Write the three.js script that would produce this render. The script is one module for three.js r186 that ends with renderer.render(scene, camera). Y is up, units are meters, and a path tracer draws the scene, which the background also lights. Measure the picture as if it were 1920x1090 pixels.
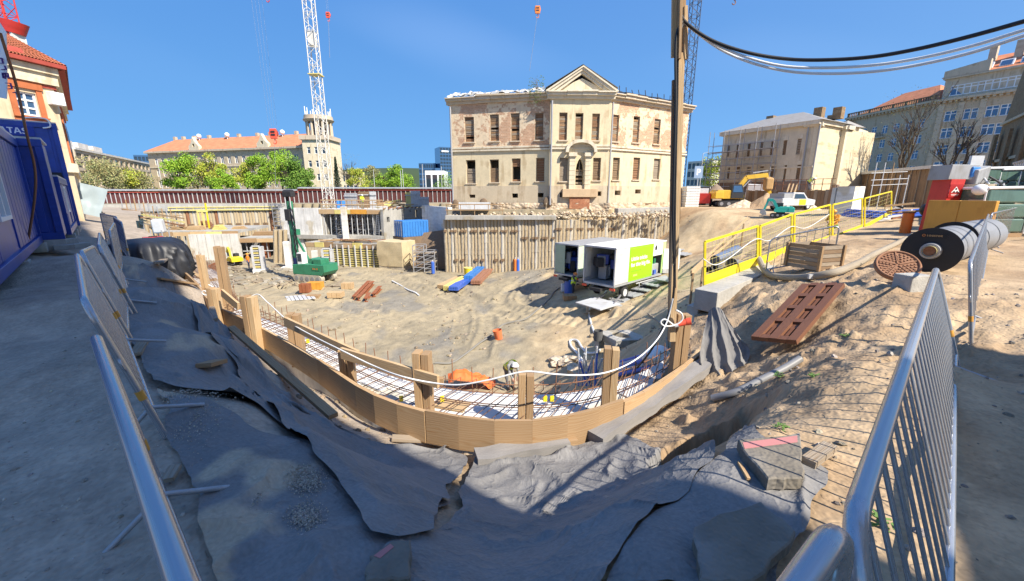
import * as THREE from 'three';
import { mergeGeometries } from 'three/addons/utils/BufferGeometryUtils.js';
import { RoundedBoxGeometry } from 'three/addons/geometries/RoundedBoxGeometry.js';
import { MarchingCubes } from 'three/addons/objects/MarchingCubes.js';

// ---------------------------------------------------------------- camera, sky, sun, exposure
const F = 760, EYE = 1.8, PITCH = 13.33 * Math.PI / 180, CP = Math.cos(PITCH), SP = Math.sin(PITCH);
const scene = new THREE.Scene();
const camera = new THREE.PerspectiveCamera(2 * Math.atan(545 / F) * 180 / Math.PI, 1920 / 1090, 0.05, 3000);
camera.position.set(0, EYE, 0);
camera.rotation.x = -PITCH;
const renderer = new THREE.WebGLRenderer();
renderer.toneMapping = THREE.LinearToneMapping;
renderer.toneMappingExposure = 1.95;
renderer.shadowMap.enabled = true;
{
  // clear spring sky: deep blue overhead, paler towards the horizon, thin streaks of cirrus
  const SAZ = Math.atan2(.64, .77), w = 512, h = 256, d = new Float32Array(w * h * 4);
  for (let j = 0; j < h; j++) for (let i = 0; i < w; i++) {
    const el = (j + .5) / h * Math.PI - Math.PI / 2, az = i / w * Math.PI * 2, o = (j * w + i) * 4;
    const t = Math.pow(Math.max(0, 1 - Math.max(0, el) / 1.1), 3);
    const cg = Math.sin(el) * .695 + Math.cos(el) * .719 * Math.cos(az - Math.PI - SAZ), gm = Math.acos(Math.max(-1, Math.min(1, cg))), g = .2 * Math.exp(-gm / .8);   // air brightens towards the sun
    const k = Math.max(0, Math.sin(az * 3 + Math.sin(el * 9) * 1.3) * Math.sin(az * 7 + el * 20 + 1)) * Math.exp(-Math.pow((el - .33) / .1, 2)) * .03;
    d[o] = .018 + .085 * t + k + g; d[o + 1] = .11 + .16 * t + k + g * .94; d[o + 2] = .35 + .15 * t + k + g * .82; d[o + 3] = 1;
  }
  const t = new THREE.DataTexture(d, w, h, THREE.RGBAFormat, THREE.FloatType);
  t.mapping = THREE.EquirectangularReflectionMapping; t.magFilter = THREE.LinearFilter; t.minFilter = THREE.LinearFilter; t.needsUpdate = true;
  scene.background = t; scene.environment = t;
}
const SUN = { az: [0.77, 0.64], el: 44 * Math.PI / 180 };          // towards the sun: to the side and behind the camera
{
  const sun = new THREE.DirectionalLight(new THREE.Color().setRGB(1, .92, .8), 4.5);
  const c = Math.cos(SUN.el), s = Math.sin(SUN.el);
  sun.position.set(SUN.az[0] * c * 150, s * 150, SUN.az[1] * c * 150 - 30);
  sun.target.position.set(0, 0, -30);
  sun.castShadow = true; sun.shadow.mapSize.set(4096, 4096);
  Object.assign(sun.shadow.camera, { left: -130, right: 130, top: 130, bottom: -130, near: 1, far: 400 });
  scene.add(sun, sun.target);
}

// ---------------------------------------------------------------- helpers
let seed = 7;
const rnd = () => { seed |= 0; seed = seed + 0x6D2B79F5 | 0; let t = Math.imul(seed ^ seed >>> 15, 1 | seed); t = t + Math.imul(t ^ t >>> 7, 61 | t) ^ t; return ((t ^ t >>> 14) >>> 0) / 4294967296; };
const rr = (a, b) => a + (b - a) * rnd();
const V = (x, y, D) => new THREE.Vector3(x, y, -D);                  // D: metres ahead
const lerp = (a, b, t) => a + (b - a) * t, clamp = (x, a = 0, b = 1) => Math.min(b, Math.max(a, x)), smooth = (a, b, x) => { const t = clamp((x - a) / (b - a)); return t * t * (3 - 2 * t); };
function ray(px, py) { const u = (px - 960) / F, v = (545 - py) / F; return [u, v * CP - SP, v * SP + CP]; }
function at(px, py, D) { const r = ray(px, py), t = D / r[2]; return V(r[0] * t, EYE + r[1] * t, D); }
function onY(px, py, y) { const r = ray(px, py), t = (y - EYE) / r[1]; return V(r[0] * t, y, r[2] * t); }
function onGround(px, py, h) {                                       // first point of the surface h(X, D) below the line of sight
  const r = ray(px, py); let t0 = .3;
  for (let t = .3; t < 300; t *= 1.01) { if (EYE + r[1] * t < h(r[0] * t, r[2] * t)) { for (let k = 0; k < 12; k++) { const m = (t0 + t) / 2; if (EYE + r[1] * m < h(r[0] * m, r[2] * m)) t = m; else t0 = m; } return V(r[0] * t, h(r[0] * t, r[2] * t), r[2] * t); } t0 = t; }
  return V(r[0] * 100, 0, r[2] * 100);
}
const hash = (i, j, s) => { let n = Math.imul(i, 374761393) + Math.imul(j, 668265263) + Math.imul(s, 974711) | 0; n = Math.imul(n ^ n >>> 13, 1274126177); return ((n ^ n >>> 16) >>> 0) / 4294967296; };
function vn(x, y, s = 0, p = 0) {                                    // value noise, period p when given
  const i = Math.floor(x), j = Math.floor(y); let f = x - i, g = y - j; f = f * f * (3 - 2 * f); g = g * g * (3 - 2 * g);
  const w = (a) => p ? ((a % p) + p) % p : a;
  const a = hash(w(i), w(j), s), b = hash(w(i + 1), w(j), s), c = hash(w(i), w(j + 1), s), d = hash(w(i + 1), w(j + 1), s);
  return a + (b - a) * f + (c - a) * g + (a - b - c + d) * f * g;
}
function fbm(x, y, o = 4, s = 0, p = 0) { let v = 0, a = .5, n = 0; for (let k = 0; k < o; k++) { v += a * vn(x, y, s + k * 17, p); n += a; x *= 2; y *= 2; p *= 2; a *= .5; } return v / n; }

function fixUV(g, k = 1) {                                           // uv in metres, by the way each face points
  const p = g.attributes.position, n = g.attributes.normal, uv = new Float32Array(p.count * 2);
  for (let i = 0; i < p.count; i++) {
    const ax = Math.abs(n.getX(i)), ay = Math.abs(n.getY(i)), az = Math.abs(n.getZ(i));
    let u, v; if (ay > ax && ay > az) { u = p.getX(i); v = p.getZ(i); } else if (ax > az) { u = p.getZ(i); v = p.getY(i); } else { u = p.getX(i); v = p.getY(i); }
    uv[2 * i] = u * k; uv[2 * i + 1] = v * k;
  }
  g.setAttribute('uv', new THREE.BufferAttribute(uv, 2)); return g;
}
function flat(g) { const q = g.index ? g.toNonIndexed() : g; for (const k of Object.keys(q.attributes)) if (!['position', 'normal', 'uv', 'color'].includes(k)) q.deleteAttribute(k); return q; }
const UPV = new THREE.Vector3(0, 1, 0);
function worldOf(o) { const v = new THREE.Vector3(); while (o && o !== scene) { v.add(o.position); o = o.parent; } return v; }
class B {
  constructor() { this.g = []; }
  add(g, m) { g = flat(g); if (m) g.applyMatrix4(m); this.g.push(g); return this; }
  // a box; uv runs along its longest edge, so that grain follows timber
  box(c, w, h, d, ry = 0, rx = 0, rz = 0, bev = 0, ax = -1) {
    let g = bev ? new RoundedBoxGeometry(w, h, d, 1, bev) : new THREE.BoxGeometry(w, h, d); g = flat(g);
    const off = (hash(Math.round(c.x * 97), Math.round(c.z * 89), 3) * 7), p = g.attributes.position, n = g.attributes.normal, uv = g.attributes.uv, S = [w, h, d], L = ax < 0 ? S.indexOf(Math.max(w, h, d)) : ax;
    for (let i = 0; i < p.count; i++) {
      const P = [p.getX(i), p.getY(i), p.getZ(i)], N = [Math.abs(n.getX(i)), Math.abs(n.getY(i)), Math.abs(n.getZ(i))], k = N.indexOf(Math.max(...N));
      const o = [0, 1, 2].filter((a) => a !== k); if (o[1] === L) o.reverse();
      uv.setXY(i, P[o[0]] + off, P[o[1]] + off * .37 + k * .11);
    }
    const m = new THREE.Matrix4().makeRotationFromEuler(new THREE.Euler(rx, ry, rz, 'YXZ')).setPosition(c);
    return this.add(g, m);
  }
  // a bar of w x h section from p to q
  bar(p, q, w, h = w, bev = 0) {
    const d = q.clone().sub(p), L = d.length(), ry = Math.atan2(d.x, d.z), rx = -Math.asin(d.y / L);
    return this.box(p.clone().add(q).multiplyScalar(.5), w, h, L, ry, rx, 0, bev, 2);
  }
  cyl(p, q, r0, r1 = r0, n = 8, open = false) {
    const d = q.clone().sub(p), L = d.length(), g = new THREE.CylinderGeometry(r1, r0, L, n, 1, open);
    const m = new THREE.Matrix4().compose(p.clone().add(q).multiplyScalar(.5), new THREE.Quaternion().setFromUnitVectors(UPV, d.divideScalar(L)), new THREE.Vector3(1, 1, 1));
    return this.add(g, m);
  }
  tube(pts, r, n = 8, seg = 0, closed = false) { const c = new THREE.CatmullRomCurve3(pts, closed, 'centripetal'); return this.add(new THREE.TubeGeometry(c, seg || pts.length * 6, r, n, closed)); }
  ball(c, r, sx = 1, sy = 1, sz = 1, n = 10) { return this.add(new THREE.SphereGeometry(r, n, Math.max(5, n * .7 | 0)), new THREE.Matrix4().makeScale(sx, sy, sz).setPosition(c)); }
  quad(a, b, c, d) {
    const g = new THREE.BufferGeometry(), N = b.clone().sub(a).cross(d.clone().sub(a)).normalize();
    g.setAttribute('position', new THREE.Float32BufferAttribute([a, b, c, a, c, d].flatMap((v) => [v.x, v.y, v.z]), 3));
    g.setAttribute('normal', new THREE.Float32BufferAttribute([...Array(6)].flatMap(() => [N.x, N.y, N.z]), 3));
    const L = a.distanceTo(b), H = a.distanceTo(d); g.setAttribute('uv', new THREE.Float32BufferAttribute([0, 0, L, 0, L, H, 0, 0, L, H, 0, H], 2)); this.g.push(g); return this;
  }
  // a closed solid with the outline pts (2D) lying in the frame o, ex, ey and the depth dz along ex x ey
  slab(pts, o, ex, ey, dz, holes = [], bev = 0) {
    const s = new THREE.Shape(pts.map((p) => new THREE.Vector2(...p)));
    for (const h of holes) s.holes.push(new THREE.Path(h.map((p) => new THREE.Vector2(...p))));
    const g = new THREE.ExtrudeGeometry(s, { depth: dz, bevelEnabled: bev > 0, bevelSize: bev, bevelThickness: bev, bevelSegments: 1, curveSegments: 4 });
    const ez = ex.clone().cross(ey), m = new THREE.Matrix4().makeBasis(ex, ey, ez).setPosition(o);
    fixUV(flat(g)); return this.add(fixUV(flat(g)), m);
  }
  mesh(name, mat, parent = scene, uvk = 0) {
    let g = this.g.length === 1 ? this.g[0] : mergeGeometries(this.g.map((q) => { if (!q.attributes.uv) fixUV(q); if (this.g.some((r) => !r.attributes.color) && q.attributes.color) q.deleteAttribute('color'); return q; }));
    if (uvk || !g.attributes.uv) fixUV(g, uvk || 1);
    const w = worldOf(parent); g.translate(-w.x, -w.y, -w.z);
    return put(name, g, mat, parent);
  }
}
function put(name, g, mat, parent = scene) { const m = new THREE.Mesh(g, mat); m.name = parent === scene ? numbered(name) : name; m.castShadow = m.receiveShadow = true; parent.add(m); return m; }
const taken = {};
function numbered(n) { const k = taken[n] = (taken[n] || 0) + 1; return k === 1 ? n : n + '_' + String(k - 1).padStart(3, '0'); }
function tag(o, label, category, group) { o.userData.label = label; o.userData.category = category; if (group) o.userData.group = group; return o; }
function thing(name, label, category, pos = new THREE.Vector3(), group, turn = 0) { const o = new THREE.Group(); o.name = numbered(name); o.position.copy(pos); o.rotation.y = turn; scene.add(o); return tag(o, label, category, group); }
function struct(o) { o.userData.kind = 'structure'; return o; }
function stuff(o) { o.userData.kind = 'stuff'; return o; }
function dup(src, pos, turn, label, scale = 1) { const o = src.clone(); o.name = numbered(src.name.replace(/_\d{3}$/, '')); o.userData = { ...src.userData, label }; o.position.copy(pos); o.rotation.y = turn; o.scale.setScalar(scale); scene.add(o); return o; }

// ---------------------------------------------------------------- materials
const enc = (x) => { x = clamp(x); return 255 * (x <= .0031308 ? 12.92 * x : 1.055 * Math.pow(x, 1 / 2.4) - .055); };
function tx(n, metres, fn, my = metres) {                            // colour texture from linear values, n x n, covering metres
  const d = new Uint8Array(n * n * 4);
  for (let j = 0; j < n; j++) for (let i = 0; i < n; i++) { const c = fn(i / n, j / n), o = (j * n + i) * 4; d[o] = enc(c[0]); d[o + 1] = enc(c[1]); d[o + 2] = enc(c[2]); d[o + 3] = 255; }
  const t = new THREE.DataTexture(d, n, n); t.colorSpace = THREE.SRGBColorSpace; return wrap(t, metres, my);
}
function bt(n, metres, fn, my = metres) {                            // height texture
  const d = new Uint8Array(n * n * 4);
  for (let j = 0; j < n; j++) for (let i = 0; i < n; i++) { const c = clamp(fn(i / n, j / n)) * 255, o = (j * n + i) * 4; d[o] = d[o + 1] = d[o + 2] = c; d[o + 3] = 255; }
  return wrap(new THREE.DataTexture(d, n, n), metres, my);
}
function wrap(t, mx, my) { t.wrapS = t.wrapT = THREE.RepeatWrapping; t.magFilter = THREE.LinearFilter; t.minFilter = THREE.LinearMipmapLinearFilter; t.repeat.set(1 / mx, 1 / my); t.needsUpdate = true; return t; }
const mix3 = (a, b, t) => [lerp(a[0], b[0], t), lerp(a[1], b[1], t), lerp(a[2], b[2], t)], mul3 = (a, k) => [a[0] * k, a[1] * k, a[2] * k];
function mat(o = {}) {
  const { c = [1, 1, 1], r = .85, m = 0, map, bump, bs = .01, vc, ...rest } = o;
  const K = rest.transmission || rest.clearcoat ? THREE.MeshPhysicalMaterial : THREE.MeshStandardMaterial;
  const q = new K({ color: new THREE.Color().setRGB(...c), roughness: r, metalness: m, ...rest });
  if (map) q.map = map; if (bump) { q.bumpMap = bump; q.bumpScale = bs; } if (vc) q.vertexColors = true; return q;
}
const T = {};
T.grain = tx(512, 2.3, (u, v) => { const a = fbm(u * 9, v * 9, 5, 1, 9), b = fbm(u * 90, v * 90, 2, 5, 90), s = vn(u * 150, v * 150, 9, 150) > .9 ? -.14 : 0; return mul3([1, .985, .96], clamp(.52 + a * .4 + b * .34 + s, 0, 1)); });
T.grainB = bt(512, 2.3, (u, v) => .5 * fbm(u * 30, v * 30, 3, 5, 30) + .3 * vn(u * 110, v * 110, 9, 110) + .2 * (vn(u * 45, v * 45, 14, 45) > .82 ? 1 : 0));
T.mott = tx(512, 5, (u, v) => { const a = fbm(u * 6, v * 6, 5, 21, 6), b = fbm(u * 60, v * 60, 2, 25, 60); return mul3([1, .99, .97], clamp(.55 + a * .42 + b * .16)); });
T.concrete = tx(512, 4, (u, v) => { const a = fbm(u * 5, v * 5, 5, 31, 5), b = fbm(u * 70, v * 70, 2, 33, 70), st = fbm(u * 26, v * 3, 3, 37, 26); const k = .56 + a * .26 + b * .14 + (st - .5) * .3; return mix3(mul3([1, .98, .94], k), mul3([.8, .72, .58], k), smooth(.58, .8, fbm(u * 4, v * 4, 3, 39, 4))); });
T.concB = bt(256, 1.3, (u, v) => .6 * fbm(u * 12, v * 12, 3, 41, 12) + .4 * vn(u * 80, v * 80, 44, 80));
T.wood = tx(512, 1.6, (u, v) => { const w = v * 14 + fbm(u * 3, v * 4, 3, 51, 3) * 3.2, g = Math.abs((w % 1) - .5) * 2, f = fbm(u * 5, v * 130, 3, 53, 5), kn = smooth(.8, .9, vn(u * 5, v * 7, 57, 5)) * .4; return mix3(mul3([1, .93, .83], .62 + f * .34), mul3([.84, .66, .46], .6 + f * .3), clamp(g * .65 + kn)); }, .5);
T.woodB = bt(256, 1.6, (u, v) => fbm(u * 5, v * 90, 3, 53, 5), .5);
T.fabric = tx(512, 1.1, (u, v) => { const f = fbm(u * 70, v * 70, 3, 61, 70), a = fbm(u * 5, v * 5, 4, 63, 5); return mul3([1, 1, 1], clamp(.6 + f * .3 + a * .26)); });
T.fabB = bt(256, .35, (u, v) => fbm(u * 50, v * 50, 3, 65, 50));
T.rust = tx(256, 1.5, (u, v) => { const a = fbm(u * 8, v * 8, 5, 71, 8), b = fbm(u * 60, v * 60, 2, 73, 60); return mix3([.62, .42, .3], [1, .88, .8], clamp(a * 1.5 - .35 + b * .3)); });
T.dirty = tx(512, 3, (u, v) => { const a = fbm(u * 7, v * 7, 5, 81, 7), s = fbm(u * 40, v * 4, 3, 83, 40); return mix3([1, 1, 1], [.66, .6, .5], clamp((a - .42) * 1.3 + (s - .55) * .7)); });
T.galv = tx(256, .5, (u, v) => { const a = fbm(u * 14, v * 14, 3, 91, 14), b = fbm(u * 3, v * 3, 3, 95, 3); return mul3([1, 1, 1.02], clamp(.66 + a * .2 + b * .25)); });
T.galvR = bt(256, .5, (u, v) => .32 + fbm(u * 10, v * 10, 4, 97, 10) * .4);
T.creaseB = bt(512, 1.7, (u, v) => { const a = Math.pow(1 - Math.abs(2 * fbm(u * 5, v * 5, 4, 161, 5) - 1), 9), b = Math.pow(1 - Math.abs(2 * fbm(u * 9 + 3, v * 9, 3, 167, 9) - 1), 8); return .5 * a + .3 * b + .2 * fbm(u * 120, v * 120, 2, 163, 120); });
const M = {
  conc: mat({ c: [.5, .49, .46], map: T.concrete, bump: T.concB, bs: .01 }), concL: mat({ c: [.74, .73, .7], map: T.concrete, bump: T.concB, bs: .008 }), concW: mat({ c: [.86, .86, .85], map: T.concrete }),
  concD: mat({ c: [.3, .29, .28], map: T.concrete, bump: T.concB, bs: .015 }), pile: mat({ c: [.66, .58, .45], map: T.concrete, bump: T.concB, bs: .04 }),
  pine: mat({ c: [.6, .44, .27], map: T.wood, bump: T.woodB, bs: .003 }), pine2: mat({ c: [.47, .34, .21], map: T.wood, bump: T.woodB, bs: .003 }), pine3: mat({ c: [.68, .53, .34], map: T.wood, bump: T.woodB, bs: .003 }), oldwood: mat({ c: [.3, .22, .15], map: T.wood, bump: T.woodB, bs: .004 }), greywood: mat({ c: [.4, .36, .31], map: T.wood, bump: T.woodB, bs: .004 }), mahog: mat({ c: [.24, .11, .06], map: T.wood, bump: T.woodB, bs: .002, r: .6 }),
  galv: mat({ c: [.5, .51, .52], m: .6, r: .5, map: T.galv, roughnessMap: T.galvR }), galvd: mat({ c: [.42, .42, .42], m: .3, r: .55, map: T.galv }), steel: mat({ c: [.33, .33, .34], m: .5, r: .5 }), dark: mat({ c: [.025, .025, .028], r: .7 }), black: mat({ c: [.012, .012, .013], r: .55 }), rubber: mat({ c: [.02, .02, .02], r: .85 }),
  rebar: mat({ c: [.2, .13, .09], m: .2, r: .7, map: T.rust }), rust: mat({ c: [.32, .13, .06], map: T.rust, r: .85 }), rusty: mat({ c: [.3, .17, .1], map: T.rust, r: .85 }),
  white: mat({ c: [.8, .8, .79], r: .5 }), offwhite: mat({ c: [.68, .66, .6], r: .6, map: T.dirty }), cable: mat({ c: [.72, .72, .7], r: .5 }), grey: mat({ c: [.32, .33, .34], r: .55, map: T.dirty }), lgrey: mat({ c: [.52, .53, .54], r: .5, map: T.dirty }),
  yellow: mat({ c: [.78, .62, .02], r: .5, map: T.dirty }), yell2: mat({ c: [.68, .58, .2], r: .6, map: T.dirty }), orange: mat({ c: [.72, .2, .03], r: .55 }), ochre: mat({ c: [.62, .3, .045], r: .55, map: T.dirty }), cat: mat({ c: [.7, .43, .04], r: .5, map: T.dirty }), red: mat({ c: [.55, .035, .025], r: .45, map: T.dirty }), redl: mat({ c: [.78, .1, .05], r: .45 }), maroon: mat({ c: [.1, .03, .026], r: .5, map: T.dirty }), blue: mat({ c: [.012, .05, .32], r: .42, map: T.dirty, clearcoat: .25, clearcoatRoughness: .35 }), blueL: mat({ c: [.04, .2, .55], r: .5, map: T.dirty }), bluep: mat({ c: [.05, .13, .5], r: .35 }), green: mat({ c: [.035, .21, .115], r: .45, map: T.dirty }), teal: mat({ c: [.03, .42, .34], r: .5 }), lime: mat({ c: [.3, .68, .02], r: .45 }), lime2: mat({ c: [.42, .6, .04], r: .5 }), hiviz: mat({ c: [.62, .85, .03], r: .7 }),
  glass: mat({ c: [.03, .045, .06], r: .06, m: .0, clearcoat: 1 }), glassb: mat({ c: [.06, .13, .24], r: .08, m: .2, clearcoat: 1 }), hole: mat({ c: [.015, .013, .012], r: .95 }), roofgrey: mat({ c: [.3, .29, .275], map: T.dirty, r: .7 }), slate: mat({ c: [.3, .3, .3], map: T.mott }),
  soil: mat({ c: [.2, .14, .09], map: T.grain, bump: T.grainB, bs: .02 }), stone: mat({ c: [.4, .37, .33], map: T.grain, bump: T.grainB, bs: .01 }),
};
// ---------------------------------------------------------------- terrain
function rbf(pts, reg = .02) {                                       // thin plate through (x, y, value)
  const n = pts.length, N = n + 3, A = [...Array(N)].map(() => new Float64Array(N + 1)), k = (r2) => r2 < 1e-9 ? 0 : r2 * Math.log(r2) * .5;
  for (let i = 0; i < n; i++) { for (let j = 0; j < n; j++) A[i][j] = k((pts[i][0] - pts[j][0]) ** 2 + (pts[i][1] - pts[j][1]) ** 2) + (i === j ? reg : 0); A[i][n] = A[n][i] = 1; A[i][n + 1] = A[n + 1][i] = pts[i][0]; A[i][n + 2] = A[n + 2][i] = pts[i][1]; A[i][N] = pts[i][2]; }
  for (let c = 0; c < N; c++) { let p = c; for (let r = c + 1; r < N; r++) if (Math.abs(A[r][c]) > Math.abs(A[p][c])) p = r; [A[c], A[p]] = [A[p], A[c]]; for (let r = 0; r < N; r++) if (r !== c) { const f = A[r][c] / A[c][c]; if (f) for (let q = c; q <= N; q++) A[r][q] -= f * A[c][q]; } }
  const w = A.map((r, i) => r[N] / r[i]);
  return (x, y) => { let v = w[n] + w[n + 1] * x + w[n + 2] * y; for (let i = 0; i < n; i++) v += w[i] * k((x - pts[i][0]) ** 2 + (y - pts[i][1]) ** 2); return v; };
}
const inside = (P, x, y) => { let c = false; for (let i = 0, j = P.length - 1; i < P.length; j = i++) if ((P[i][1] > y) !== (P[j][1] > y) && x < (P[j][0] - P[i][0]) * (y - P[i][1]) / (P[j][1] - P[i][1]) + P[i][0]) c = !c; return c; };
function curve2(pts, n) { const c = new THREE.CatmullRomCurve3(pts.map((p) => new THREE.Vector3(p[0], 0, p[1])), false, 'centripetal'); return c.getSpacedPoints(n).map((p) => [p.x, p.z]); }
// the timber board on the ledge, the inner edge of the capping beam behind it, the end of the bank beside the concrete blocks
const BOARD = [[-31, 32.2], [-21.4, 23], [-14.7, 17.2], [-10.4, 13], [-7.6, 10], [-5.1, 8], [-3.3, 6.45], [-1.8, 5.1], [-.7, 4.6], [.3, 4.5], [1.4, 4.95], [2.5, 5.9], [3.5, 6.95]];
const INNER = [[-31, 33.8], [-20.6, 24.2], [-12.1, 16.6], [-8.05, 11.6], [-5.27, 9.4], [-3.02, 7.5], [-1.66, 6.6], [0, 6.2], [1.3, 6.35], [3.13, 7.7], [4.3, 9.2]];
const BANK = [[4.3, 9.2], [4.7, 10.1], [5.5, 11.9], [8, 14.9], [12, 18.8], [17, 23.5], [24, 29], [34, 34], [60, 40], [200, 60]];
const innerC = curve2(INNER, 90), boardC = curve2(BOARD, 90);
const NEAR = [[-400, 190], [-60, 68], ...innerC, ...BANK, [400, 60], [400, -80], [-400, -80]];       // ground on our side
const q3 = (px, py, y) => { const p = onY(px, py, y); return [p.x, -p.z, y]; };
const nearF = rbf([
  [-3, 0, 0], [0, -6, 0], [6, -6, 0], [-2.4, 1.5, 0], [-8, 5, 0], [-10, 8, 0], [-13, 10.8, 0], [-12, 8, 0], [-16, 13.6, 0], [-6, 3, 0], [-20, 17, 0], [-24, 22, 0], [-34, 32, 0], [-4, 3, 0], [-6, 5, 0], [-8.5, 8, 0], [-12, 11.5, 0], [-18, 17.5, 0], [-28, 27, 0], [-40, 39, 0], [-60, 58, .1], [-20, 8, 0], [-40, 20, 0], [-1.2, .9, 0], [0, .6, 0], [.6, .5, 0],
  q3(300, 730, 0), q3(360, 880, 0), q3(430, 1060, 0), q3(480, 900, 0), q3(580, 840, -.05), q3(690, 1010, -.04), q3(850, 1085, -.1), q3(470, 760, -.04), q3(400, 640, -.05), q3(340, 560, -.05), q3(300, 500, -.05), q3(960, 1050, -.32), q3(1100, 1040, -.08), q3(1200, 990, 0), q3(1340, 862, -.02), q3(1280, 1010, 0), q3(1420, 960, 0),
  [-14.3, 16.5, -1.15], [-14, 18, -1.3], [-20.9, 22.5, -.95], [-20.6, 24.2, -1.3], [-31, 32, -.5], [-31, 34, -.9], [-18, 19, -.7], [-26, 26.5, -.3], [-45, 47, -.1],  [-10, 12.3, -1.2], [-7.4, 9.5, -1.25], [-5, 7.5, -1.3], [-3.2, 6, -1.32], [-1.75, 4.7, -1.3], [-.6, 4.1, -1.3], [.35, 4.05, -1.28], [1.5, 4.5, -1.25], [2.6, 5.4, -1.2], [3.6, 6.6, -1.15], [-.3, 3.3, -1.1], [.5, 3.1, -1.05], [1.2, 3.6, -1.1], [-1.6, 3.7, -1.0], [-3, 5.0, -1.0], [-4.6, 6.4, -1.0], [-6.6, 8.1, -.95], [-8.6, 10.2, -.9], [1.9, 3.5, -.75], [2.5, 4.6, -1.05],
  q3(1600, 1000, 0), q3(1800, 900, 0), q3(1900, 700, 0), q3(1900, 520, .02), q3(1750, 600, 0), q3(1640, 580, -.04), q3(1560, 690, -.05), q3(1500, 830, -.06), q3(1420, 800, -.1), q3(1530, 545, -.12), q3(1440, 525, -.5), q3(1330, 600, -.95), q3(1400, 600, -.7), q3(1450, 690, -.75), q3(1370, 730, -.95), q3(1390, 800, -.6), q3(1500, 610, -.45), q3(1520, 650, -.5),
  [9, 10, 0], [14, 13, .1], [12, 16, -.1], [18, 19, .2], [20, 22.5, .2], [28, 22, .4], [40, 30, .7], [30, 30, .5], [4.7, 9.6, -1.3], [5.3, 10.5, -1.2], [6.3, 12.0, -1.05], [7.4, 13.2, -.85], [9, 15, -.5], [60, 38, .9], [20, 5, 0], [50, 0, 0], [-50, 0, 0], [0, -50, 0], [0, -75, 0],
], .004);
const pitF = rbf([
  [-60, 62, -6], [-40, 45, -6], [-20, 22, -6], [-28, 34, -6], [-10, 12, -6], [0, 8, -6], [-10, 30, -6], [0, 30, -6.05], [0, 20, -6.1], [0, 42, -6], [-10, 50, -6], [-30, 60, -6], [-5, 36, -6], [-14, 40, -5.9], [-20, 52, -6], [1.6, 13, -6],
  [5.6, 17, -4.6], [4.6, 25, -5.1], [2, 24, -5.8], [6.5, 24.5, -4.75], [8.7, 28.7, -4.4], [10, 24.5, -3.9], [5, 33, -5.2], [10, 38, -4.2], [13.7, 35.7, -3.5], [16.7, 44, -2.4], [8.9, 20, -3.1], [7.2, 13.5, -1.7], [12.6, 28, -2.7], [17.5, 35, -2.5], [18.4, 39.5, 0], [17.4, 30, -1.8], [20.5, 33, -1.1], [23, 40, .2], [20, 48, .25], [30, 50, .3], [26, 36, .1], [12, 19.5, -2.3], [5.5, 12.5, -2.1], [4.6, 14.5, -3.7], [16, 24, -1.2], [22, 29.5, -.4], [34, 38, .4], [44, 60, .3], [60, 60, .4], [90, 120, .3], [14.5, 41, -3.2], [40, 200, .3], [12, 34, -4.2],
], .02);
const FARP = [[-400, 190], [-63, 70], [-10, 72], [-7.6, 58], [-6.9, 42.6], [6, 43.2], [16.8, 46.2], [17.5, 56], [19, 80], [60, 230], [2000, 800], [2000, 2200], [-2000, 2200], [-2000, 400]];
const dug = (x, D) => smooth(1.4, 2.6, x) * smooth(2.9, 4, D) * smooth(9.5, 5.5, x - (D - 6) * .6);      // the hand-dug, lumpy part of the bank
const gN = (x, D) => Math.min(.9, nearF(x, D)) - .5 * smooth(1, .6, Math.hypot((x - 2.25) / .75, (D - 4.05 - (x - 2.25) * .35) / .42) + .3 * (vn(x * 6, D * 6, 5) - .5)) + (vn(x * 1.7, D * 1.7, 3) - .5) * .05 + dug(x, D) * ((fbm(x * 2.1, D * 2.1, 4, 23) - .5) * .22 + Math.pow(fbm(x * 5, D * 5, 3, 27), 3) * .22);
const TRACKS = [[[-16, 40], [-6, 33], [1, 26], [4.5, 22.5]], [[-9, 39], [-3, 29], [-2.5, 20], [-4, 14]], [[3, 38], [0, 30], [4, 24], [6.5, 22]], [[-19, 34], [-9, 26], [-3, 17]]].map((p) => curve2(p, 24));
function pathDist(P, x, y) { let best = 9, s = 0, at2 = 0, acc = 0; for (let i = 0; i < P.length - 1; i++) { const a = P[i], b = P[i + 1], dx = b[0] - a[0], dy = b[1] - a[1], L = Math.hypot(dx, dy), t = clamp(((x - a[0]) * dx + (y - a[1]) * dy) / (L * L)), ex = x - a[0] - dx * t, ey = y - a[1] - dy * t, d = Math.hypot(ex, ey); if (d < best) { best = d; s = Math.sign(dx * ey - dy * ex) || 1; at2 = acc + t * L; } acc += L; } return [best * s, at2]; }
const gP = (x, D) => {
  if (inside(FARP, x, D) || D > 85) return .25;
  const ruts = (fbm(x * .28, D * .28, 4, 6) - .5) * .45 + (fbm(x * 1.3, D * 1.3, 3, 8) - .5) * .2;
  let trk = 0; if (D < 44) for (const L of TRACKS) { const d = pathDist(L, x, D); for (const o of [-.85, .85]) { const e = Math.abs(d[0] - o); if (e < .5) trk -= smooth(.5, .22, e) * (.13 + .05 * Math.sin(d[1] * 9)); else if (e < .8) trk += smooth(.8, .6, e) * smooth(.5, .6, e) * .06; } }
  const h = pitF(x, D) + trk; return clamp(h, -6.3, .35) + ruts * smooth(.2, -1, h) + (D < 11 ? (fbm(x, D, 3) - .5) * .2 : 0);
};
const gA = (x, D) => inside(NEAR, x, D) ? gN(x, D) : gP(x, D);
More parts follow.
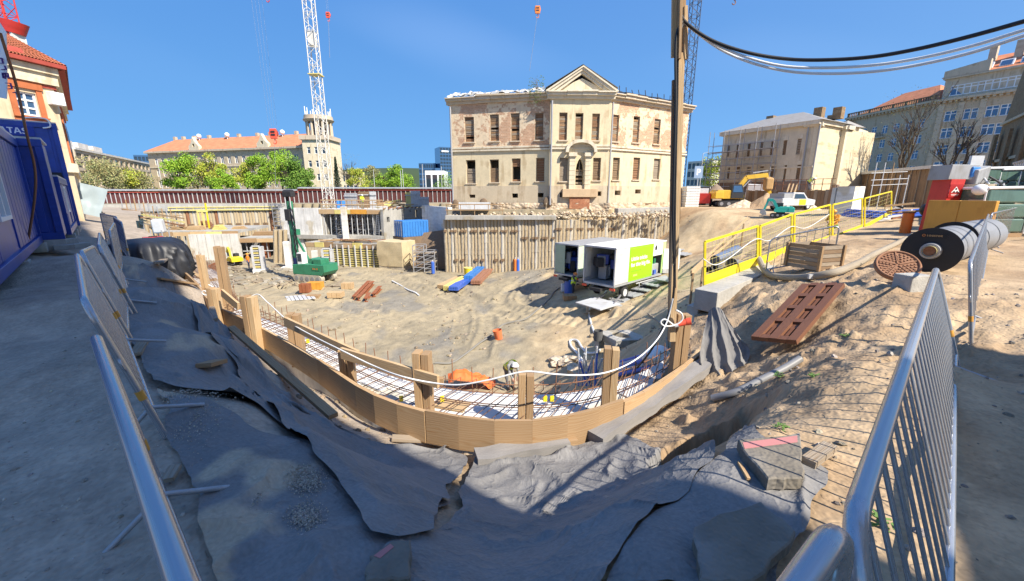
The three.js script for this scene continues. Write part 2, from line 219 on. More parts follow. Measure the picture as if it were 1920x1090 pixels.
function polar(th0, th1, nth, r0, r1, nr, keep, h, col) {
  const P = [], C = [], I = [], id = new Int32Array((nth + 1) * (nr + 1)).fill(-1);
  for (let j = 0; j <= nr; j++) { const r = r0 * Math.pow(r1 / r0, j / nr); for (let i = 0; i <= nth; i++) { const th = lerp(th0, th1, i / nth), x = r * Math.sin(th), D = r * Math.cos(th); if (!keep(x, D)) continue; id[j * (nth + 1) + i] = P.length / 3; P.push(x, h(x, D), -D); C.push(...col(x, D)); } }
  for (let j = 0; j < nr; j++) for (let i = 0; i < nth; i++) { const a = id[j * (nth + 1) + i], b = id[j * (nth + 1) + i + 1], c = id[(j + 1) * (nth + 1) + i + 1], d = id[(j + 1) * (nth + 1) + i]; if (a < 0 || b < 0 || c < 0 || d < 0) continue; I.push(a, b, c, a, c, d); }
  const g = new THREE.BufferGeometry(); g.setAttribute('position', new THREE.Float32BufferAttribute(P, 3)); g.setAttribute('color', new THREE.Float32BufferAttribute(C, 3)); g.setIndex(I); g.computeVertexNormals();
  const uv = []; for (let i = 0; i < P.length; i += 3) uv.push(P[i], P[i + 2]); g.setAttribute('uv', new THREE.Float32BufferAttribute(uv, 2)); return g;
}
const groundMat = mat({ map: T.grain, bump: T.grainB, bs: .02, vc: true, r: .95 });
{
  const DEG = Math.PI / 180, sandC = [.57, .42, .26], sandD = [.42, .29, .17], pathC = [.5, .42, .335], greyC = [.41, .345, .275];
  const nearCol = (x, D) => {
    const a = fbm(x * .6, D * .6, 4, 11), b = fbm(x * 3, D * 3, 3, 12);
    let c = mix3(sandC, sandD, smooth(.42, .68, a * .7 + b * .3));
    const pathSide = smooth(.4, -.6, x + .35 * (b - .5) * 4 + (D > 2.4 ? (D - 2.4) * .55 : 0));              // the trodden path is grey, the dug bank is sand
    c = mix3(c, mix3(pathC, greyC, smooth(.35, .65, a * .6 + b * .4)), pathSide);
    return mul3(c, .85 + .3 * (fbm(x * 8, D * 8, 2, 14) - .5));
  };
  const g1 = polar(-78 * DEG, 78 * DEG, 620, .35, 95, 430, (x, D) => inside(NEAR, x, D), gN, nearCol);
  struct(put('ground', g1, groundMat));
  const back = polar(77.6 * DEG, 282.4 * DEG, 120, .35, 95, 60, () => true, (x, D) => gN(x, D) - .01, nearCol);
  struct(put('ground_behind', back, groundMat));
  const pitCol = (x, D) => {
    const a = fbm(x * .22, D * .22, 4, 15), b = fbm(x * 1.4, D * 1.4, 3, 16);
    let c = mix3([.64, .5, .31], [.52, .39, .23], smooth(.35, .7, b));                                       // dry pale sand
    const mud = smooth(2.4, -.8, x - (D - 18) * .18 + (a - .5) * 6);
    c = mix3(c, mix3([.46, .385, .255], [.33, .28, .19], smooth(.35, .65, a * .5 + b * .5)), mud);          // trodden grey-olive floor
    c = mix3(c, [.25, .235, .205], mud * smooth(.55, .72, fbm(x * .5 + 3, D * .35, 4, 18)) * .8);
    c = mix3(c, mix3([.44, .29, .16], [.36, .22, .12], b), smooth(13, 16, x) * smooth(.45, .6, fbm(x * .3, D * .3, 3, 19)) * .7);
    if (D > 85) c = mix3([.2, .2, .19], [.1, .16, .05], smooth(.4, .6, a));
    return mul3(c, .9 + .25 * (b - .5));
  };
  const g2 = polar(-64 * DEG, 60 * DEG, 460, 5.2, 150, 420, (x, D) => !inside(NEAR, x, D) || (inside(NEAR, x, D) && inside(BOARD.concat([...INNER].reverse()), x, D)), gP, pitCol);
  struct(put('pit_ground', g2, groundMat));
  const far = polar(-75 * DEG, 75 * DEG, 60, 140, 2200, 20, () => true, () => .2, pitCol);
  struct(put('city_ground', far, groundMat));
}
// ---------------------------------------------------------------- building helpers
const Yup = new THREE.Vector3(0, 1, 0);
function plane(A, B) { const a = A.clone().setY(0), b = B.clone().setY(0), ex = b.clone().sub(a), L = ex.length(); ex.divideScalar(L); const n = ex.clone().cross(Yup); return { a, ex, n, L, p: (s, y, out = 0) => a.clone().addScaledVector(ex, s).addScaledVector(n, out).setY(y),
  hit(px, py) { const r = ray(px, py), d = V(r[0], r[1], r[2]), o = new THREE.Vector3(0, EYE, 0), t = a.clone().sub(o).dot(n) / d.dot(n); const h = o.addScaledVector(d, t); return [h.clone().sub(a).dot(ex), h.y]; } }; }
const rectPts = (s0, y0, s1, y1) => [[s0, y0], [s1, y0], [s1, y1], [s0, y1]];
function facade(parent, pl, y0, y1, holes, m, thick = .45, name = 'wall', s0 = 0, s1 = pl.L, out = 0) {
  return new B().slab(rectPts(s0, y0, s1, y1), pl.a.clone().addScaledVector(pl.n, out - thick), pl.ex, Yup, thick, holes.map((h) => h.length > 4 ? h : [[h[0], h[1]], [h[0], h[3]], [h[2], h[3]], [h[2], h[1]]])).mesh(name, m, parent);
}
// box in wall coordinates: from s0..s1, y0..y1, standing out from o0 to o1
function wbox(b, pl, s0, y0, s1, y1, o0, o1, bev = 0) { return b.box(pl.p((s0 + s1) / 2, (y0 + y1) / 2, (o0 + o1) / 2), s1 - s0, y1 - y0, o1 - o0, Math.atan2(-pl.ex.z, pl.ex.x), 0, 0, bev); }
function win(parent, pl, h, { fm = M.white, pm = M.glass, f = .08, mull = 1, bars = 1, dep = -.2, sill = null } = {}) {
  const [s0, y0, s1, y1] = h, b = new B();
  wbox(b, pl, s0, y0, s0 + f, y1, dep - .05, dep + .05); wbox(b, pl, s1 - f, y0, s1, y1, dep - .05, dep + .05); wbox(b, pl, s0 + f, y0, s1 - f, y0 + f, dep - .05, dep + .05); wbox(b, pl, s0 + f, y1 - f, s1 - f, y1, dep - .05, dep + .05);
  for (let k = 1; k <= mull; k++) { const s = lerp(s0, s1, k / (mull + 1)); wbox(b, pl, s - f / 2, y0 + f, s + f / 2, y1 - f, dep - .04, dep + .045); }
  for (let k = 0; k < bars; k++) { const y = lerp(y0, y1, bars === 1 ? .68 : (k + 1) / (bars + 1)); wbox(b, pl, s0 + f, y - f / 2, s1 - f, y + f / 2, dep - .035, dep + .04); }
  const w = b.mesh('window', fm, parent);
  wbox(new B(), pl, s0 + .02, y0 + .02, s1 - .02, y1 - .02, dep - .03, dep - .015).mesh('pane', pm, w);
  if (sill) wbox(new B(), pl, s0 - .1, y0 - .12, s1 + .1, y0 - .003, -.1, .14).mesh('sill', sill, w);
  return w;
}
function solid(parent, name, m, pl, s0, y0, s1, y1, depth, out = 0) { return wbox(new B(), pl, s0, y0, s1, y1, out - depth, out).mesh(name, m, parent); }
function gable(parent, pl, s0, s1, yE, yR, depth, over, m, hip = 0, name = 'roof', t = .25) {  // ridge along the front; hip: inset of the ridge ends
  const b = new B(), f0 = pl.p(s0 - over, yE, over), f1 = pl.p(s1 + over, yE, over), b0 = pl.p(s0 - over, yE, -depth - over), b1 = pl.p(s1 + over, yE, -depth - over), r0 = pl.p(s0 - over + hip, yR, -depth / 2), r1 = pl.p(s1 + over - hip, yR, -depth / 2);
  b.quad(f0, f1, r1, r0).quad(b1, b0, r0, r1).quad(b0, f0, r0, r0).quad(f1, b1, r1, r1).quad(b0, b1, f1, f0);
  return b.mesh(name, m, parent);
}
T.tile = tx(256, 2, (u, v) => { const r = (v * 8) % 1, c = (u * 10) % 1, n = hash(Math.floor(u * 10), Math.floor(v * 8), 5), k = .6 + n * .35 - (r < .16 ? .28 : 0) - (Math.abs(c - .5) > .42 ? .12 : 0); return mul3([1, .96 - n * .1, .92], k); });
T.plast = tx(1024, 14, (u, v) => { const a = fbm(u * 14, v * 14, 5, 101, 14), b = fbm(u * 120, v * 120, 2, 103, 120), s = fbm(u * 60, v * 6, 3, 105, 60); const k = .7 + .26 * a + .1 * b; return mix3(mul3([1, .97, .9], k), mul3([.62, .54, .44], k), clamp(smooth(.5, .75, a * .6 + s * .4) * .8)); });
T.brick = tx(1024, 14, (u, v) => {
  const y = v * 14 / .16, row = Math.floor(y), x = u * 14 / .29 + (row % 2) * .5, cx = Math.floor(x), n = hash(cx % 48, row % 87, 7), joint = (y - row < .14 || x - cx < .08);
  const big = fbm(u * 9, v * 9, 5, 111, 9), fine = fbm(u * 60, v * 60, 3, 113, 60), wash = smooth(.49, .55, big * .7 + fine * .3);
  const br = mix3([.5, .27, .17], [.68, .42, .28], n), c = joint ? [.66, .58, .47] : br; return mul3(mix3(c, [.86, .77, .6], .14 + wash * .74), .82 + fine * .3);
});
T.rubble = tx(512, 6, (u, v) => { let d = 9, id = 0; const X = u * 16, Y = v * 20; for (let j = -1; j < 2; j++) for (let i = -1; i < 2; i++) { const cx = Math.floor(X) + i, cy = Math.floor(Y) + j, wx = (cx + 16) % 16, wy = (cy + 20) % 20, q = (cx + hash(wx, wy, 1) - X) ** 2 + (cy + hash(wx, wy, 2) - Y) ** 2; if (q < d) { d = q; id = hash(wx, wy, 3); } } const f = fbm(u * 50, v * 50, 3, 121, 50); return mul3(mix3(mix3([.66, .52, .38], [.84, .77, .64], id), [.62, .53, .4], smooth(.25, .55, d)), .78 + f * .36); });
T.rubB = bt(256, 6, (u, v) => { let d = 9; const X = u * 16, Y = v * 20; for (let j = -1; j < 2; j++) for (let i = -1; i < 2; i++) { const cx = Math.floor(X) + i, cy = Math.floor(Y) + j; d = Math.min(d, (cx + hash((cx + 16) % 16, (cy + 20) % 20, 1) - X) ** 2 + (cy + hash((cx + 16) % 16, (cy + 20) % 20, 2) - Y) ** 2); } return 1 - Math.sqrt(d) * .9; });
Object.assign(M, {
  creamG: mat({ c: [.68, .61, .48], map: T.plast }), tile: mat({ c: [.66, .23, .1], map: T.tile, bump: T.rubB, bs: .02 }), tileFar: mat({ c: [.66, .25, .12], map: T.mott }), cream: mat({ c: [.74, .64, .45], map: T.plast, bump: T.concB, bs: .01 }), creamL: mat({ c: [.76, .68, .52], map: T.plast }), brickP: mat({ c: [.84, .77, .68], map: T.brick, bump: T.concB, bs: .03 }), rubble: mat({ c: [.78, .72, .64], map: T.rubble, bump: T.rubB, bs: .1 }), trim: mat({ c: [.72, .66, .54], map: T.plast }), greyB: mat({ c: [.58, .48, .37], map: T.plast }), greyB2: mat({ c: [.62, .53, .42], map: T.plast }), ochreB: mat({ c: [.62, .53, .4], map: T.plast }), stoneB: mat({ c: [.36, .28, .19], map: T.rubble, bump: T.rubB, bs: .05 }), orangeT: mat({ c: [.46, .14, .05], map: T.dirty }), redT: mat({ c: [.36, .06, .04], map: T.dirty }), plinthB: mat({ c: [.27, .2, .17], map: T.plast }),
});

// ---------------------------------------------------------------- unseen tower and wing added behind the camera, shaped to shade the path
{
  const u = [-.77, .64], w = [.64, .77], q = (a, l) => V(a * u[0] + l * w[0], 0, a * u[1] + l * w[1]);
  const t = thing('added_shade_tower', 'unseen tall tower added behind the viewpoint to shade the path', 'building', q(-9, -1.5));
  const pl = plane(q(-8, 2.5), q(-8, -5)), pw = plane(q(-8, 7), q(-8, 2.51));
  facade(t, pl, -.2, 48, [[2, 3, 3.2, 5], [2, 10, 3.2, 12], [2, 17, 3.2, 19]], M.cream, 5, 'wall');
  gable(t, pl, 0, 7.5, 48, 50, 5, .3, M.tile, 3);
  facade(t, pw, -.2, 7, [[1, 1, 2, 3]], M.cream, 5, 'wing_wall'); gable(t, pw, 0, 4.49, 7, 7.3, 5, .1, M.tile, 1.5, 'wing_roof');
}
// ---------------------------------------------------------------- long apartment house with orange roof and its tower
{
  const A = at(284, 330, 136), C = at(576, 330, 120), pl = plane(A, C), t = thing('apartment_house', 'long cream apartment house with orange tiled roof behind the leafy trees', 'building', A.clone().setY(.2));
  const yE = pl.hit(450, 282)[1], yR = yE + 4.2, holes = [];
  for (let r = 0; r < 4; r++) for (let k = 0; k < 21; k++) { const s = 2.6 + k * (pl.L - 5) / 20.5; holes.push([s, yE - 3.6 - r * 3.5, s + 1.3, yE - 1.5 - r * 3.5]); }
  facade(t, pl, 0, yE, holes, M.ochreB, .5);
  for (const h of holes) win(t, pl, h, { mull: 1, bars: 0, f: .12 });
  solid(t, 'core', M.ochreB, pl, .1, 0, pl.L - .1, yE - .1, 12, -.9);
  solid(t, 'cornice', M.greyB2, pl, -.6, yE, pl.L, yE + .55, 13.5, .7);
  gable(t, pl, -.3, pl.L, yE + .56, yR + .6, 13, .5, M.tileFar, 5);
  solid(t, 'string_course', M.trim, pl, 0, yE - 4.5, pl.L, yE - 4.2, .3, .16);
  for (const k of [.34, .77]) {                                                          // the dormer gables
    const s = pl.L * k, b = new B().slab([[s - 2, yE + .4], [s + 2, yE + .4], [s + 2, yE + 1.6], [s + .9, yE + 2.6], [s, yE + 4.3], [s - .9, yE + 2.6], [s - 2, yE + 1.6]], pl.p(0, 0, -.4), pl.ex, Yup, 1, [[[s - .4, yE + 1.4], [s - .4, yE + 2.3], [s + .4, yE + 2.3], [s + .4, yE + 1.4]]]);
    b.mesh('dormer', M.creamL, t); wbox(new B(), pl, s - .38, yE + 1.42, s + .38, yE + 2.28, -.1, .1).mesh('dormer_window', M.glass, t);
  }
  for (const k of [.06, .12, .2, .3, .42, .5, .62, .7, .86, .95]) { const b = new B(); wbox(b, pl, pl.L * k, yR - 1, pl.L * k + .9, yR + 1.5, -7, -6.2); b.mesh('chimney', M.greyB, t); }
  for (const k of [.26, .45, .8]) new B().ball(pl.p(pl.L * k, yR + 1.2, -5.5), .7).cyl(pl.p(pl.L * k, yR - .4, -5.5), pl.p(pl.L * k, yR + 1, -5.5), .1).mesh('satellite_dish', M.white, t);
  // tower
  const tp = plane(at(573, 330, 112), at(622, 330, 112)), tt = thing('clock_tower', 'pale square tower with round colonnade behind the white crane', 'tower', tp.p(0, .2));
  const y1 = tp.hit(597, 262)[1], y2 = tp.hit(597, 253)[1], y3 = tp.hit(597, 226)[1], y4 = tp.hit(597, 214)[1], cx = tp.L / 2, th = [];
  for (const s of [.22, .5, .78]) for (let r = 0; r < 5; r++) th.push([tp.L * s - .45, y1 - 3.5 - r * 3.4, tp.L * s + .45, y1 - 1.8 - r * 3.4]);
  facade(tt, tp, .2, y1, th, M.creamL, .5); for (const h of th) win(tt, tp, h, { mull: 0, bars: 1, f: .1 });
  solid(tt, 'core', M.creamL, tp, 0, .2, tp.L, y1 - .02, 6.6, -.9); solid(tt, 'cornice', M.greyB2, tp, -.5, y1, tp.L + .5, y2 - .1, 7.4, .5);
  const c0 = tp.p(cx, 0, -3.3); for (let k = 0; k < 14; k++) { const a = k / 14 * 6.283, o = new THREE.Vector3(Math.cos(a) * 3, 0, Math.sin(a) * 3); new B().cyl(c0.clone().add(o).setY(y2 - .1), c0.clone().add(o).setY(y3), .35, .3).mesh('column', M.greyB2, tt); }
  new B().cyl(c0.clone().setY(y2 - .1), c0.clone().setY(y3), 2.2, 2.2, 16).mesh('drum', M.concD, tt);
  new B().cyl(c0.clone().setY(y3), c0.clone().setY(y3 + .5), 3.4, 3.9, 20).cyl(c0.clone().setY(y3 + .5), c0.clone().setY(y4), 3.7, 3.5, 20).mesh('crown_cornice', M.greyB, tt);
  for (let k = 0; k < 12; k++) { const a = k / 12 * 6.283, o = new THREE.Vector3(Math.cos(a) * 3.1, 0, Math.sin(a) * 3.1), p = c0.clone().add(o); new B().cyl(p.clone().setY(y4), p.clone().setY(y4 + 1.2 + (k % 3) * .5), .12).mesh('antenna', M.white, tt); }
}
// ---------------------------------------------------------------- office slab, glass blocks, hill
function farBlock(name, label, x0, yt, x1, D0, D1, m, rows, cols, pm, extra) {
  const pl = plane(at(x0, 330, D0), at(x1, 330, D1)), t = thing(name, label, 'building', pl.p(0, .2)), yT = pl.hit((x0 + x1) / 2, yt)[1], H = [];
  const dh = (yT - 2) / rows; for (let r = 0; r < rows; r++) for (let c = 0; c < cols; c++) { const s = pl.L / cols * c; H.push([s + pl.L / cols * .12, 1.6 + dh * r + dh * .2, s + pl.L / cols * .88, 1.6 + dh * r + dh * .85]); }
  facade(t, pl, 0, yT, H, m, .6); for (const h of H) wbox(new B(), pl, h[0], h[1], h[2], h[3], -.5, -.25).mesh('window', pm, t);
  solid(t, 'core', m, pl, 0, 0, pl.L, yT - .02, 14, -.62); if (extra) extra(t, pl, yT); return t;
}
farBlock('office_building', 'low grey office slab with ribbon windows behind the hazy trees', 150, 296, 283, 100, 150, M.greyB2, 5, 14, M.glass, (t, pl, y) => { for (let k = 0; k < 3; k++) solid(t, 'roof_box', M.concL, pl, 3 + k * 9, y, 9 + k * 9, y + 2.6, 6, -3); solid(t, 'parapet', M.concL, pl, 0, y, pl.L, y + .5, 14, .3); });
farBlock('glass_building', 'small blue glass block beside the orange roofed house', 257, 291, 286, 260, 262, M.glassb, 6, 4, M.glass);
farBlock('glass_tower', 'tall blue glass tower at the edge of the ruined building', 826, 276, 853, 330, 335, M.glassb, 14, 5, M.glass, (t, pl, y) => { solid(t, 'wing', M.glassb, pl, -4, .2, 0, y * .58, 12, -.1); solid(t, 'podium', M.grey, pl, 1, .2, pl.L, y * .26, 3, 3); solid(t, 'roof_sign', M.white, pl, 1.5, y * .9, 7, y * .93, .3, .3); });
farBlock('green_glass_building', 'low green glass office block left of the tall glass tower', 786, 306, 817, 335, 335, M.glassb, 6, 7, M.glass);
farBlock('white_hall', 'white low hall with dark window band below the glass tower', 797, 320, 833, 250, 250, M.white, 1, 3, M.glass);
farBlock('distant_house', 'small pale house between the far trees and the conifer', 640, 322, 668, 260, 260, M.creamL, 2, 4, M.glass);
farBlock('distant_flats', 'pale flats far away between the ruined building and the scaffolded house', 1288, 302, 1334, 220, 210, M.concL, 4, 6, M.glass);
{ const b = new B(), g = new THREE.SphereGeometry(1, 40, 14); b.add(g, new THREE.Matrix4().makeScale(260, 58, 60).setPosition(V(-170, -18, 620))); const m = b.mesh('hill', mat({ c: [.05, .085, .035], map: T.mott })); struct(m); }

// ---------------------------------------------------------------- grey block of flats on the right
{
  const t0 = at(1578, 300, 118), t1 = at(1736, 300, 96), t2 = at(1912, 300, 84), pl = plane(t0, t1), pr = plane(t1, t2);
  const t = thing('grey_block', 'grey block of flats with cornice, balustrade and tiled roof', 'building', t0.clone().setY(.2));
  const yL = pl.hit(1660, 211)[1], yR = pr.hit(1820, 184)[1], yTop = pr.hit(1820, 142)[1];
  const HL = [], HR = [], HT = [];
  for (let r = 0; r < 5; r++) for (let k = 0; k < 7; k++) { const s = 1.6 + k * (pl.L - 2.6) / 6.9, y = yL - 5 - r * 3.4; if (y > 1) HL.push([s, y, s + 1.5, y + 2]); }
  for (let r = 0; r < 5; r++) for (let k = 0; k < 6; k++) { const s = 1.4 + k * (pr.L - 2) / 5.9, y = yR - 4.2 - r * 3.5; if (y > 1) HR.push([s, y, s + 1.9, y + 2.2]); }
  for (let k = 0; k < 6; k++) { const s = 1.4 + k * (pr.L - 2) / 5.9; HT.push([s, yR + 1, s + 2.1, yTop - 1.4]); }
  facade(t, pl, .2, yL, HL, M.greyB, .5); facade(t, pr, .2, yR, HR, M.greyB, .5, 'wall', 0, pr.L, .01); facade(t, pr, yR, yTop, HT, M.greyB2, .5, 'attic_wall', .3, pr.L, -.2);
  for (const h of HL) win(t, pl, h, { f: .13, pm: M.glassb }); for (const h of HR) win(t, pr, h, { f: .14, pm: M.glassb }); for (const h of HT) win(t, pr, h, { f: .15, pm: M.glassb });
  solid(t, 'core', M.greyB, pl, .3, .2, pl.L - .2, yL - .1, 12, -1); solid(t, 'core', M.greyB, pr, .3, .2, pr.L, yTop - .1, 12, -1.1);
  for (const [p, y] of [[pl, yL], [pr, yR]]) { solid(t, 'cornice', M.greyB2, p, -.3, y, p.L, y + .45, 2, .9); for (let k = 0; k < p.L / .9; k++) wbox(new B(), p, k * .9, y - .4, k * .9 + .45, y - .002, 0, .7).mesh('cornice_bracket', M.greyB, t); }
  solid(t, 'cornice', M.greyB2, pr, 0, yTop, pr.L, yTop + .4, 3, .4); for (const p of [pl, pr]) solid(t, 'string_course', M.trim, p, 0, 5, p.L, 5.5, .4, .2);
  for (const s of [.05, .27, .5]) { solid(t, 'pilaster', M.greyB2, pr, pr.L * s - .4, 5.6, pr.L * s + .5, yR - .5, .4, .3); }
  const rail = new B(); wbox(rail, pl, 0, yL + 1.3, pl.L, yL + 1.5, .3, .6); wbox(rail, pl, 0, yL + .46, pl.L, yL + .6, .3, .6); rail.mesh('balustrade', M.oldwood, t);
  for (let k = 0; k < 44; k++) wbox(new B(), pl, k * pl.L / 44, yL + .6, k * pl.L / 44 + (k % 6 ? .16 : .5), yL + 1.3, .35, .55).mesh('baluster', M.oldwood, t);
  gable(t, pl, 2, pl.L, yL + .5, yL + 5, 13, 0, M.tileFar, 6); gable(t, pr, 0, pr.L, yTop + .4, yTop + 4.4, 14, .3, M.tileFar, 6);
  { const s = pr.L * .22; new B().slab([[s - 3, yTop + .3], [s + 3.6, yTop + .3], [s + 3.6, yTop + 2.6], [s - 3, yTop + 1.6]], pr.p(0, 0, -.6), pr.ex, Yup, 1).mesh('attic_gable', M.greyB2, t); }
  for (const [s, h] of [[.36, 1.6], [.62, 1.4], [.78, 2.8], [.9, 1.6]]) solid(t, 'chimney', M.greyB, pr, pr.L * s, yTop + 2, pr.L * s + 1.1, yTop + 4.6 + h, 1.2, -4);
  for (const s of [.42, .62, .82]) { const w = new B(); w.box(pr.p(pr.L * s, yTop + 1.5, -1.1), 1.9, 1.5, .3, Math.atan2(-pr.ex.z, pr.ex.x), -.6); const m = w.mesh('skylight', M.white, t); new B().box(pr.p(pr.L * s, yTop + 1.55, -.92), 1.5, 1.1, .1, Math.atan2(-pr.ex.z, pr.ex.x), -.6).mesh('pane', M.glassb, m); }
  solid(t, 'shop_front', M.glass, pr, pr.L * .55, 1, pr.L * .92, 3.9, .3, .12); { const w = solid(t, 'balcony', M.greyB2, pl, pl.L * .36, yL - 6, pl.L * .52, yL - 5.7, .9, .9); const q = new B(); for (let k = 0; k < 9; k++) wbox(q, pl, pl.L * (.36 + .019 * k), yL - 5.7, pl.L * (.36 + .019 * k) + .08, yL - 4.7, .8, .86); q.mesh('railing', M.dark, w); }
}
// ---------------------------------------------------------------- stone church wall at the edge
{
  const pl = plane(at(1876, 250, 72), at(1990, 250, 50)), t = thing('church_wall', 'brown stone church gable at the edge above the grey hoarding', 'building', pl.p(0, .2));
  const yT = pl.hit(1900, 118)[1], y1 = pl.hit(1893, 233)[1];
  new B().slab([[0, .2], [pl.L, .2], [pl.L, yT + 1], [6, yT + 1], [1.3, y1 + 1.5], [0, y1]], pl.p(0, 0, -1), pl.ex, Yup, 1).mesh('wall', M.stoneB, t);
  for (const y of [y1 * .55, y1 * 1.02]) solid(t, 'string_course', M.ochreB, pl, .05, y, pl.L, y + .4, .3, .3);
  for (let k = 0; k < 3; k++) solid(t, 'buttress', M.stoneB, pl, 1.2 + k * 8, .2, 2.6 + k * 8, y1 * .9, .4, .9);
}
// ---------------------------------------------------------------- cream house with chimneys and scaffold
{
  const a = at(1352, 300, 66), b = at(1526, 300, 55), pl = plane(a, b), t = thing('cream_house', 'derelict two storey cream house with grey roof and tall chimneys', 'building', a.clone().setY(.2));
  const H = [], yE = pl.hit(1480, 240)[1], rows = [[260, 290], [308, 334]];
  const cols = [1366, 1384, 1404, 1427, 1448, 1471, 1498, 1525 - 9];
  const xs = [[1366, 262, 285], [1384, 260, 283], [1404, 258, 282], [1427, 268, 293], [1448, 264, 292], [1471.5, 263, 291], [1498, 260, 290]];
  const hole = (c, y0, y1, w) => { const p = pl.hit(c - w, y1), q = pl.hit(c + w, y0); return [p[0], p[1], q[0], q[1]]; };
  const up = [[1366, 272, 294, 3.4], [1383.5, 271, 296, 4.4], [1404, 269, 294, 4.2], [1427.5, 267, 293, 4.4], [1448, 265, 292, 5], [1471.5, 263, 291, 5.4], [1498, 260, 290, 6]], dn = [[1366, 314, 338, 3.4], [1383.5, 313, 326, 4.4], [1404, 313, 326, 4.2], [1427.5, 312, 335, 5], [1448.5, 312, 332, 5.6], [1471.5, 310, 342, 4.6], [1497, 309, 337, 5.6]];
  for (const c of [...up, ...dn]) H.push(hole(c[0], c[1], c[2], c[3]));
  facade(t, pl, -.6, yE, H, M.creamG, .3);
  H.forEach((h, i) => { const dark = i === 11 || i === 12, w = wbox(new B(), pl, h[0], h[1], h[2], h[3], -.3, -.2).mesh('window', M.oldwood, t);
    if (!dark) { const n = 6, bb = new B(); for (let k = 0; k < n; k++) wbox(bb, pl, h[0], lerp(h[1], h[3], (k + .12) / n), h[2], lerp(h[1], h[3], (k + .8) / n), -.19, -.13 + (k % 3) * .02); bb.mesh('shutter_boards', i % 3 ? M.oldwood : M.greywood, w); }
    wbox(new B(), pl, h[0] - .1, h[3] + .02, h[2] + .1, h[3] + .5, 0, .05).mesh('lintel', M.trim, t); });
  solid(t, 'core', M.cream, pl, .1, -.6, pl.L - .1, yE - .05, 9, -.4); solid(t, 'cornice', M.trim, pl, -.4, yE, pl.L + .2, yE + .5, 10.5, .5); solid(t, 'string_course', M.trim, pl, 0, yE * .5, pl.L, yE * .5 + .2, .2, .1); solid(t, 'plinth', M.plinthB, pl, -.1, -.8, pl.L + .05, pl.hit(1480, 340)[1], .5, .12);
  gable(t, pl, 0, pl.L, yE + .5, yE + 2.6, 10, .55, M.roofgrey, 5);
  // the end that turns to the sun, and the two wings beyond
  const e1 = at(1546, 300, 60), p2 = plane(pl.p(pl.L, 0), e1), w2 = at(1577, 300, 58), p3 = plane(e1, w2), p4 = plane(w2, at(1612, 300, 63));
  const h2 = (p, c, y0, y1, w) => { const i = p.hit(c - w, y1), j = p.hit(c + w, y0); return [i[0], i[1], j[0], j[1]]; };
  const e = [[p2, [h2(p2, 1537, 262, 290, 3.4)]], [p3, [h2(p3, 1562, 320, 350, 5)]], [p4, [h2(p4, 1592, 268, 300, 4), h2(p4, 1592, 318, 345, 4)]]];
  for (const [p, hh] of e) { facade(t, p, -.6, yE - .2, hh, M.creamL, .5, 'wall', .02, p.L - .02); for (const h of hh) wbox(new B(), p, h[0], h[1], h[2], h[3], -.45, -.3).mesh('window', M.oldwood, t); solid(t, 'cornice', M.trim, p, -.1, yE - .2, p.L + .15, yE + .25, 2, .35); solid(t, 'plinth', M.plinthB, p, 0, -.8, p.L, pl.hit(1480, 346)[1], .3, .13); }
  solid(t, 'core', M.cream, p3, .1, -.6, p3.L - .1, yE - .3, 6, -.6); gable(t, p3, .1, p3.L - .1, yE + .26, yE + 1.3, 4, .1, M.roofgrey, 1.2);
  for (const [px, py, h] of [[1401, 242, 1], [1413, 222, 2.8], [1430, 232, 1.2], [1504, 207, 3.3], [1530, 218, 1.6], [1541, 206, 3]]) { const s = pl.hit(px, py); wbox(new B(), pl, s[0] - .5, yE + 1, s[0] + .5, s[1] + .3 + h * .15, -5.2, -4.2).mesh('chimney', M.stoneB, t); }
  for (const px of [1508, 1529]) { const s = pl.hit(px, 300)[0]; new B().cyl(pl.p(s, .3, .2), pl.p(s, yE, .2), .09).mesh('drainpipe', M.grey, t); }
  // scaffold on the far corner
  const sc = thing('house_scaffold', 'grey tube scaffold on the far corner of the cream house', 'scaffold', pl.p(-1, .2));
  for (let k = 0; k < 5; k++) for (const o of [.5, 1.6]) new B().cyl(pl.p(-1.2 + k * 2.4, .1, o), pl.p(-1.2 + k * 2.4, yE + .6, o), .045, .045, 6).mesh('standard', M.galvd, sc);
  for (let l = 0; l < 4; l++) { const y = 2 + l * 2; for (const o of [.5, 1.6]) for (const d of [.02, 1]) new B().cyl(pl.p(-1.4, y + d, o), pl.p(8.6, y + d, o), .035, .035, 6).mesh('ledger', M.galvd, sc); for (let k = 0; k < 3; k++) wbox(new B(), pl, -1.2 + k * 3.2, y + .06, 1.9 + k * 3.2, y + .11, .55, 1.55).mesh('deck_board', M.greywood, sc); }
}
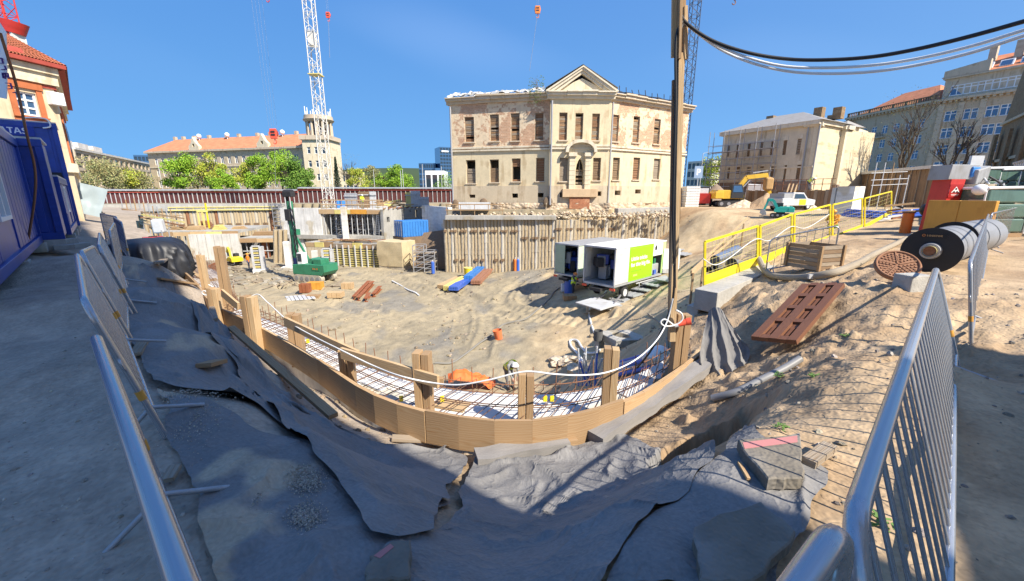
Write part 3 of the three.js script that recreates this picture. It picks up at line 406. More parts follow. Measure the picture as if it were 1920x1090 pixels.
// ---------------------------------------------------------------- the ruined school building
{
  const P0 = at(846, 280, 47), P1 = at(1030, 280, 44.6), P3 = at(1140, 280, 44.8), P4 = at(1286, 280, 51);
  const L = plane(P0, P1), C = plane(P1.clone().add(V(0, 0, -.5)), P3.clone().add(V(0, 0, -.5))), R = plane(P3, P4);
  const t = thing('ruined_school', 'derelict two storey brick and plaster school with pediment and boarded windows', 'building', P0.clone().setY(-1));
  const yc = C.hit(1085, 186)[1], yF = C.hit(1085, 279)[1], yP = C.hit(1085, 348)[1], yb = -1.2;       // cornice, floor line, plinth
  const UP = [[880, 219, 267], [927, 214, 265], [966, 212, 264.5], [1011, 211, 263], [1056, 211, 263], [1086, 212, 262], [1117, 213, 263.5], [1154, 216, 265], [1193, 219, 267], [1232, 224, 270], [1265, 226, 272]];
  const DN = [[883, 300, 344], [927, 299, 342], [968, 297, 340.5], [1013, 296, 340], [1057, 296, 340], [1119, 296, 338.5], [1155, 296, 337.5], [1193, 296, 337], [1231, 298, 336.5], [1265, 299, 336]];
  const CE = [[886, 365, 371], [966, 363, 371], [1014, 362, 370], [1055, 361, 370], [1122, 359, 367.5], [1157, 357.5, 366], [1195, 355.5, 363]];
  const side = (px) => px < 1030 ? L : px < 1140 ? C : R, wd = (px) => px < 1140 ? 8.3 : 7.6, holes = new Map([[L, []], [C, []], [R, []]]);
  const openings = [];
  for (const [arr, kind] of [[UP, 'up'], [DN, 'dn'], [CE, 'ce']]) for (const [px, y0, y1] of arr) { const pl = side(px), w = kind === 'ce' ? 5.5 : wd(px), a = pl.hit(px - w, y1), b = pl.hit(px + w, y0), h = [a[0], a[1], b[0], b[1]]; if (h[2] > pl.L - .1) h[2] = pl.L - .1; holes.get(pl).push(h); openings.push([pl, h, kind, px]); }
  const dA = C.hit(1078.5, 347), dB = C.hit(1095, 297), dm = (dA[0] + dB[0]) / 2, dw = (dB[0] - dA[0]) / 2, dy0 = dA[1], dy1 = dB[1];
  const arch = [[dm - dw, dy0], [dm - dw, dy1 - 1.2], [dm - dw * .8, dy1 - .65], [dm - dw * .45, dy1 - .25], [dm, dy1], [dm + dw * .45, dy1 - .25], [dm + dw * .8, dy1 - .65], [dm + dw, dy1 - 1.2], [dm + dw, dy0]];
  for (const pl of [L, C, R]) {
    const hs = holes.get(pl), split = (lo, hi) => hs.filter((h) => h[1] > lo && h[3] < hi);
    facade(t, pl, yF + .02, yc, split(yF, yc + 9), pl === C ? M.cream : M.brickP, .6, 'upper_wall');
    const low = split(yP - .4, yF + .4).map((h) => h); if (pl === C) low.push(arch);
    facade(t, pl, yP, yF + .018, low, M.cream, .62, 'lower_wall', 0, pl.L, .02);
    facade(t, pl, yP - 1.9, yP - .002, split(yP - 3, yP + .2), M.ochreB, .7, 'plinth_wall', 0, pl.L, .1);
    solid(t, 'string_course', M.trim, pl, -.05, yF - .06, pl.L + .05, yF + .1, .3, .2); solid(t, 'string_course', M.trim, pl, -.05, yF + .22, pl.L + .05, yF + .4, .3, .14);
    // broken foundation face below
    const g = new THREE.PlaneGeometry(pl.L + .6, 4.2, Math.round(pl.L * 3), 14), p = g.attributes.position; for (let i = 0; i < p.count; i++) { const x = p.getX(i), y = p.getY(i); p.setZ(i, (fbm(x * 1.2 + 9, y * 1.2, 3, pl.L | 0) - .35) * .9 + smooth(.5, -2.1, y) * .8); }
    g.computeVertexNormals(); fixUV(flat(g)); const b = new B().add(fixUV(flat(g)), new THREE.Matrix4().makeBasis(pl.ex, Yup, pl.n).setPosition(pl.p(pl.L / 2, yP - 1.8 - 2.1, .05))); b.mesh('foundation_rubble', M.rubble, t);
    solid(t, 'core', M.greyB, pl, -.02, -1.2, pl.L + .02, yc - .1, .3, -3);
    solid(t, 'inner_floor', M.oldwood, pl, 0, yF - .3, pl.L, yF - .1, 2.4, -.62); solid(t, 'attic_floor', M.oldwood, pl, 0, yc - .25, pl.L, yc - .03, 9, -.1);
    // main cornice, worn, in short runs
    const n = Math.ceil(pl.L / 1.7); for (let k = 0; k < n; k++) { const s0 = pl.L * k / n - (k ? 0 : .35), s1 = pl.L * (k + 1) / n + (k === n - 1 ? .35 : 0), j = rr(-.05, .05); const b2 = new B(); wbox(b2, pl, s0, yc + j * .3, s1 - .01, yc + .28, -.4, .25 + j, .02); wbox(b2, pl, s0, yc + .28, s1 - .012, yc + .55 + j, -.4, .55 + j, .03); wbox(b2, pl, s0, yc + .55 + j, s1 - .014, yc + .7 + j * 2, -.4, .72 + j, .02); b2.mesh('cornice_block', pl === C ? M.trim : k % 3 ? M.greyB2 : M.ochreB, t); }
  }
  // end wall on the left, roof
  const E = plane(P0.clone().add(V(-.6, 0, 12)), P0); facade(t, E, -1.2, yc, [], M.brickP, .5, 'end_wall'); const ER = plane(P4, P4.clone().add(V(1.5, 0, 12))); facade(t, ER, -1.2, yc, [], M.brickP, .5, 'end_wall');
  gable(t, L, 0, L.L, yc + .72, yc + 1.7, 11, .2, M.roofgrey, 0); gable(t, R, 0, R.L, yc + .72, yc + 1.6, 11, .2, M.slate, 0); solid(t, 'roof_core', M.roofgrey, C, .2, yc, C.L - .2, yc + 1.5, 11, -.8);
  // crumpled tin sheets along the left eave, dark torn felt on the right
  for (let k = 0; k < 15; k++) { const g = new THREE.PlaneGeometry(1.3, 1, 8, 5), p = g.attributes.position; for (let i = 0; i < p.count; i++) p.setZ(i, (vn(p.getX(i) * 3 + k * 9, p.getY(i) * 3, 3) - .5) * .35); g.computeVertexNormals(); const s = .5 + k * .7; new B().add(g, new THREE.Matrix4().makeRotationFromEuler(new THREE.Euler(-1.15 + rr(-.2, .2), Math.atan2(-L.ex.z, L.ex.x) + rr(-.2, .2), rr(-.12, .12), 'YXZ')).setPosition(L.p(s, yc + .95 + rr(0, .14), -.1))).mesh('tin_sheet', k % 4 === 3 ? M.grey : k % 2 ? M.lgrey : M.offwhite, t); }
  for (let k = 0; k < 10; k++) { const s = .3 + k * .95; new B().box(R.p(s, yc + .92, .1), .9, .06, .9, Math.atan2(-R.ex.z, R.ex.x) + rr(-.15, .15), rr(.1, .5), rr(-.06, .06)).mesh('felt_sheet', M.dark, t); new B().cyl(R.p(s + .4, yc + .7, .5), R.p(s + .4 + rr(-.1, .1), yc + 1.2 + rr(0, .2), .4), .04).mesh('gutter_bracket', M.dark, t); }
  // pediment
  const pk = C.hit(1088, 128)[1], cx = C.L / 2, ov = .55;
  new B().slab([[.3, yc + .7], [C.L - .3, yc + .7], [cx, pk - .9]], C.p(0, 0, -.3), C.ex, Yup, .3).mesh('tympanum', M.creamL, t);
  for (const sg of [-1, 1]) { const e0 = [cx + sg * (C.L / 2 + ov), yc + .7], e1 = [cx, pk]; for (const [off, o1, th] of [[0, .25, .32], [.33, .42, .26], [.6, .55, .16]]) { const d = [e1[0] - e0[0], e1[1] - e0[1]], len = Math.hypot(...d), nx = -d[1] / len * sg, ny = Math.abs(d[0]) / len; const sh = (p, k) => [p[0] + (sg > 0 ? d[1] / len : -d[1] / len) * k, p[1] + ny * k]; const a = sh(e0, off - .75), b = sh(e0, off - .75 + th), c = [cx, sh(e1, off - .75 + th)[1] + .12], dd = [cx, sh(e1, off - .75)[1] + .12]; new B().slab(sg < 0 ? [a, dd, c, b] : [dd, a, b, c], C.p(0, 0, -.35), C.ex, Yup, .35 + o1).mesh('raking_cornice', M.trim, t); } }
  { const g = new B(); g.quad(C.p(-ov, yc + 1, .35), C.p(cx, pk + .28, .35), C.p(cx, pk + .28, -9), C.p(-ov, yc + 1, -9)).quad(C.p(cx, pk + .28, .35), C.p(C.L + ov, yc + 1, .35), C.p(C.L + ov, yc + 1, -9), C.p(cx, pk + .28, -9)); g.mesh('pediment_roof', M.roofgrey, t); }
  // windows: boards nailed into the openings
  const wm = [M.oldwood, M.greywood, mat({ c: [.34, .2, .12], map: T.wood }), mat({ c: [.45, .3, .18], map: T.wood })];
  openings.forEach(([pl, h, kind, px], i) => {
    if (kind === 'ce') { if (i % 3 === 0) wbox(new B(), pl, h[0], h[1], h[2], h[3], -.6, -.5).mesh('cellar_window', M.oldwood, t); return; }
    const f = new B(), d = -.22; wbox(f, pl, h[0], h[1], h[0] + .07, h[3], d - .1, d + .04); wbox(f, pl, h[2] - .07, h[1], h[2], h[3], d - .1, d + .04); wbox(f, pl, h[0] + .07, h[3] - .08, h[2] - .07, h[3], d - .1, d + .04); const w = f.mesh('window', M.greywood, t);
    wbox(new B(), pl, h[0] - .12, h[1] - .13, h[2] + .12, h[1] - .003, -.2, .16, .02).mesh('sill', M.greyB2, w);
    const n = kind === 'up' ? 13 : 9, open = kind === 'dn' ? { 883: [.72, .95], 927: [.72, .95], 968: [.14, .7] }[px] : null, H = h[3] - h[1] - .1;
    for (let k = 0; k < n; k++) { const y0 = h[1] + H * k / n, mid = (k + .5) / n; if (open && mid > open[0] && mid < open[1]) continue; if (kind === 'up' && rnd() < .1) continue; const b = new B(); b.box(pl.p((h[0] + h[2]) / 2, y0 + H / n / 2, d + rr(-.03, .03)), h[2] - h[0] - .16, H / n * rr(.72, 1.0), .03, Math.atan2(-pl.ex.z, pl.ex.x), 0, kind === 'up' ? rr(-.05, .05) : rr(-.008, .008)); b.mesh('board', wm[kind === 'dn' ? (px * 7 % 3) : (hash(k, i, 4) * 4 | 0)], w); }
  });
  // portal: two piers, gothic door, curved hood
  for (const [s0, s1] of [[dm - dw - .72, dm - dw - .1], [dm + dw + .1, dm + dw + .72]]) { for (let k = 0; k < 7; k++) wbox(new B(), C, s0, lerp(yP - .4, yF - .8, k / 7) + .02, s1, lerp(yP - .4, yF - .8, (k + 1) / 7), 0, .32, .015).mesh('portal_stone', M.creamL, t); wbox(new B(), C, s0 - .12, yF - .8, s1 + .12, yF - .42, 0, .5, .03).mesh('portal_capital', M.trim, t); }
  { const pts = [], pin = []; for (let k = 0; k <= 12; k++) { const a = Math.PI * (1 - k / 12), x = Math.cos(a), y = Math.pow(Math.sin(a), .8); pts.push([dm + x * 1.62, yF - .4 + y * 1.25]); pin.unshift([dm + x * 1.32, yF - .4 + y * .95]); } new B().slab([...pts, ...pin], C.p(0, 0, 0), C.ex, Yup, .75).mesh('portal_hood', M.trim, t); new B().slab(pin, C.p(0, 0, 0), C.ex, Yup, .12).mesh('hood_panel', M.creamL, t); }
  { const b = new B(); wbox(b, C, dm - dw + .05, dy1 - 1.5, dm + dw - .05, dy1 - 1.4, -.3, -.2); wbox(b, C, dm - .04, dy1 - 1.4, dm + .04, dy1 - .3, -.3, -.2); const d = b.mesh('door_frame', M.greywood, t); for (let k = 0; k < 4; k++) wbox(new B(), C, dm - dw + .02, dy0 + .12 + k * .42, dm + dw - .02, dy0 + .3 + k * .42, -.3 - .05 * (k % 2), -.22).mesh('door_board', k % 2 ? M.oldwood : M.greywood, d); }
  wbox(new B(), C, dm - dw - 1.4, yP - 1.2, dm + dw + 1.5, yP - .35, .08, .55, .04).mesh('door_step', mat({ c: [.62, .46, .3], map: T.plast }), t); wbox(new B(), C, dm - dw - .6, yP - 2.4, dm + dw + .7, yP - 1.21, .08, .4).mesh('brick_infill', mat({ c: [.55, .32, .22], map: T.brick }), t);
  for (const [pl, px] of [[C, 1031.5], [R, 1142], [L, 848]]) { const s = clamp(pl.hit(px, 280)[0], .12, pl.L - .12); new B().cyl(pl.p(s, yP - 2, .25), pl.p(s, yc - .2, .25), .1).mesh('drainpipe', M.galvd, t); }
  // soil-brown balls in the foundation, dark colour standing for shade in broken holes
  for (const [pl, px, py, r] of [[L, 909, 380, .55], [L, 1029, 379, .7], [L, 840 + 17, 380, .4]]) { const h = pl.hit(px, py); new B().ball(pl.p(h[0], h[1], .5), r * .8, 1, 1.1, .35).mesh('hole_shade', M.soil, t); }
  // shrub growing out of the cornice
  const sh = thing('eave_shrub', 'small green shrub growing out of the school cornice', 'shrub', L.p(L.L - 1.3, yc + .6, .2)); const lf = new B(); for (let k = 0; k < 260; k++) { const a = L.p(L.L - 1.3 + rr(-.9, .7), yc + .4 + Math.pow(rnd(), 1.6) * 1.9 - (rnd() < .4 ? .7 : 0), rr(-.2, .9)); lf.box(a, .12, .02, .06, rr(0, 6), rr(-1, 1)); } lf.mesh('foliage', mat({ c: [.13, .2, .05] }), sh); const st = new B(); for (let k = 0; k < 9; k++) { const a = L.p(L.L - 1.3 + rr(-.2, .2), yc + .6, .1); st.cyl(a, a.clone().add(new THREE.Vector3(rr(-.6, .6), rr(.8, 1.7), rr(-.2, .4))), .025, .006, 5); } st.mesh('stem', M.oldwood, sh);
}
// ---------------------------------------------------------------- secant pile wall in front of the school
{
  const A = at(836, 450, 41.6), Bq = at(1050, 440, 41.2), Cq = at(1258, 420, 45), w = thing('pile_wall', 'tall wall of round concrete piles below the ruined school', 'retaining wall', A.clone().setY(-6));
  let i = 0;
  for (const [p, q, n] of [[A, Bq, 34], [Bq, Cq, 33]]) for (let k = 0; k < n; k++) {
    const f = k / n, c = p.clone().lerp(q, f), px = lerp(p === A ? 836 : 1050, p === A ? 1050 : 1258, f), top = at(px, px < 1040 ? 411 : px < 1150 ? 412 : 401, -c.z).y + rr(-.06, .02), bot = Math.min(top - 1.5, gP(c.x, -c.z - .8) - .5);
    const r = (p === A ? .2 : .215) * rr(.92, 1.12), b = new B(), n2 = 5; let prev = c.clone().setY(bot);
    for (let s = 1; s <= n2; s++) { const y = lerp(bot, top, s / n2); const nx = c.clone().setY(y); nx.x += rr(-.03, .03); nx.z += rr(-.03, .05); b.cyl(prev, nx, r * rr(.9, 1.08), r * rr(.9, 1.08), 9); prev = nx; }
    b.mesh('pile', i++ % 5 === 2 ? M.concL : M.pile, w);
    if (k % 3 !== 1 || px > 1150) { const y = at(px, px < 1040 ? (px < 980 ? 433 : 446) : px < 1150 ? 429 : 435, -c.z).y; if (px < 1150 && y > bot) { new B().box(c.clone().add(new THREE.Vector3(0, y - c.y, .24)), .26, .2, .2).mesh('anchor_bracket', M.oldwood, w); } if (px < 960 && k % 2) { const y2 = at(px, 487, -c.z).y; new B().box(c.clone().add(new THREE.Vector3(0, y2 - c.y, .24)), .3, .24, .24).mesh('anchor_bracket', M.oldwood, w); } }
  }
  for (const [x0, x1, y0, y1, D] of [[836, 1042, 404, 412, 41.25], [1155, 1258, 391, 402, 43.6]]) { const a = at(x0, y1, D), b = at(x1, y1, D + (x0 > 1100 ? 1.4 : -.1)), h = at(x0, y0, D).y - a.y; b.y = x0 > 1100 ? at(x1, y1 - 3, D + 1.4).y : b.y; new B().bar(a.clone().add(new THREE.Vector3(0, h / 2, 0)), b.clone().add(new THREE.Vector3(0, h / 2, 0)), .9, h, .03).mesh('capping_beam', M.conc, w); }
  for (let k = 0; k < 12; k++) { const p = at(1050 + k * 9, 407 + rr(-3, 2), 41.6); new B().ball(p, rr(.14, .28), 1.3, .6, 1, 6).mesh('broken_concrete', M.pile, w); }
  // timber edge rail above the beam
  const rl = thing('beam_guardrail', 'thin timber guardrail on the capping beam below the school', 'guardrail', at(838, 405, 41.4)); for (let k = 0; k < 5; k++) { const p = at(838 + k * 26, 404.5, 41.3); new B().bar(p, p.clone().add(new THREE.Vector3(0, 1.15, 0)), .06, .06).mesh('post', M.pine2, rl); } for (const h of [.55, 1.1]) new B().bar(at(836, 404.5, 41.24).add(new THREE.Vector3(0, h, 0)), at(945, 404.5, 41.24).add(new THREE.Vector3(0, h, 0)), .04, .1).mesh('rail', M.pine2, rl);
}
// loose soil and rubble between piles and foundation
{ const b = new B(); for (let k = 0; k < 900; k++) { const px = rr(840, 1262), D = rr(41.9, 43.9), p = at(px, 400, D), r = .04 + .2 * Math.pow(rnd(), 4); b.add(new THREE.DodecahedronGeometry(r, 0), new THREE.Matrix4().makeRotationY(rr(0, 6)).setPosition(p.x, at(px, 404, 41.6).y - .25 + (D - 41.9) * .3 + rr(-.15, .1), p.z)); } const m = b.mesh('rubble_heap', M.rubble); stuff(tag(m, 'broken stone and soil along the foot of the school foundation', 'rubble')); }
// ---------------------------------------------------------------- far side of the pit: hoarding, pile wall, concrete frames
function lattice(b, p, q, w, d, nx, r) { for (let k = 0; k <= nx; k++) { const a = p.clone().lerp(q, k / nx); b.cyl(a, a.clone().add(w), r, r, 5); } return b; }
{
  const h = thing('red_hoarding', 'long dark red site hoarding with grey roof strip across the far side', 'hoarding', at(192, 382, 78));
  const pts = [[190, 74], [300, 78], [560, 80], [861, 84]];
  for (let s = 0; s < 3; s++) { const [x0, D0] = pts[s], [x1, D1] = pts[s + 1], pl = plane(at(x0, 368, D0), at(x1, 368, D1)), n = Math.round((x1 - x0) / 8.6), y0 = .1, y1 = pl.hit((x0 + x1) / 2, s < 2 ? 357.5 : 353.5)[1];
    for (let k = 0; k < n; k++) { const a = pl.L * k / n, b = pl.L * (k + 1) / n; wbox(new B(), pl, a + .02, y0, b - .02, y1 - .35, -.05, .02 + .02 * (k % 2)).mesh('panel', M.maroon, h); wbox(new B(), pl, a - .045, y0 - .5, a + .045, y1 - .2, .06, .2).mesh('post', M.lgrey, h); }
    solid(h, 'top_rail', M.redT, pl, 0, y1 - .4, pl.L, y1 - .1, .3, .3); new B().box(pl.p(pl.L / 2, y1 + .1, -.2), pl.L, .12, 1.5, Math.atan2(-pl.ex.z, pl.ex.x), .12).mesh('roof_strip', M.grey, h); }
  // a second stretch beside the grey block
  const h2 = thing('brown_hoarding', 'dark brown hoarding with pale top in front of the grey block', 'hoarding', at(1606, 345, 60)), pl = plane(at(1602, 335, 62), at(1752, 330, 46)); const y1 = pl.hit(1680, 322)[1];
  for (let k = 0; k < 22; k++) { const a = pl.L * k / 22, b = pl.L * (k + 1) / 22; wbox(new B(), pl, a + .015, .2, b - .015, y1, -.06, .02 * (k % 2)).mesh('panel', M.oldwood, h2); if (k % 2) wbox(new B(), pl, a - .04, .1, a + .05, y1, .03, .12).mesh('post', M.greywood, h2); } solid(h2, 'top_rail', M.lgrey, pl, 0, y1, pl.L, y1 + .35, .8, .3);
}
{
  const pl = plane(at(196, 400, 60), at(524, 400, 67)), w = thing('far_pile_wall', 'far row of concrete piles with yellow rail below the red hoarding', 'retaining wall', pl.p(0, -5)), yt = pl.hit(430, 395)[1], yb = pl.hit(430, 382)[1];
  for (let k = 0; k < 52; k++) { const s = pl.L * (.02 + .96 * k / 52), b = new B(); b.cyl(pl.p(s, -6.4, 0), pl.p(s + rr(-.05, .05), yt, rr(-.05, .05)), .27, .27, 8); b.mesh('pile', k % 4 === 1 ? M.concL : k % 9 === 5 ? M.rusty : M.pile, w); if (k % 3 === 0) new B().box(pl.p(s, pl.hit(430, 421)[1], .35), .7, .4, .25).mesh('anchor_bracket', M.oldwood, w); }
  solid(w, 'capping_beam', M.conc, pl, -4, yt, pl.L + 2, yb, 1.2, .45); const rl = new B(); wbox(rl, pl, pl.L * .35, yt + .5, pl.L, yt + .62, .5, .56); wbox(rl, pl, pl.L * .35, yt + .05, pl.L, yt + .2, .5, .56); rl.mesh('rail', M.yell2, w); for (let k = 0; k < 14; k++) wbox(new B(), pl, pl.L * (.35 + .046 * k), yt, pl.L * (.35 + .046 * k) + .07, yt + .64, .45, .5).mesh('rail_post', M.yell2, w);
  // the white concrete wall between crane and school, and the earth face under the deck
  const w2 = thing('white_concrete_wall', 'tall white fresh concrete wall left of the pile wall', 'wall', at(790, 440, 50)), p2 = plane(at(792, 420, 52), at(842, 420, 43.6)); for (let k = 0; k < 4; k++) for (let r = 0; r < 2; r++) wbox(new B(), p2, p2.L * k / 4 + .01, -6.2 + r * 3.3, p2.L * (k + 1) / 4 - .01, -6.2 + (r + 1) * 3.3 - .015 + (r ? .1 : 0), -.4, .005 * k).mesh('panel', M.concW, w2);
}
function propTower(parent, p, w, d, h, n, m = M.galvd) { for (const [i, j] of [[0, 0], [1, 0], [0, 1], [1, 1]]) new B().cyl(p.clone().add(new THREE.Vector3(i * w, 0, -j * d)), p.clone().add(new THREE.Vector3(i * w, h, -j * d)), .05, .05, 6).mesh('standard', m, parent); const b = new B(); for (let k = 0; k < n; k++) { const y0 = h * k / n, y1 = h * (k + 1) / n; for (const j of [0, 1]) { b.cyl(p.clone().add(new THREE.Vector3(0, y0, -j * d)), p.clone().add(new THREE.Vector3(w, y1, -j * d)), .035, .035, 5); b.cyl(p.clone().add(new THREE.Vector3(0, y1, -j * d)), p.clone().add(new THREE.Vector3(w, y1, -j * d)), .035, .035, 5); } b.cyl(p.clone().add(new THREE.Vector3(0, y1, 0)), p.clone().add(new THREE.Vector3(0, y1, -d)), .035, .035, 5); } b.mesh('brace', m, parent); }
function slabEdge(parent, pl, s0, s1, y, dep, m, mt, t = .35) { solid(parent, 'slab', m, pl, s0, y - t, s1, y, dep, 0); const n = Math.ceil((s1 - s0) / 2.2); for (let k = 0; k < n; k++) { wbox(new B(), pl, lerp(s0, s1, k / n) + .02, y - t - .22, lerp(s0, s1, (k + 1) / n) - .02, y - .06 - (k % 2) * .06, .02, .07 + (k % 3) * .015).mesh('edge_board', mt[k % mt.length], parent); } }
{
  // concrete frame on the left of the pit
  const pl = plane(at(296, 455, 48), at(515, 455, 50)), f = thing('concrete_shell', 'low concrete shell with pale wall and timber edged deck across the pit', 'concrete structure', pl.p(0, -6)), sx = (px) => pl.hit(px, 455)[0], yd = pl.hit(400, 433)[1];
  solid(f, 'wall', M.concL, pl, sx(358), -6.2, sx(450), yd - .36, .5, .3); for (let k = 1; k < 6; k++) solid(f, 'joint_strip', M.conc, pl, lerp(sx(358), sx(450), k / 6) - .03, -6.1, lerp(sx(358), sx(450), k / 6) + .03, yd - .4, .1, .303);
  slabEdge(f, pl, sx(296), sx(358), yd, 10, M.conc, [M.pine2, M.pine3, M.oldwood]); slabEdge(f, pl, sx(450), sx(513), yd - .9, 10, M.conc, [M.pine2, M.pine3, M.pine]); slabEdge(f, pl, sx(358) + .01, sx(449.5), yd, 9, M.conc, [M.pine3, M.yell2, M.pine2], .3);
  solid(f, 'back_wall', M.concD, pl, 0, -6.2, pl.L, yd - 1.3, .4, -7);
  for (const px of [302, 316, 331, 345, 458, 471, 483, 497]) new B().cyl(pl.p(sx(px), -6.1, -.4), pl.p(sx(px), px > 400 ? yd - 1.3 : yd - .36, -.4), .07, .07, 6).mesh('prop', M.galvd, f);
  for (const [x0, x1, y] of [[297, 357, -4.9], [451, 512, -5]]) new B().cyl(pl.p(sx(x0), y, -.3), pl.p(sx(x1), y, -.3), .06, .06, 6).mesh('guard_rail', M.lgrey, f);
  wbox(new B(), pl, sx(485), -6.2, sx(494), yd - 1.3, -1.5, -.7).mesh('column', M.rust, f);
  // timber and formwork on its deck
  for (const [x0, x1, h, m, o] of [[300, 338, .35, M.pine2, -2], [340, 372, .5, M.pine3, -1.2], [372, 400, .3, M.oldwood, -2.5], [392, 412, .6, M.yell2, -1], [455, 500, .5, M.pine2, -2.6], [330, 352, .9, M.rusty, -5], [420, 445, .35, M.pine3, -2]]) { const g = thing('timber_stack', `low stack of ${x0 === 392 ? 'yellow formwork beams' : m === M.rusty ? 'rusty steel' : 'boards'} on the left concrete deck, ${{ 300: 'outermost', 340: 'beside the outermost boards', 372: 'dark and flat', 392: 'tallest yellow one', 455: 'over the dark opening', 330: 'behind the yellow beams', 420: 'short pale one' }[x0]}`, 'stack', pl.p(sx(x0), yd, o), 'stacks on the left deck'); for (let k = 0; k < 4; k++) wbox(new B(), pl, sx(x0) + k * .1, yd + .012 + (x0 === 455 ? -.9 : 0) + h * k / 4, sx(x1) - k * .12, yd + (x0 === 455 ? -.9 : 0) + h * (k + 1) / 4 - .01, o - 1.2, o - rr(0, .1)).mesh('plank', m, g); }
  { const g = thing('yellow_gantry', 'yellow steel hoist frame standing on the left deck', 'frame', pl.p(sx(352), yd, -3)); for (const x of [352, 361]) new B().bar(pl.p(sx(x), yd, -3), pl.p(sx(x), yd + 2.2, -3), .16).mesh('post', M.yell2, g); new B().bar(pl.p(sx(351), yd + 2.2, -3), pl.p(sx(372), yd + 2.2, -3), .16, .2).mesh('beam', M.yell2, g); new B().bar(pl.p(sx(370), yd, -3), pl.p(sx(370), yd + 3.2, -3), .14).mesh('post', M.yellow, g); }
  { const g = thing('white_bin', 'white plastic covered bin beside the left slope', 'bin', at(287, 440, 46).setY(-2)), p = at(297, 424, 44); const q = new B(); q.box(p, 1, 1.5, .9, .3, .05, .04, .2); q.mesh('bag', M.lgrey, g); const r2 = new B(); for (const i of [-.6, .6]) for (const j of [-.45, .45]) r2.cyl(p.clone().add(new THREE.Vector3(i, -4.2, j)), p.clone().add(new THREE.Vector3(i, -.4, j)), .06, .06, 6); r2.mesh('stand', M.galvd, g); }
  // tangled timber scaffold between slope and deck
  const sc = thing('timber_scaffold', 'rickety timber and tube scaffold beside the sunlit far left slope', 'scaffold', at(255, 430, 55).setY(-6));
  for (let k = 0; k < 13; k++) { const p = at(232 + k * 8, 400, 52 + (k % 3) * 1.6), y0 = at(232 + k * 8, 398 + k * 2.4, 52).y; new B().cyl(p.clone().setY(-6.2), p.clone().setY(y0 + 1.6 + rr(0, .6)), .06, .06, 6).mesh('standard', k % 2 ? M.pine2 : M.galvd, sc); }
  for (let k = 0; k < 5; k++) { const a = at(228, 392 + k * 4, 52), b = at(345, 410 + k * 7, 50); new B().bar(a, b, .08, .16).mesh('plank', [M.pine2, M.yell2, M.rusty, M.pine3, M.greywood][k], sc); } new B().bar(at(250, 410, 51), at(338, 404, 52), .9, .08).mesh('deck', M.pine2, sc);
}
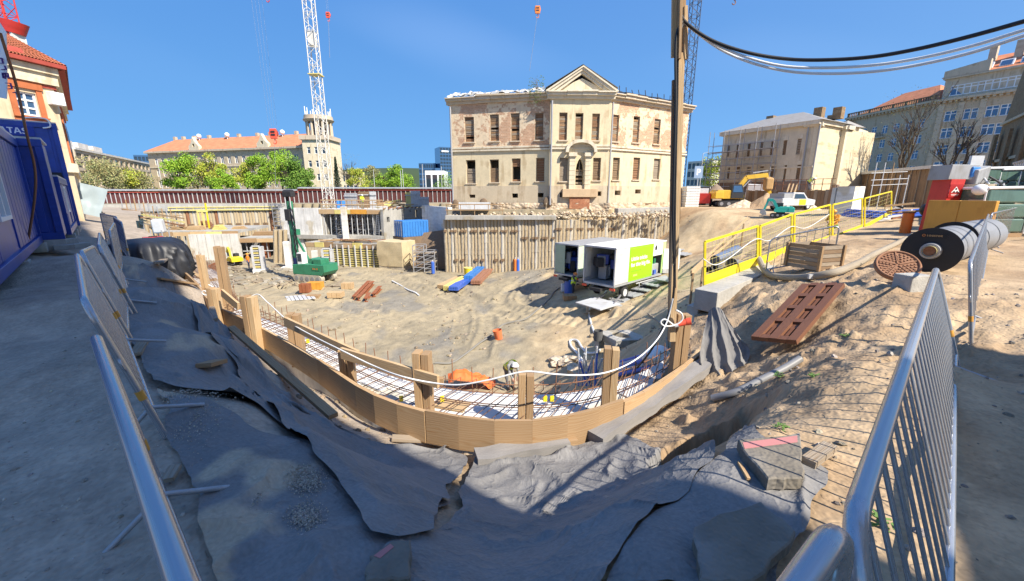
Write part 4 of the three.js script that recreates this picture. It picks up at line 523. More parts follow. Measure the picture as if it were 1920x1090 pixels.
{
  // concrete core in the middle
  const pl = plane(at(520, 420, 52), at(720, 420, 50)), f = thing('concrete_core', 'half built concrete core with propped deck below the crane', 'concrete structure', pl.p(0, -6)), sx = (px) => pl.hit(px, 420)[0], Y = (py, px = 650) => pl.hit(px, py)[1];
  const yD = Y(392), yU = Y(399.5), yl = Y(447), y2 = Y(441);
  solid(f, 'white_wall', M.concW, pl, sx(528), y2, sx(603), Y(390, 565), .5, .05); for (const px of [548, 572, 590]) solid(f, 'wall_joint', M.concL, pl, sx(px) - .04, y2 + .05, sx(px) + .04, Y(392, 565), .1, .055);
  solid(f, 'slab', M.conc, pl, sx(528), y2 - .5, sx(720), y2 - .003, 9, .4); solid(f, 'lower_white_wall', M.concW, pl, sx(538), -6.2, sx(566), y2 - .5, .5, .1); solid(f, 'lower_wall', M.pile, pl, sx(568), -6.2, sx(618), y2 - .5, .5, -.2);
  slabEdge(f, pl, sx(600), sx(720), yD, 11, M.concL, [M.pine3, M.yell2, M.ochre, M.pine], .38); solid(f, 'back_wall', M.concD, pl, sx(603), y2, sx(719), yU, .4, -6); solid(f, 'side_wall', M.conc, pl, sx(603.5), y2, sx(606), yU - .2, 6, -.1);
  for (const px of [633, 653, 692, 716]) wbox(new B(), pl, sx(px) - .3, y2, sx(px) + .3, yU - .2, -3.5, -2.9).mesh('column', M.rust, f);
  new B().box(pl.p(sx(654), (yl + yU) / 2 - .2, .9), .55, yU - yl + 2, .55).mesh('column', M.concW, f);
  for (const [px, o] of [[610, -.7], [622, -.4], [640, -1], [662, -.5], [672, -1.4], [684, -.4], [700, -.6]]) { propTower(f, pl.p(sx(px), y2, o - .4), 1, 1, yU - y2 - .25, 4); }
  for (let k = 0; k < 11; k++) new B().cyl(pl.p(sx(608 + k * 10), y2, -.2), pl.p(sx(608 + k * 10 + rr(-2, 2)), yU - .2, -.2), .05, .05, 6).mesh('prop', M.lgrey, f);
  const lad = new B(); for (const i of [0, .5]) lad.cyl(pl.p(sx(704) + i, y2, .3), pl.p(sx(708) + i, yU + .4, -.1), .035, .035, 5); for (let k = 0; k < 14; k++) lad.cyl(pl.p(sx(704) + k * .02, y2 + .3 + k * .24, .3 - k * .028), pl.p(sx(704) + .5 + k * .02, y2 + .3 + k * .24, .3 - k * .028), .025, .025, 5); lad.mesh('ladder', M.galv, f);
  // right-hand grey wall running away from us
  const pr = plane(at(719, 420, 49.6), at(793, 420, 57)); facade(f, pr, -6.2, pr.hit(750, 392)[1], [[pr.hit(725.5, 418)[0], pr.hit(727, 417)[1], pr.hit(731, 418)[0], pr.hit(727, 407)[1]], [pr.hit(768, 398)[0], pr.hit(770, 397.5)[1], pr.hit(771, 398)[0], pr.hit(770, 394.5)[1]], [pr.hit(779, 405)[0], pr.hit(780, 408)[1], pr.hit(784, 400)[0], pr.hit(780, 394)[1]]], M.conc, .4, 'grey_wall');
  solid(f, 'wall_core', M.conc, pr, .3, -6.2, pr.L - .3, pr.hit(750, 393)[1] - .3, .2, -1.6);
  for (let k = 0; k < 9; k++) new B().bar(pr.p(pr.L * k / 9, pr.hit(750, 391)[1] + .04, .1), pr.p(pr.L * (k + 1) / 9 - .05, pr.hit(750, 391)[1] + .05 + rr(0, .25), rr(-.4, .1)), .1, .16).mesh('edge_timber', k % 2 ? M.rusty : M.pine2, f);
  // lower step: timber edge and yellow formwork
  const p3 = plane(at(573, 470, 46), at(718, 480, 43.5)), x3 = (px) => p3.hit(px, 470)[0], y3 = p3.hit(650, 457)[1], y4 = p3.hit(650, 466)[1];
  solid(f, 'lower_slab', M.conc, p3, x3(573), y4, x3(718), y3, 5, 0); for (let k = 0; k < 8; k++) wbox(new B(), p3, lerp(x3(575), x3(718), k / 8) + .03, y4 + .05, lerp(x3(575), x3(718), (k + 1) / 8), y3 + .06 * (k % 3), .02, .1 + .05 * (k % 2)).mesh('edge_board', [M.pine3, M.yell2, M.pine2, M.greywood][k % 4], f);
  for (let k = 0; k < 22; k++) new B().bar(p3.p(rr(x3(580), x3(700)), y3 + .08 + rr(0, .25), -rr(.3, 2.5)), p3.p(rr(x3(590), x3(716)), y3 + .08 + rr(0, .3), -rr(.3, 2.5)), .12, .08).mesh('loose_plank', [M.pine2, M.pine3, M.rusty, M.greywood][k % 4], f);
  const fw = thing('yellow_formwork', 'wall formwork of yellow timber beams below the propped deck', 'formwork', p3.p(x3(622), -6));
  wbox(new B(), p3, x3(621), -6.1, x3(714), y4 - .02, -.35, -.05).mesh('plywood_panel', M.concD, fw); for (let r = 0; r < 8; r++) for (let k = 0; k < 4; k++) wbox(new B(), p3, lerp(x3(622), x3(714), k / 4) + .04, lerp(-6, y4, (r + .2) / 8), lerp(x3(622), x3(714), (k + 1) / 4) - .04, lerp(-6, y4, (r + .62) / 8), -.04, .12).mesh('beam', M.yell2, fw); for (let k = 0; k < 9; k++) wbox(new B(), p3, lerp(x3(623), x3(713), k / 8) - .05, -6.1, lerp(x3(623), x3(713), k / 8) + .05, y4 + .4, .13, .25).mesh('soldier', M.lgrey, fw);
  // tan wrapped block
  const tb = thing('wrapped_block', 'tan fabric wrapped concrete block in front of the blue container', 'covered block', at(745, 495, 43).setY(-6)); { const g = new THREE.BoxGeometry(3.2, 2.6, 2.6, 14, 10, 10), p = g.attributes.position; for (let i = 0; i < p.count; i++) { const x = p.getX(i), y = p.getY(i), z = p.getZ(i), k = 1 + .08 * (fbm(x * 2 + 5, y * 2 + z, 3) - .5) - .05 * Math.abs(y) * Math.abs(x) / 2; p.setXYZ(i, x * k, y * (1 + .05 * (vn(x * 3, z * 3) - .5)), z * k); } g.computeVertexNormals(); const q = at(744, 474, 43.6); new B().add(g, new THREE.Matrix4().makeRotationY(-.35).setPosition(q.x, q.y, q.z)).mesh('cover', mat({ c: [.62, .5, .3], map: T.fabric }), tb); new B().box(q.clone().setY(-5.6), 3, 1.6, 2.4, -.35).mesh('block', M.pile, tb); }
  const ex = new B(); ex.quad(at(770, 500, 44), at(840, 505, 42.6), at(840, 430, 44), at(770, 440, 47)); struct(ex.mesh('earth_bank', M.soil));
  for (const [px, n] of [[776, 0], [796, 1]]) { const s = thing('scaffold_tower', n ? 'grey scaffold tower close to the pile wall corner' : 'grey scaffold tower beside the tan wrapped block', 'scaffold', at(px, 512, 41).setY(-6), 'small scaffold towers'); propTower(s, at(px, 512, 41).setY(-6.05), 1.1, 1.4, 2.8 - n * .6, 5, M.galvd); for (const y of [1.1, 2]) new B().box(at(px, 512, 41).setY(-6.05 + y).add(new THREE.Vector3(.55, 0, -.7)), 1.2, .06, 1.3).mesh('deck_board', M.greywood, s); }
  // columns and formwork columns standing free
  for (const [px, pb, pt, m, w, lb] of [[541, 492, 453, M.concW, .55, 'white concrete column left of the green rig mast'], [592, 497, 470, M.concL, .55, 'short grey column behind the green rig body']]) { const p = at(px, pb, 43).setY(-6.1), c = thing('concrete_column', lb, 'column', p, 'free standing columns'), h = at(px, pt, 43).y + 6.1; new B().box(p.clone().add(new THREE.Vector3(0, h / 2, 0)), w, h, w, .2, 0, 0, .02).mesh('shaft', m, c); new B().box(p.clone().add(new THREE.Vector3(0, .2, 0)), w + .7, .4, w + .7, .2, 0, 0, .02).mesh('footing', m, c); }
  for (const [px, pb, pt, D, lb] of [[488, 502, 466, 41, 'grey and yellow column formwork near the orange worker'], [618, 506, 471, 40.5, 'grey and yellow column formwork beside the green rig']]) { const p = at(px, pb, D).setY(-6.1), c = thing('column_formwork', lb, 'formwork', p, 'column formworks'), h = at(px, pt, D).y + 6.1; new B().box(p.clone().add(new THREE.Vector3(0, .25, 0)), 1.1, .5, 1.1, .15, 0, 0, .02).mesh('footing', M.concW, c); for (const i of [-1, 1]) new B().box(p.clone().add(new THREE.Vector3(i * .42, h / 2 + .2, .1)), .22, h, .7, .15).mesh('steel_panel', M.lgrey, c); new B().box(p.clone().add(new THREE.Vector3(0, h / 2 + .2, 0)), .6, h, .5, .15).mesh('core', M.concD, c); for (let k = 0; k < 11; k++) new B().box(p.clone().add(new THREE.Vector3(0, .5 + k * h / 11, .3)), .7, .13, .16, .15).mesh('waler', k % 2 ? M.yell2 : M.lgrey, c); }
  // sheet piles beside the white wall
  const sp = thing('sheet_pile_corner', 'grey weathered sheet piles at the foot of the white wall', 'sheet piles', at(520, 480, 47).setY(-6)); for (let k = 0; k < 5; k++) new B().cyl(at(516 + k * 4.6, 490, 47 + (k % 2) * .3).setY(-6.2), at(516 + k * 4.6, 431, 47 + (k % 2) * .3), .24, .24, 7).mesh('pile', M.pile, sp);
  const tw = thing('stair_tower', 'slim grey steel stair tower between far piles and white wall', 'stair tower', at(519, 430, 55).setY(-4)); propTower(tw, at(515, 432, 54), 1.2, 1.5, at(515, 384, 54).y - at(515, 432, 54).y, 6, M.steel);
  // things on the deck
  const deck = (px, py, D) => { const p = at(px, py, D); p.y = yD + .01; return p; };
  for (const [px, lb] of [[634, 'blue barrel beside the crane mast'], [642, 'blue barrel next to the grey mesh screen']]) { const p = deck(px, 382, 54), b = thing('blue_barrel', lb, 'barrel', p, 'blue barrels on the deck'); new B().cyl(p, p.clone().add(new THREE.Vector3(0, 1, 0)), .33, .33, 12).mesh('drum', M.blueL, b); new B().cyl(p.clone().add(new THREE.Vector3(0, 1, 0)), p.clone().add(new THREE.Vector3(0, 1.05, 0)), .34, .32, 12).mesh('lid', M.blue, b); }
  for (const [px, w, h, m, lb, D] of [[659, 1.7, 1.9, M.galvd, 'grey mesh screen standing on the middle deck', 55], [684, 1.5, 2.1, M.oldwood, 'tall plank formwork panel standing on the middle deck', 55], [700, .9, 2.1, M.lgrey, 'narrow grey steel panel standing beside the plank panel', 55], [768, 1, 2, M.yell2, 'yellow and grey formwork panel above the grey wall', 57], [780, 1.3, 2.2, M.lgrey, 'pale steel formwork panel above the white wall', 57], [795, 1.4, 1.4, M.lgrey, 'low pale steel panel nearest the school corner', 57]]) { const p = deck(px, 386, D), g = thing('formwork_panel', lb, 'panel', p, 'panels standing on the deck'); const n = 5; for (let k = 0; k < n; k++) new B().box(p.clone().add(new THREE.Vector3((k - n / 2 + .5) * w / n, h / 2, 0)), w / n - .02, h, .08, 0, -.05).mesh('board', m, g); for (const i of [.2, .8]) new B().box(p.clone().add(new THREE.Vector3(0, h * i, .1)), w + .1, .1, .1).mesh('waler', M.lgrey, g); }
  const dr = thing('deck_guardrail', 'grey tube guardrail along the middle deck edge', 'guardrail', deck(606, 392, 50.2)); for (let k = 0; k < 13; k++) { const p = pl.p(sx(604 + k * 9.6), yD, -.15); new B().cyl(p, p.clone().add(new THREE.Vector3(0, 1.1, 0)), .035, .035, 6).mesh('post', M.pine2, dr); } for (const h of [.5, 1.05]) new B().bar(pl.p(sx(604), yD + h, -.1), pl.p(sx(719), yD + h, -.1), .04, .12).mesh('rail', M.pine3, dr);
  const ts = thing('deck_timber', 'jumbled pale timber heap at the back of the middle deck', 'timber'), P = deck(728, 384, 55); ts.position.copy(P); for (let k = 0; k < 26; k++) { const a = P.clone().add(new THREE.Vector3(rr(-1.8, 2), rr(.05, .8), rr(-1, 1))), b = a.clone().add(new THREE.Vector3(rr(.6, 1.6), rr(-.2, .3), rr(-.8, .8))); new B().bar(a, b, .1, .14).mesh('plank', [M.pine3, M.pine2, M.yell2][k % 3], ts); }
}
// tower crane, hooks
function crane(name, label, base, h, w, m, secH) {
  const c = thing(name, label, 'crane', base), n = Math.round(h / secH), q = w / 2, g = new B(), r = w * .045; const cn = [[-q, -q], [q, -q], [q, q], [-q, q]];
  for (const [x, z] of cn) g.cyl(new THREE.Vector3(x, 0, z), new THREE.Vector3(x, secH, z), r * 1.2, r * 1.2, 6);
  for (let k = 0; k < 4; k++) { const a = cn[k], b = cn[(k + 1) % 4]; for (let s = 0; s < 2; s++) { const y0 = secH * s / 2, y1 = secH * (s + 1) / 2, f = s % 2; g.cyl(new THREE.Vector3(f ? b[0] : a[0], y0, f ? b[1] : a[1]), new THREE.Vector3(f ? a[0] : b[0], y1, f ? a[1] : b[1]), r * .7, r * .7, 5); } g.cyl(new THREE.Vector3(a[0], secH - .02, a[1]), new THREE.Vector3(b[0], secH - .02, b[1]), r * .7, r * .7, 5); }
  const geo = mergeGeometries(g.g); for (let k = 0; k < n; k++) { const s = put('mast_section', geo, m, c); s.position.y = k * secH; } return c;
}
{
  const b = at(618, 394, 55).setY(.2); const c = crane('tower_crane', 'white lattice tower crane mast in front of the pale tower', b, 62, 1.05, M.offwhite, 1.9);
  for (const y of [16, 31]) { const p = b.clone().setY(b.y + y); new B().box(p, 1.4, .1, 1.4).mesh('platform', M.yell2, c); }
  new B().box(b.clone().setY(b.y + 20), .8, 1.6, .8).mesh('climbing_frame', M.offwhite, c);
  const b2 = at(1270, 380, 75).setY(.2); crane('blue_crane', 'slim blue grey lattice crane mast behind the timber pole', b2, 62, 1.35, mat({ c: [.07, .1, .16], m: .3, r: .5 }), 2);
  const b3 = at(24, 90, 90), c3 = crane('red_crane', 'red lattice crane top behind the tiled roof', V(b3.x, .2, 90), 66, 2.4, M.red, 3.6); new B().cyl(at(20, 62, 90), at(18, 40, 90), 2, 2.6, 14).mesh('slewing_ring', M.red, c3); new B().box(at(24, 68, 90), 2.4, 2.6, 2.4).mesh('cab', M.offwhite, c3);
  const hook = (px, py, D, s, dn, lb, n, m) => { const p = at(px, py, D), h = thing('crane_hook', lb, 'crane hook', p, 'crane hooks'); new B().cyl(p.clone().add(new THREE.Vector3(0, 0, -.2 * s)), p.clone().add(new THREE.Vector3(0, 0, .2 * s)), .75 * s, .75 * s, 14).box(p.clone().add(new THREE.Vector3(0, -.1 * s, .1)), 1.2 * s, 1.7 * s, .3 * s, 0, 0, 0, .1 * s).mesh('block', m, h); for (const k of [.25, -.25]) new B().box(p.clone().add(new THREE.Vector3(0, k * s, .32 * s)), .7 * s, .25 * s, .1 * s).mesh('mark', M.dark, h); for (let k = 0; k < n; k++) { const x = (k - (n - 1) / 2) * .42 * s, a = p.clone().add(new THREE.Vector3(x * 1.1, .3 * s, 0)); new B().cyl(a, a.clone().add(new THREE.Vector3(x * .6, D * .62, 0)), .008 * D / 50, .008 * D / 50, 5).mesh('cable', M.steel, h); } const a = p.clone().add(new THREE.Vector3(0, -.9 * s, 0)), pts = []; for (let k = 0; k <= 8; k++) { const t = k / 8 * 4.4; pts.push(a.clone().add(new THREE.Vector3(Math.sin(t) * .3 * s, -.5 * s + Math.cos(t) * .35 * s, 0))); } new B().tube(pts, .08 * s, 6).mesh('hook', m, h); const e = at(dn[0], dn[1], D); new B().cyl(a, e, .018 * D / 50, .018 * D / 50, 5).mesh('sling', M.steel, h); };
  hook(513, 250, 62, .82, [517, 372], 'orange red crane hook block hanging above the apartment house roof', 4, M.redl); hook(615, 28, 70, .5, [618, 108], 'small red crane hook high beside the white mast', 2, M.redl); hook(1008, 18, 60, .55, [993, 133], 'small orange hook high above the school roof', 2, M.orange); hook(500, -14, 58, .6, [500.5, 3], 'dark red hook block just cut by the top edge left of the white mast', 2, M.red); hook(1378, -12, 50, .6, [1380, 5], 'dark hook block cut by the top edge above the cables', 2, M.rusty);
}
// dark skip containers
{ const A = at(741, 444, 45), g = thing('blue_container', 'blue steel container in front of the grey concrete wall', 'container', A.clone().setY(-4.2)), o = A.clone(), ry = .75, h = 1.75, L = 3.2, W = 2; const b = new B().box(o.clone().add(new THREE.Vector3(1.6, h / 2, -1)), L, h, W, ry, 0, 0, .03); b.mesh('body', M.blueL, g); for (let k = 0; k < 9; k++) { const dx = (k - 4) * .34; new B().box(o.clone().add(new THREE.Vector3(1.6 + Math.cos(ry) * dx + Math.sin(ry) * 1.01, h / 2, -1 - Math.sin(ry) * dx + Math.cos(ry) * 1.01)), .12, h - .2, .08, ry).mesh('rib', M.blueL, g); } for (let k = 0; k < 4; k++) { const dz = (k - 1.5) * .45; new B().box(o.clone().add(new THREE.Vector3(1.6 - Math.cos(ry) * 1.62 + Math.sin(ry) * dz, h / 2, -1 + Math.sin(ry) * 1.62 + Math.cos(ry) * dz)), .05, h - .15, .07, ry).mesh('locking_bar', M.lgrey, g); } const e = new B(); e.box(o.clone().add(new THREE.Vector3(1.6, -.9, -1)), 3.4, 1.8, 2.4, ry); struct(e.mesh('earth_pad', M.soil)); }
// ---------------------------------------------------------------- fabric sheets on the bank
function sheet(name, label, rows, nu, nv, fold, m, o = {}) {
  const { lift = .03, category = 'geotextile', world = false, dust = 0, hg = gN } = o;
  const pts = rows.map((r) => new THREE.CatmullRomCurve3(r.map((p) => world ? p : onGround(p[0], p[1], nearF)), false, 'centripetal').getSpacedPoints(nu));
  const P = [], C = [], UV = [], I = [];
  for (let i = 0; i <= nu; i++) { const c = new THREE.CatmullRomCurve3(pts.map((r) => r[i]), false, 'centripetal'), q = c.getPoints(nv); q.forEach((p, j) => { if (!world) { p.x += (vn(p.x * 3.1, p.z * 3.1, 71) - .5) * .1 + (vn(p.x * 11, p.z * 11, 72) - .5) * .02; p.z += (vn(p.x * 3.1, p.z * 3.1, 73) - .5) * .1 + (vn(p.x * 11, p.z * 11, 74) - .5) * .02; }
    let y = world ? p.y : hg(p.x, -p.z) + lift; const f = fold(i / nu, j / nv, p.x, -p.z); let n = new THREE.Vector3(0, 1, 0); if (world) n = o.n || new THREE.Vector3(0, 0, 1); const edge = world ? 1 : 1; const v = world ? p.clone().addScaledVector(n, f) : new THREE.Vector3(p.x, y + f * edge, p.z);
    P.push(v.x, v.y, v.z); UV.push(v.x + v.y * .3, v.z + v.y * .8); const d = dust ? smooth(.64, .7, fbm(v.x * 1.3 + 7, -v.z * 1.3, 4, 33 + dust)) : 0, a = .85 + .3 * (fbm(v.x * 2, v.z * 2, 3, 37) - .5); C.push(...mix3([a * .98, a, a * 1.02], [1.7, 1.45, 1.1], d)); }); }
  const w = (nv + 1); const per = P.length / 3 / (nu + 1); for (let i = 0; i < nu; i++) for (let j = 0; j < per - 1; j++) { const a = i * per + j, b = a + per; I.push(a, b, b + 1, a, b + 1, a + 1); }
  const g = new THREE.BufferGeometry(); g.setAttribute('position', new THREE.Float32BufferAttribute(P, 3)); g.setAttribute('color', new THREE.Float32BufferAttribute(C, 3)); g.setAttribute('uv', new THREE.Float32BufferAttribute(UV, 2)); g.setIndex(I); g.computeVertexNormals();
  return tag(put(name, g, m), label, category);
}
const fabM = mat({ c: [.27, .255, .24], map: T.fabric, bump: T.creaseB, bs: .02, vc: true, r: .85 }), fabL = fabM, plasticM = mat({ c: [.022, .024, .03], r: .5, map: T.fabric });
const wr = (x, D, k, s) => (fbm(x * k, D * k, 3, s) - .5);
const crease = (x, D, k, s) => Math.pow(1 - Math.abs(2 * fbm(x * k, D * k, 3, s) - 1), 7);
const ridge = (x) => Math.pow(1 - Math.abs(2 * (x - Math.floor(x)) - 1), 3);
sheet('ground_sheet', 'large blue grey fabric sheet on the near bank with spilt gravel patches', [[[425, 1130], [570, 1130], [700, 1130]], [[390, 1000], [560, 1000], [720, 1035], [800, 1030]], [[345, 880], [480, 880], [640, 930], [790, 960], [838, 945]], [[302, 738], [400, 762], [540, 822], [700, 880], [868, 868]]], 110, 90, (u, v, x, D) => .05 * wr(x, D, 2.2, 41) + .03 * ridge(u * 2.6 + v * .9 + wr(x, D, 1, 43)) * smooth(.4, .7, u) + .012 * wr(x, D, 9, 44) + crease(x, D, 1.7, 48) * .045, fabM, { dust: 1 });
sheet('bank_sheet', 'long folded grey fabric sheet running along the barriers to the black tarpaulin', [[[298, 730], [420, 748], [560, 816], [700, 862], [850, 850]], [[262, 680], [380, 672], [480, 722], [600, 800], [650, 818]], [[240, 620], [340, 612], [420, 652], [500, 722], [565, 765]], [[232, 560], [310, 552], [370, 592], [430, 642], [475, 692]], [[226, 505], [270, 500], [320, 530], [365, 575], [400, 612]]], 120, 130, (u, v, x, D) => .07 * wr(x, D, 1.4, 45) + .1 * ridge(u * 3.3 + wr(x, D, .7, 46) * 1.2) * smooth(.25, .6, u) * (.4 + .6 * smooth(.1, .5, v)) + .016 * wr(x, D, 7, 47) + crease(x, D, 1.5, 49) * .07, fabM, { lift: .05, dust: 2 });
sheet('hanging_sheet', 'wide grey fabric hanging over the bank edge below the viewpoint', [[[695, 1120], [900, 1120], [1130, 1120]], [[722, 1024], [900, 1030], [1100, 1010], [1240, 975]], [[822, 1008], [930, 990], [1080, 955], [1300, 905]], [[872, 930], [960, 930], [1080, 892], [1342, 864]], [[893, 866], [1000, 868], [1100, 838], [1172, 822], [1242, 850]]], 120, 90, (u, v, x, D) => .05 * wr(x, D, 2, 51) + .06 * ridge(u * 2.7 + v * 1.6 + wr(x, D, 1.6, 52) * 3.2) * smooth(.3, .95, v) + crease(x, D, 2.2, 54) * .05 + .012 * wr(x, D, 9, 53), fabL, { lift: .05 });
sheet('edge_sheet', 'pale grey fabric strip on top of the bank below the paving slabs', [[[1135, 1120], [1300, 1120], [1470, 1120]], [[1240, 976], [1360, 990], [1515, 965]], [[1300, 906], [1420, 920], [1556, 884]], [[1346, 863], [1430, 868], [1530, 872]], [[1397, 806], [1440, 830], [1482, 848]]], 60, 70, (u, v, x, D) => .03 * wr(x, D, 3, 55) + .05 * ridge(u * 2.2 + v * 1.5 + wr(x, D, 1.5, 56)) * smooth(.4, .9, u) * (1 - v) + .01 * wr(x, D, 9, 57), fabL, { lift: .035 });
sheet('slope_sheet', 'narrow grey fabric sheet lying on the slope above the board', [[[690, 1014], [760, 1022], [818, 1020]], [[640, 932], [740, 950], [842, 937]], [[580, 843], [700, 870], [866, 864]], [[520, 788], [620, 815], [720, 846]], [[455, 715], [540, 766], [622, 808]], [[400, 640], [462, 692], [520, 738]], [[362, 576], [405, 616], [440, 652]]], 60, 110, (u, v, x, D) => .05 * wr(x, D, 1.8, 58) + .06 * ridge(u * 2.1 + wr(x, D, .8, 59) * 1.6) * smooth(.05, .5, v) + .012 * wr(x, D, 9, 60) + crease(x, D, 1.6, 49) * .05, fabM, { lift: .085 });
{ // black tarpaulin over a heap
  const c = V(-13.1, -.55, 14.5), R = [.98, .85, .95], g = new THREE.SphereGeometry(1, 90, 50), p = g.attributes.position; 
  for (let i = 0; i < p.count; i++) { const x = p.getX(i), y = p.getY(i), z = p.getZ(i), a = Math.atan2(z, x), q = Math.pow(Math.abs(x) ** 4 + Math.abs(y) ** 4 + Math.abs(z) ** 4, -.25), fold = y < .8 ? .17 * ridge(a * 2.9 + .9 * vn(a * 2, y * 1.5, 3)) + .1 * ridge(a * 6.3 + vn(a * 3, y, 9)) * smooth(.95, .2, y) + .04 * (vn(a * 9, y * 2, 5) - .5) : .03 * (vn(x * 6, z * 6, 6) - .5); p.setXYZ(i, x * q * R[0] * (1 + fold + .12 * (y < 0 ? 1 : 1 - y)), Math.max(-.6, y * q * R[1] * (.9 + .1 * vn(x * 2, z * 2, 8))), z * q * R[2] * (1 + fold + .12 * (1 - y))); }
  g.computeVertexNormals(); const m = new B().add(g, new THREE.Matrix4().makeRotationY(.75).setPosition(c)).mesh('black_tarpaulin', plasticM); tag(m, 'black plastic tarpaulin draped over a heap beside the barriers', 'tarpaulin'); }
// drape at the concrete block
{ const p = (a, b, D) => at(a, b, D); sheet('block_drape', 'crumpled grey fabric hanging beside the near concrete block', [[p(1308, 704, 6.3), p(1338, 704, 6.2), p(1368, 697, 6.15), p(1402, 680, 6.2)], [p(1310, 662, 6.5), p(1340, 670, 6.4), p(1370, 666, 6.35), p(1404, 656, 6.4)], [p(1320, 620, 6.8), p(1342, 622, 6.7), p(1362, 620, 6.65), p(1386, 632, 6.6)], [p(1330, 582, 7.1), p(1340, 576, 7), p(1350, 578, 6.95), p(1360, 590, 6.9)]], 60, 50, (u, v) => .13 * ridge(u * 4 + v * .8 + .3 * vn(u * 5, v * 5)) * (1.1 - v) + .05 * (fbm(u * 8, v * 8, 3, 5) - .5), mat({ c: [.27, .255, .24], map: T.fabric, vc: true, r: .9, side: THREE.DoubleSide }), { world: true, category: 'fabric', n: new THREE.Vector3(-.2, .35, .9).normalize() }); }
// fabric wrapped timbers on the ledge
for (const [a, b, w, h, lb] of [[[1116, 838], [1332, 690], .26, .16, 'grey fabric wrapped beam running up to the draped concrete block'], [[893, 872], [1062, 842], .24, .1, 'grey fabric wrapped plank end below the curved board']]) { const p = onGround(...a, gN), q = onGround(...b, gN); p.y += .1; q.y += .12; const n = 14, t = thing('wrapped_beam', lb, 'beam', p.clone()); const g = new THREE.BoxGeometry(w, h, p.distanceTo(q), 4, 3, 40), ps = g.attributes.position; for (let i = 0; i < ps.count; i++) { const x = ps.getX(i), y = ps.getY(i), z = ps.getZ(i); ps.setXY(i, x * (1 + .25 * (vn(z * 5, x * 9, 3) - .5)) + .03 * (vn(z * 2, 5, 4) - .5), y * (1 + .35 * (vn(z * 6, x * 8 + 5, 3) - .5))); } g.computeVertexNormals(); const d = q.clone().sub(p), m4 = new THREE.Matrix4().makeRotationFromEuler(new THREE.Euler(-Math.asin(d.y / d.length()), Math.atan2(d.x, d.z), 0, 'YXZ')).setPosition(p.clone().add(q).multiplyScalar(.5)); new B().add(g, m4).mesh('wrapping', mat({ c: [.27, .255, .24], map: T.fabric }), t); new B().bar(q, q.clone().add(d.clone().normalize().multiplyScalar(.12)), w * .7, h * .7).mesh('timber_end', M.pine2, t); }

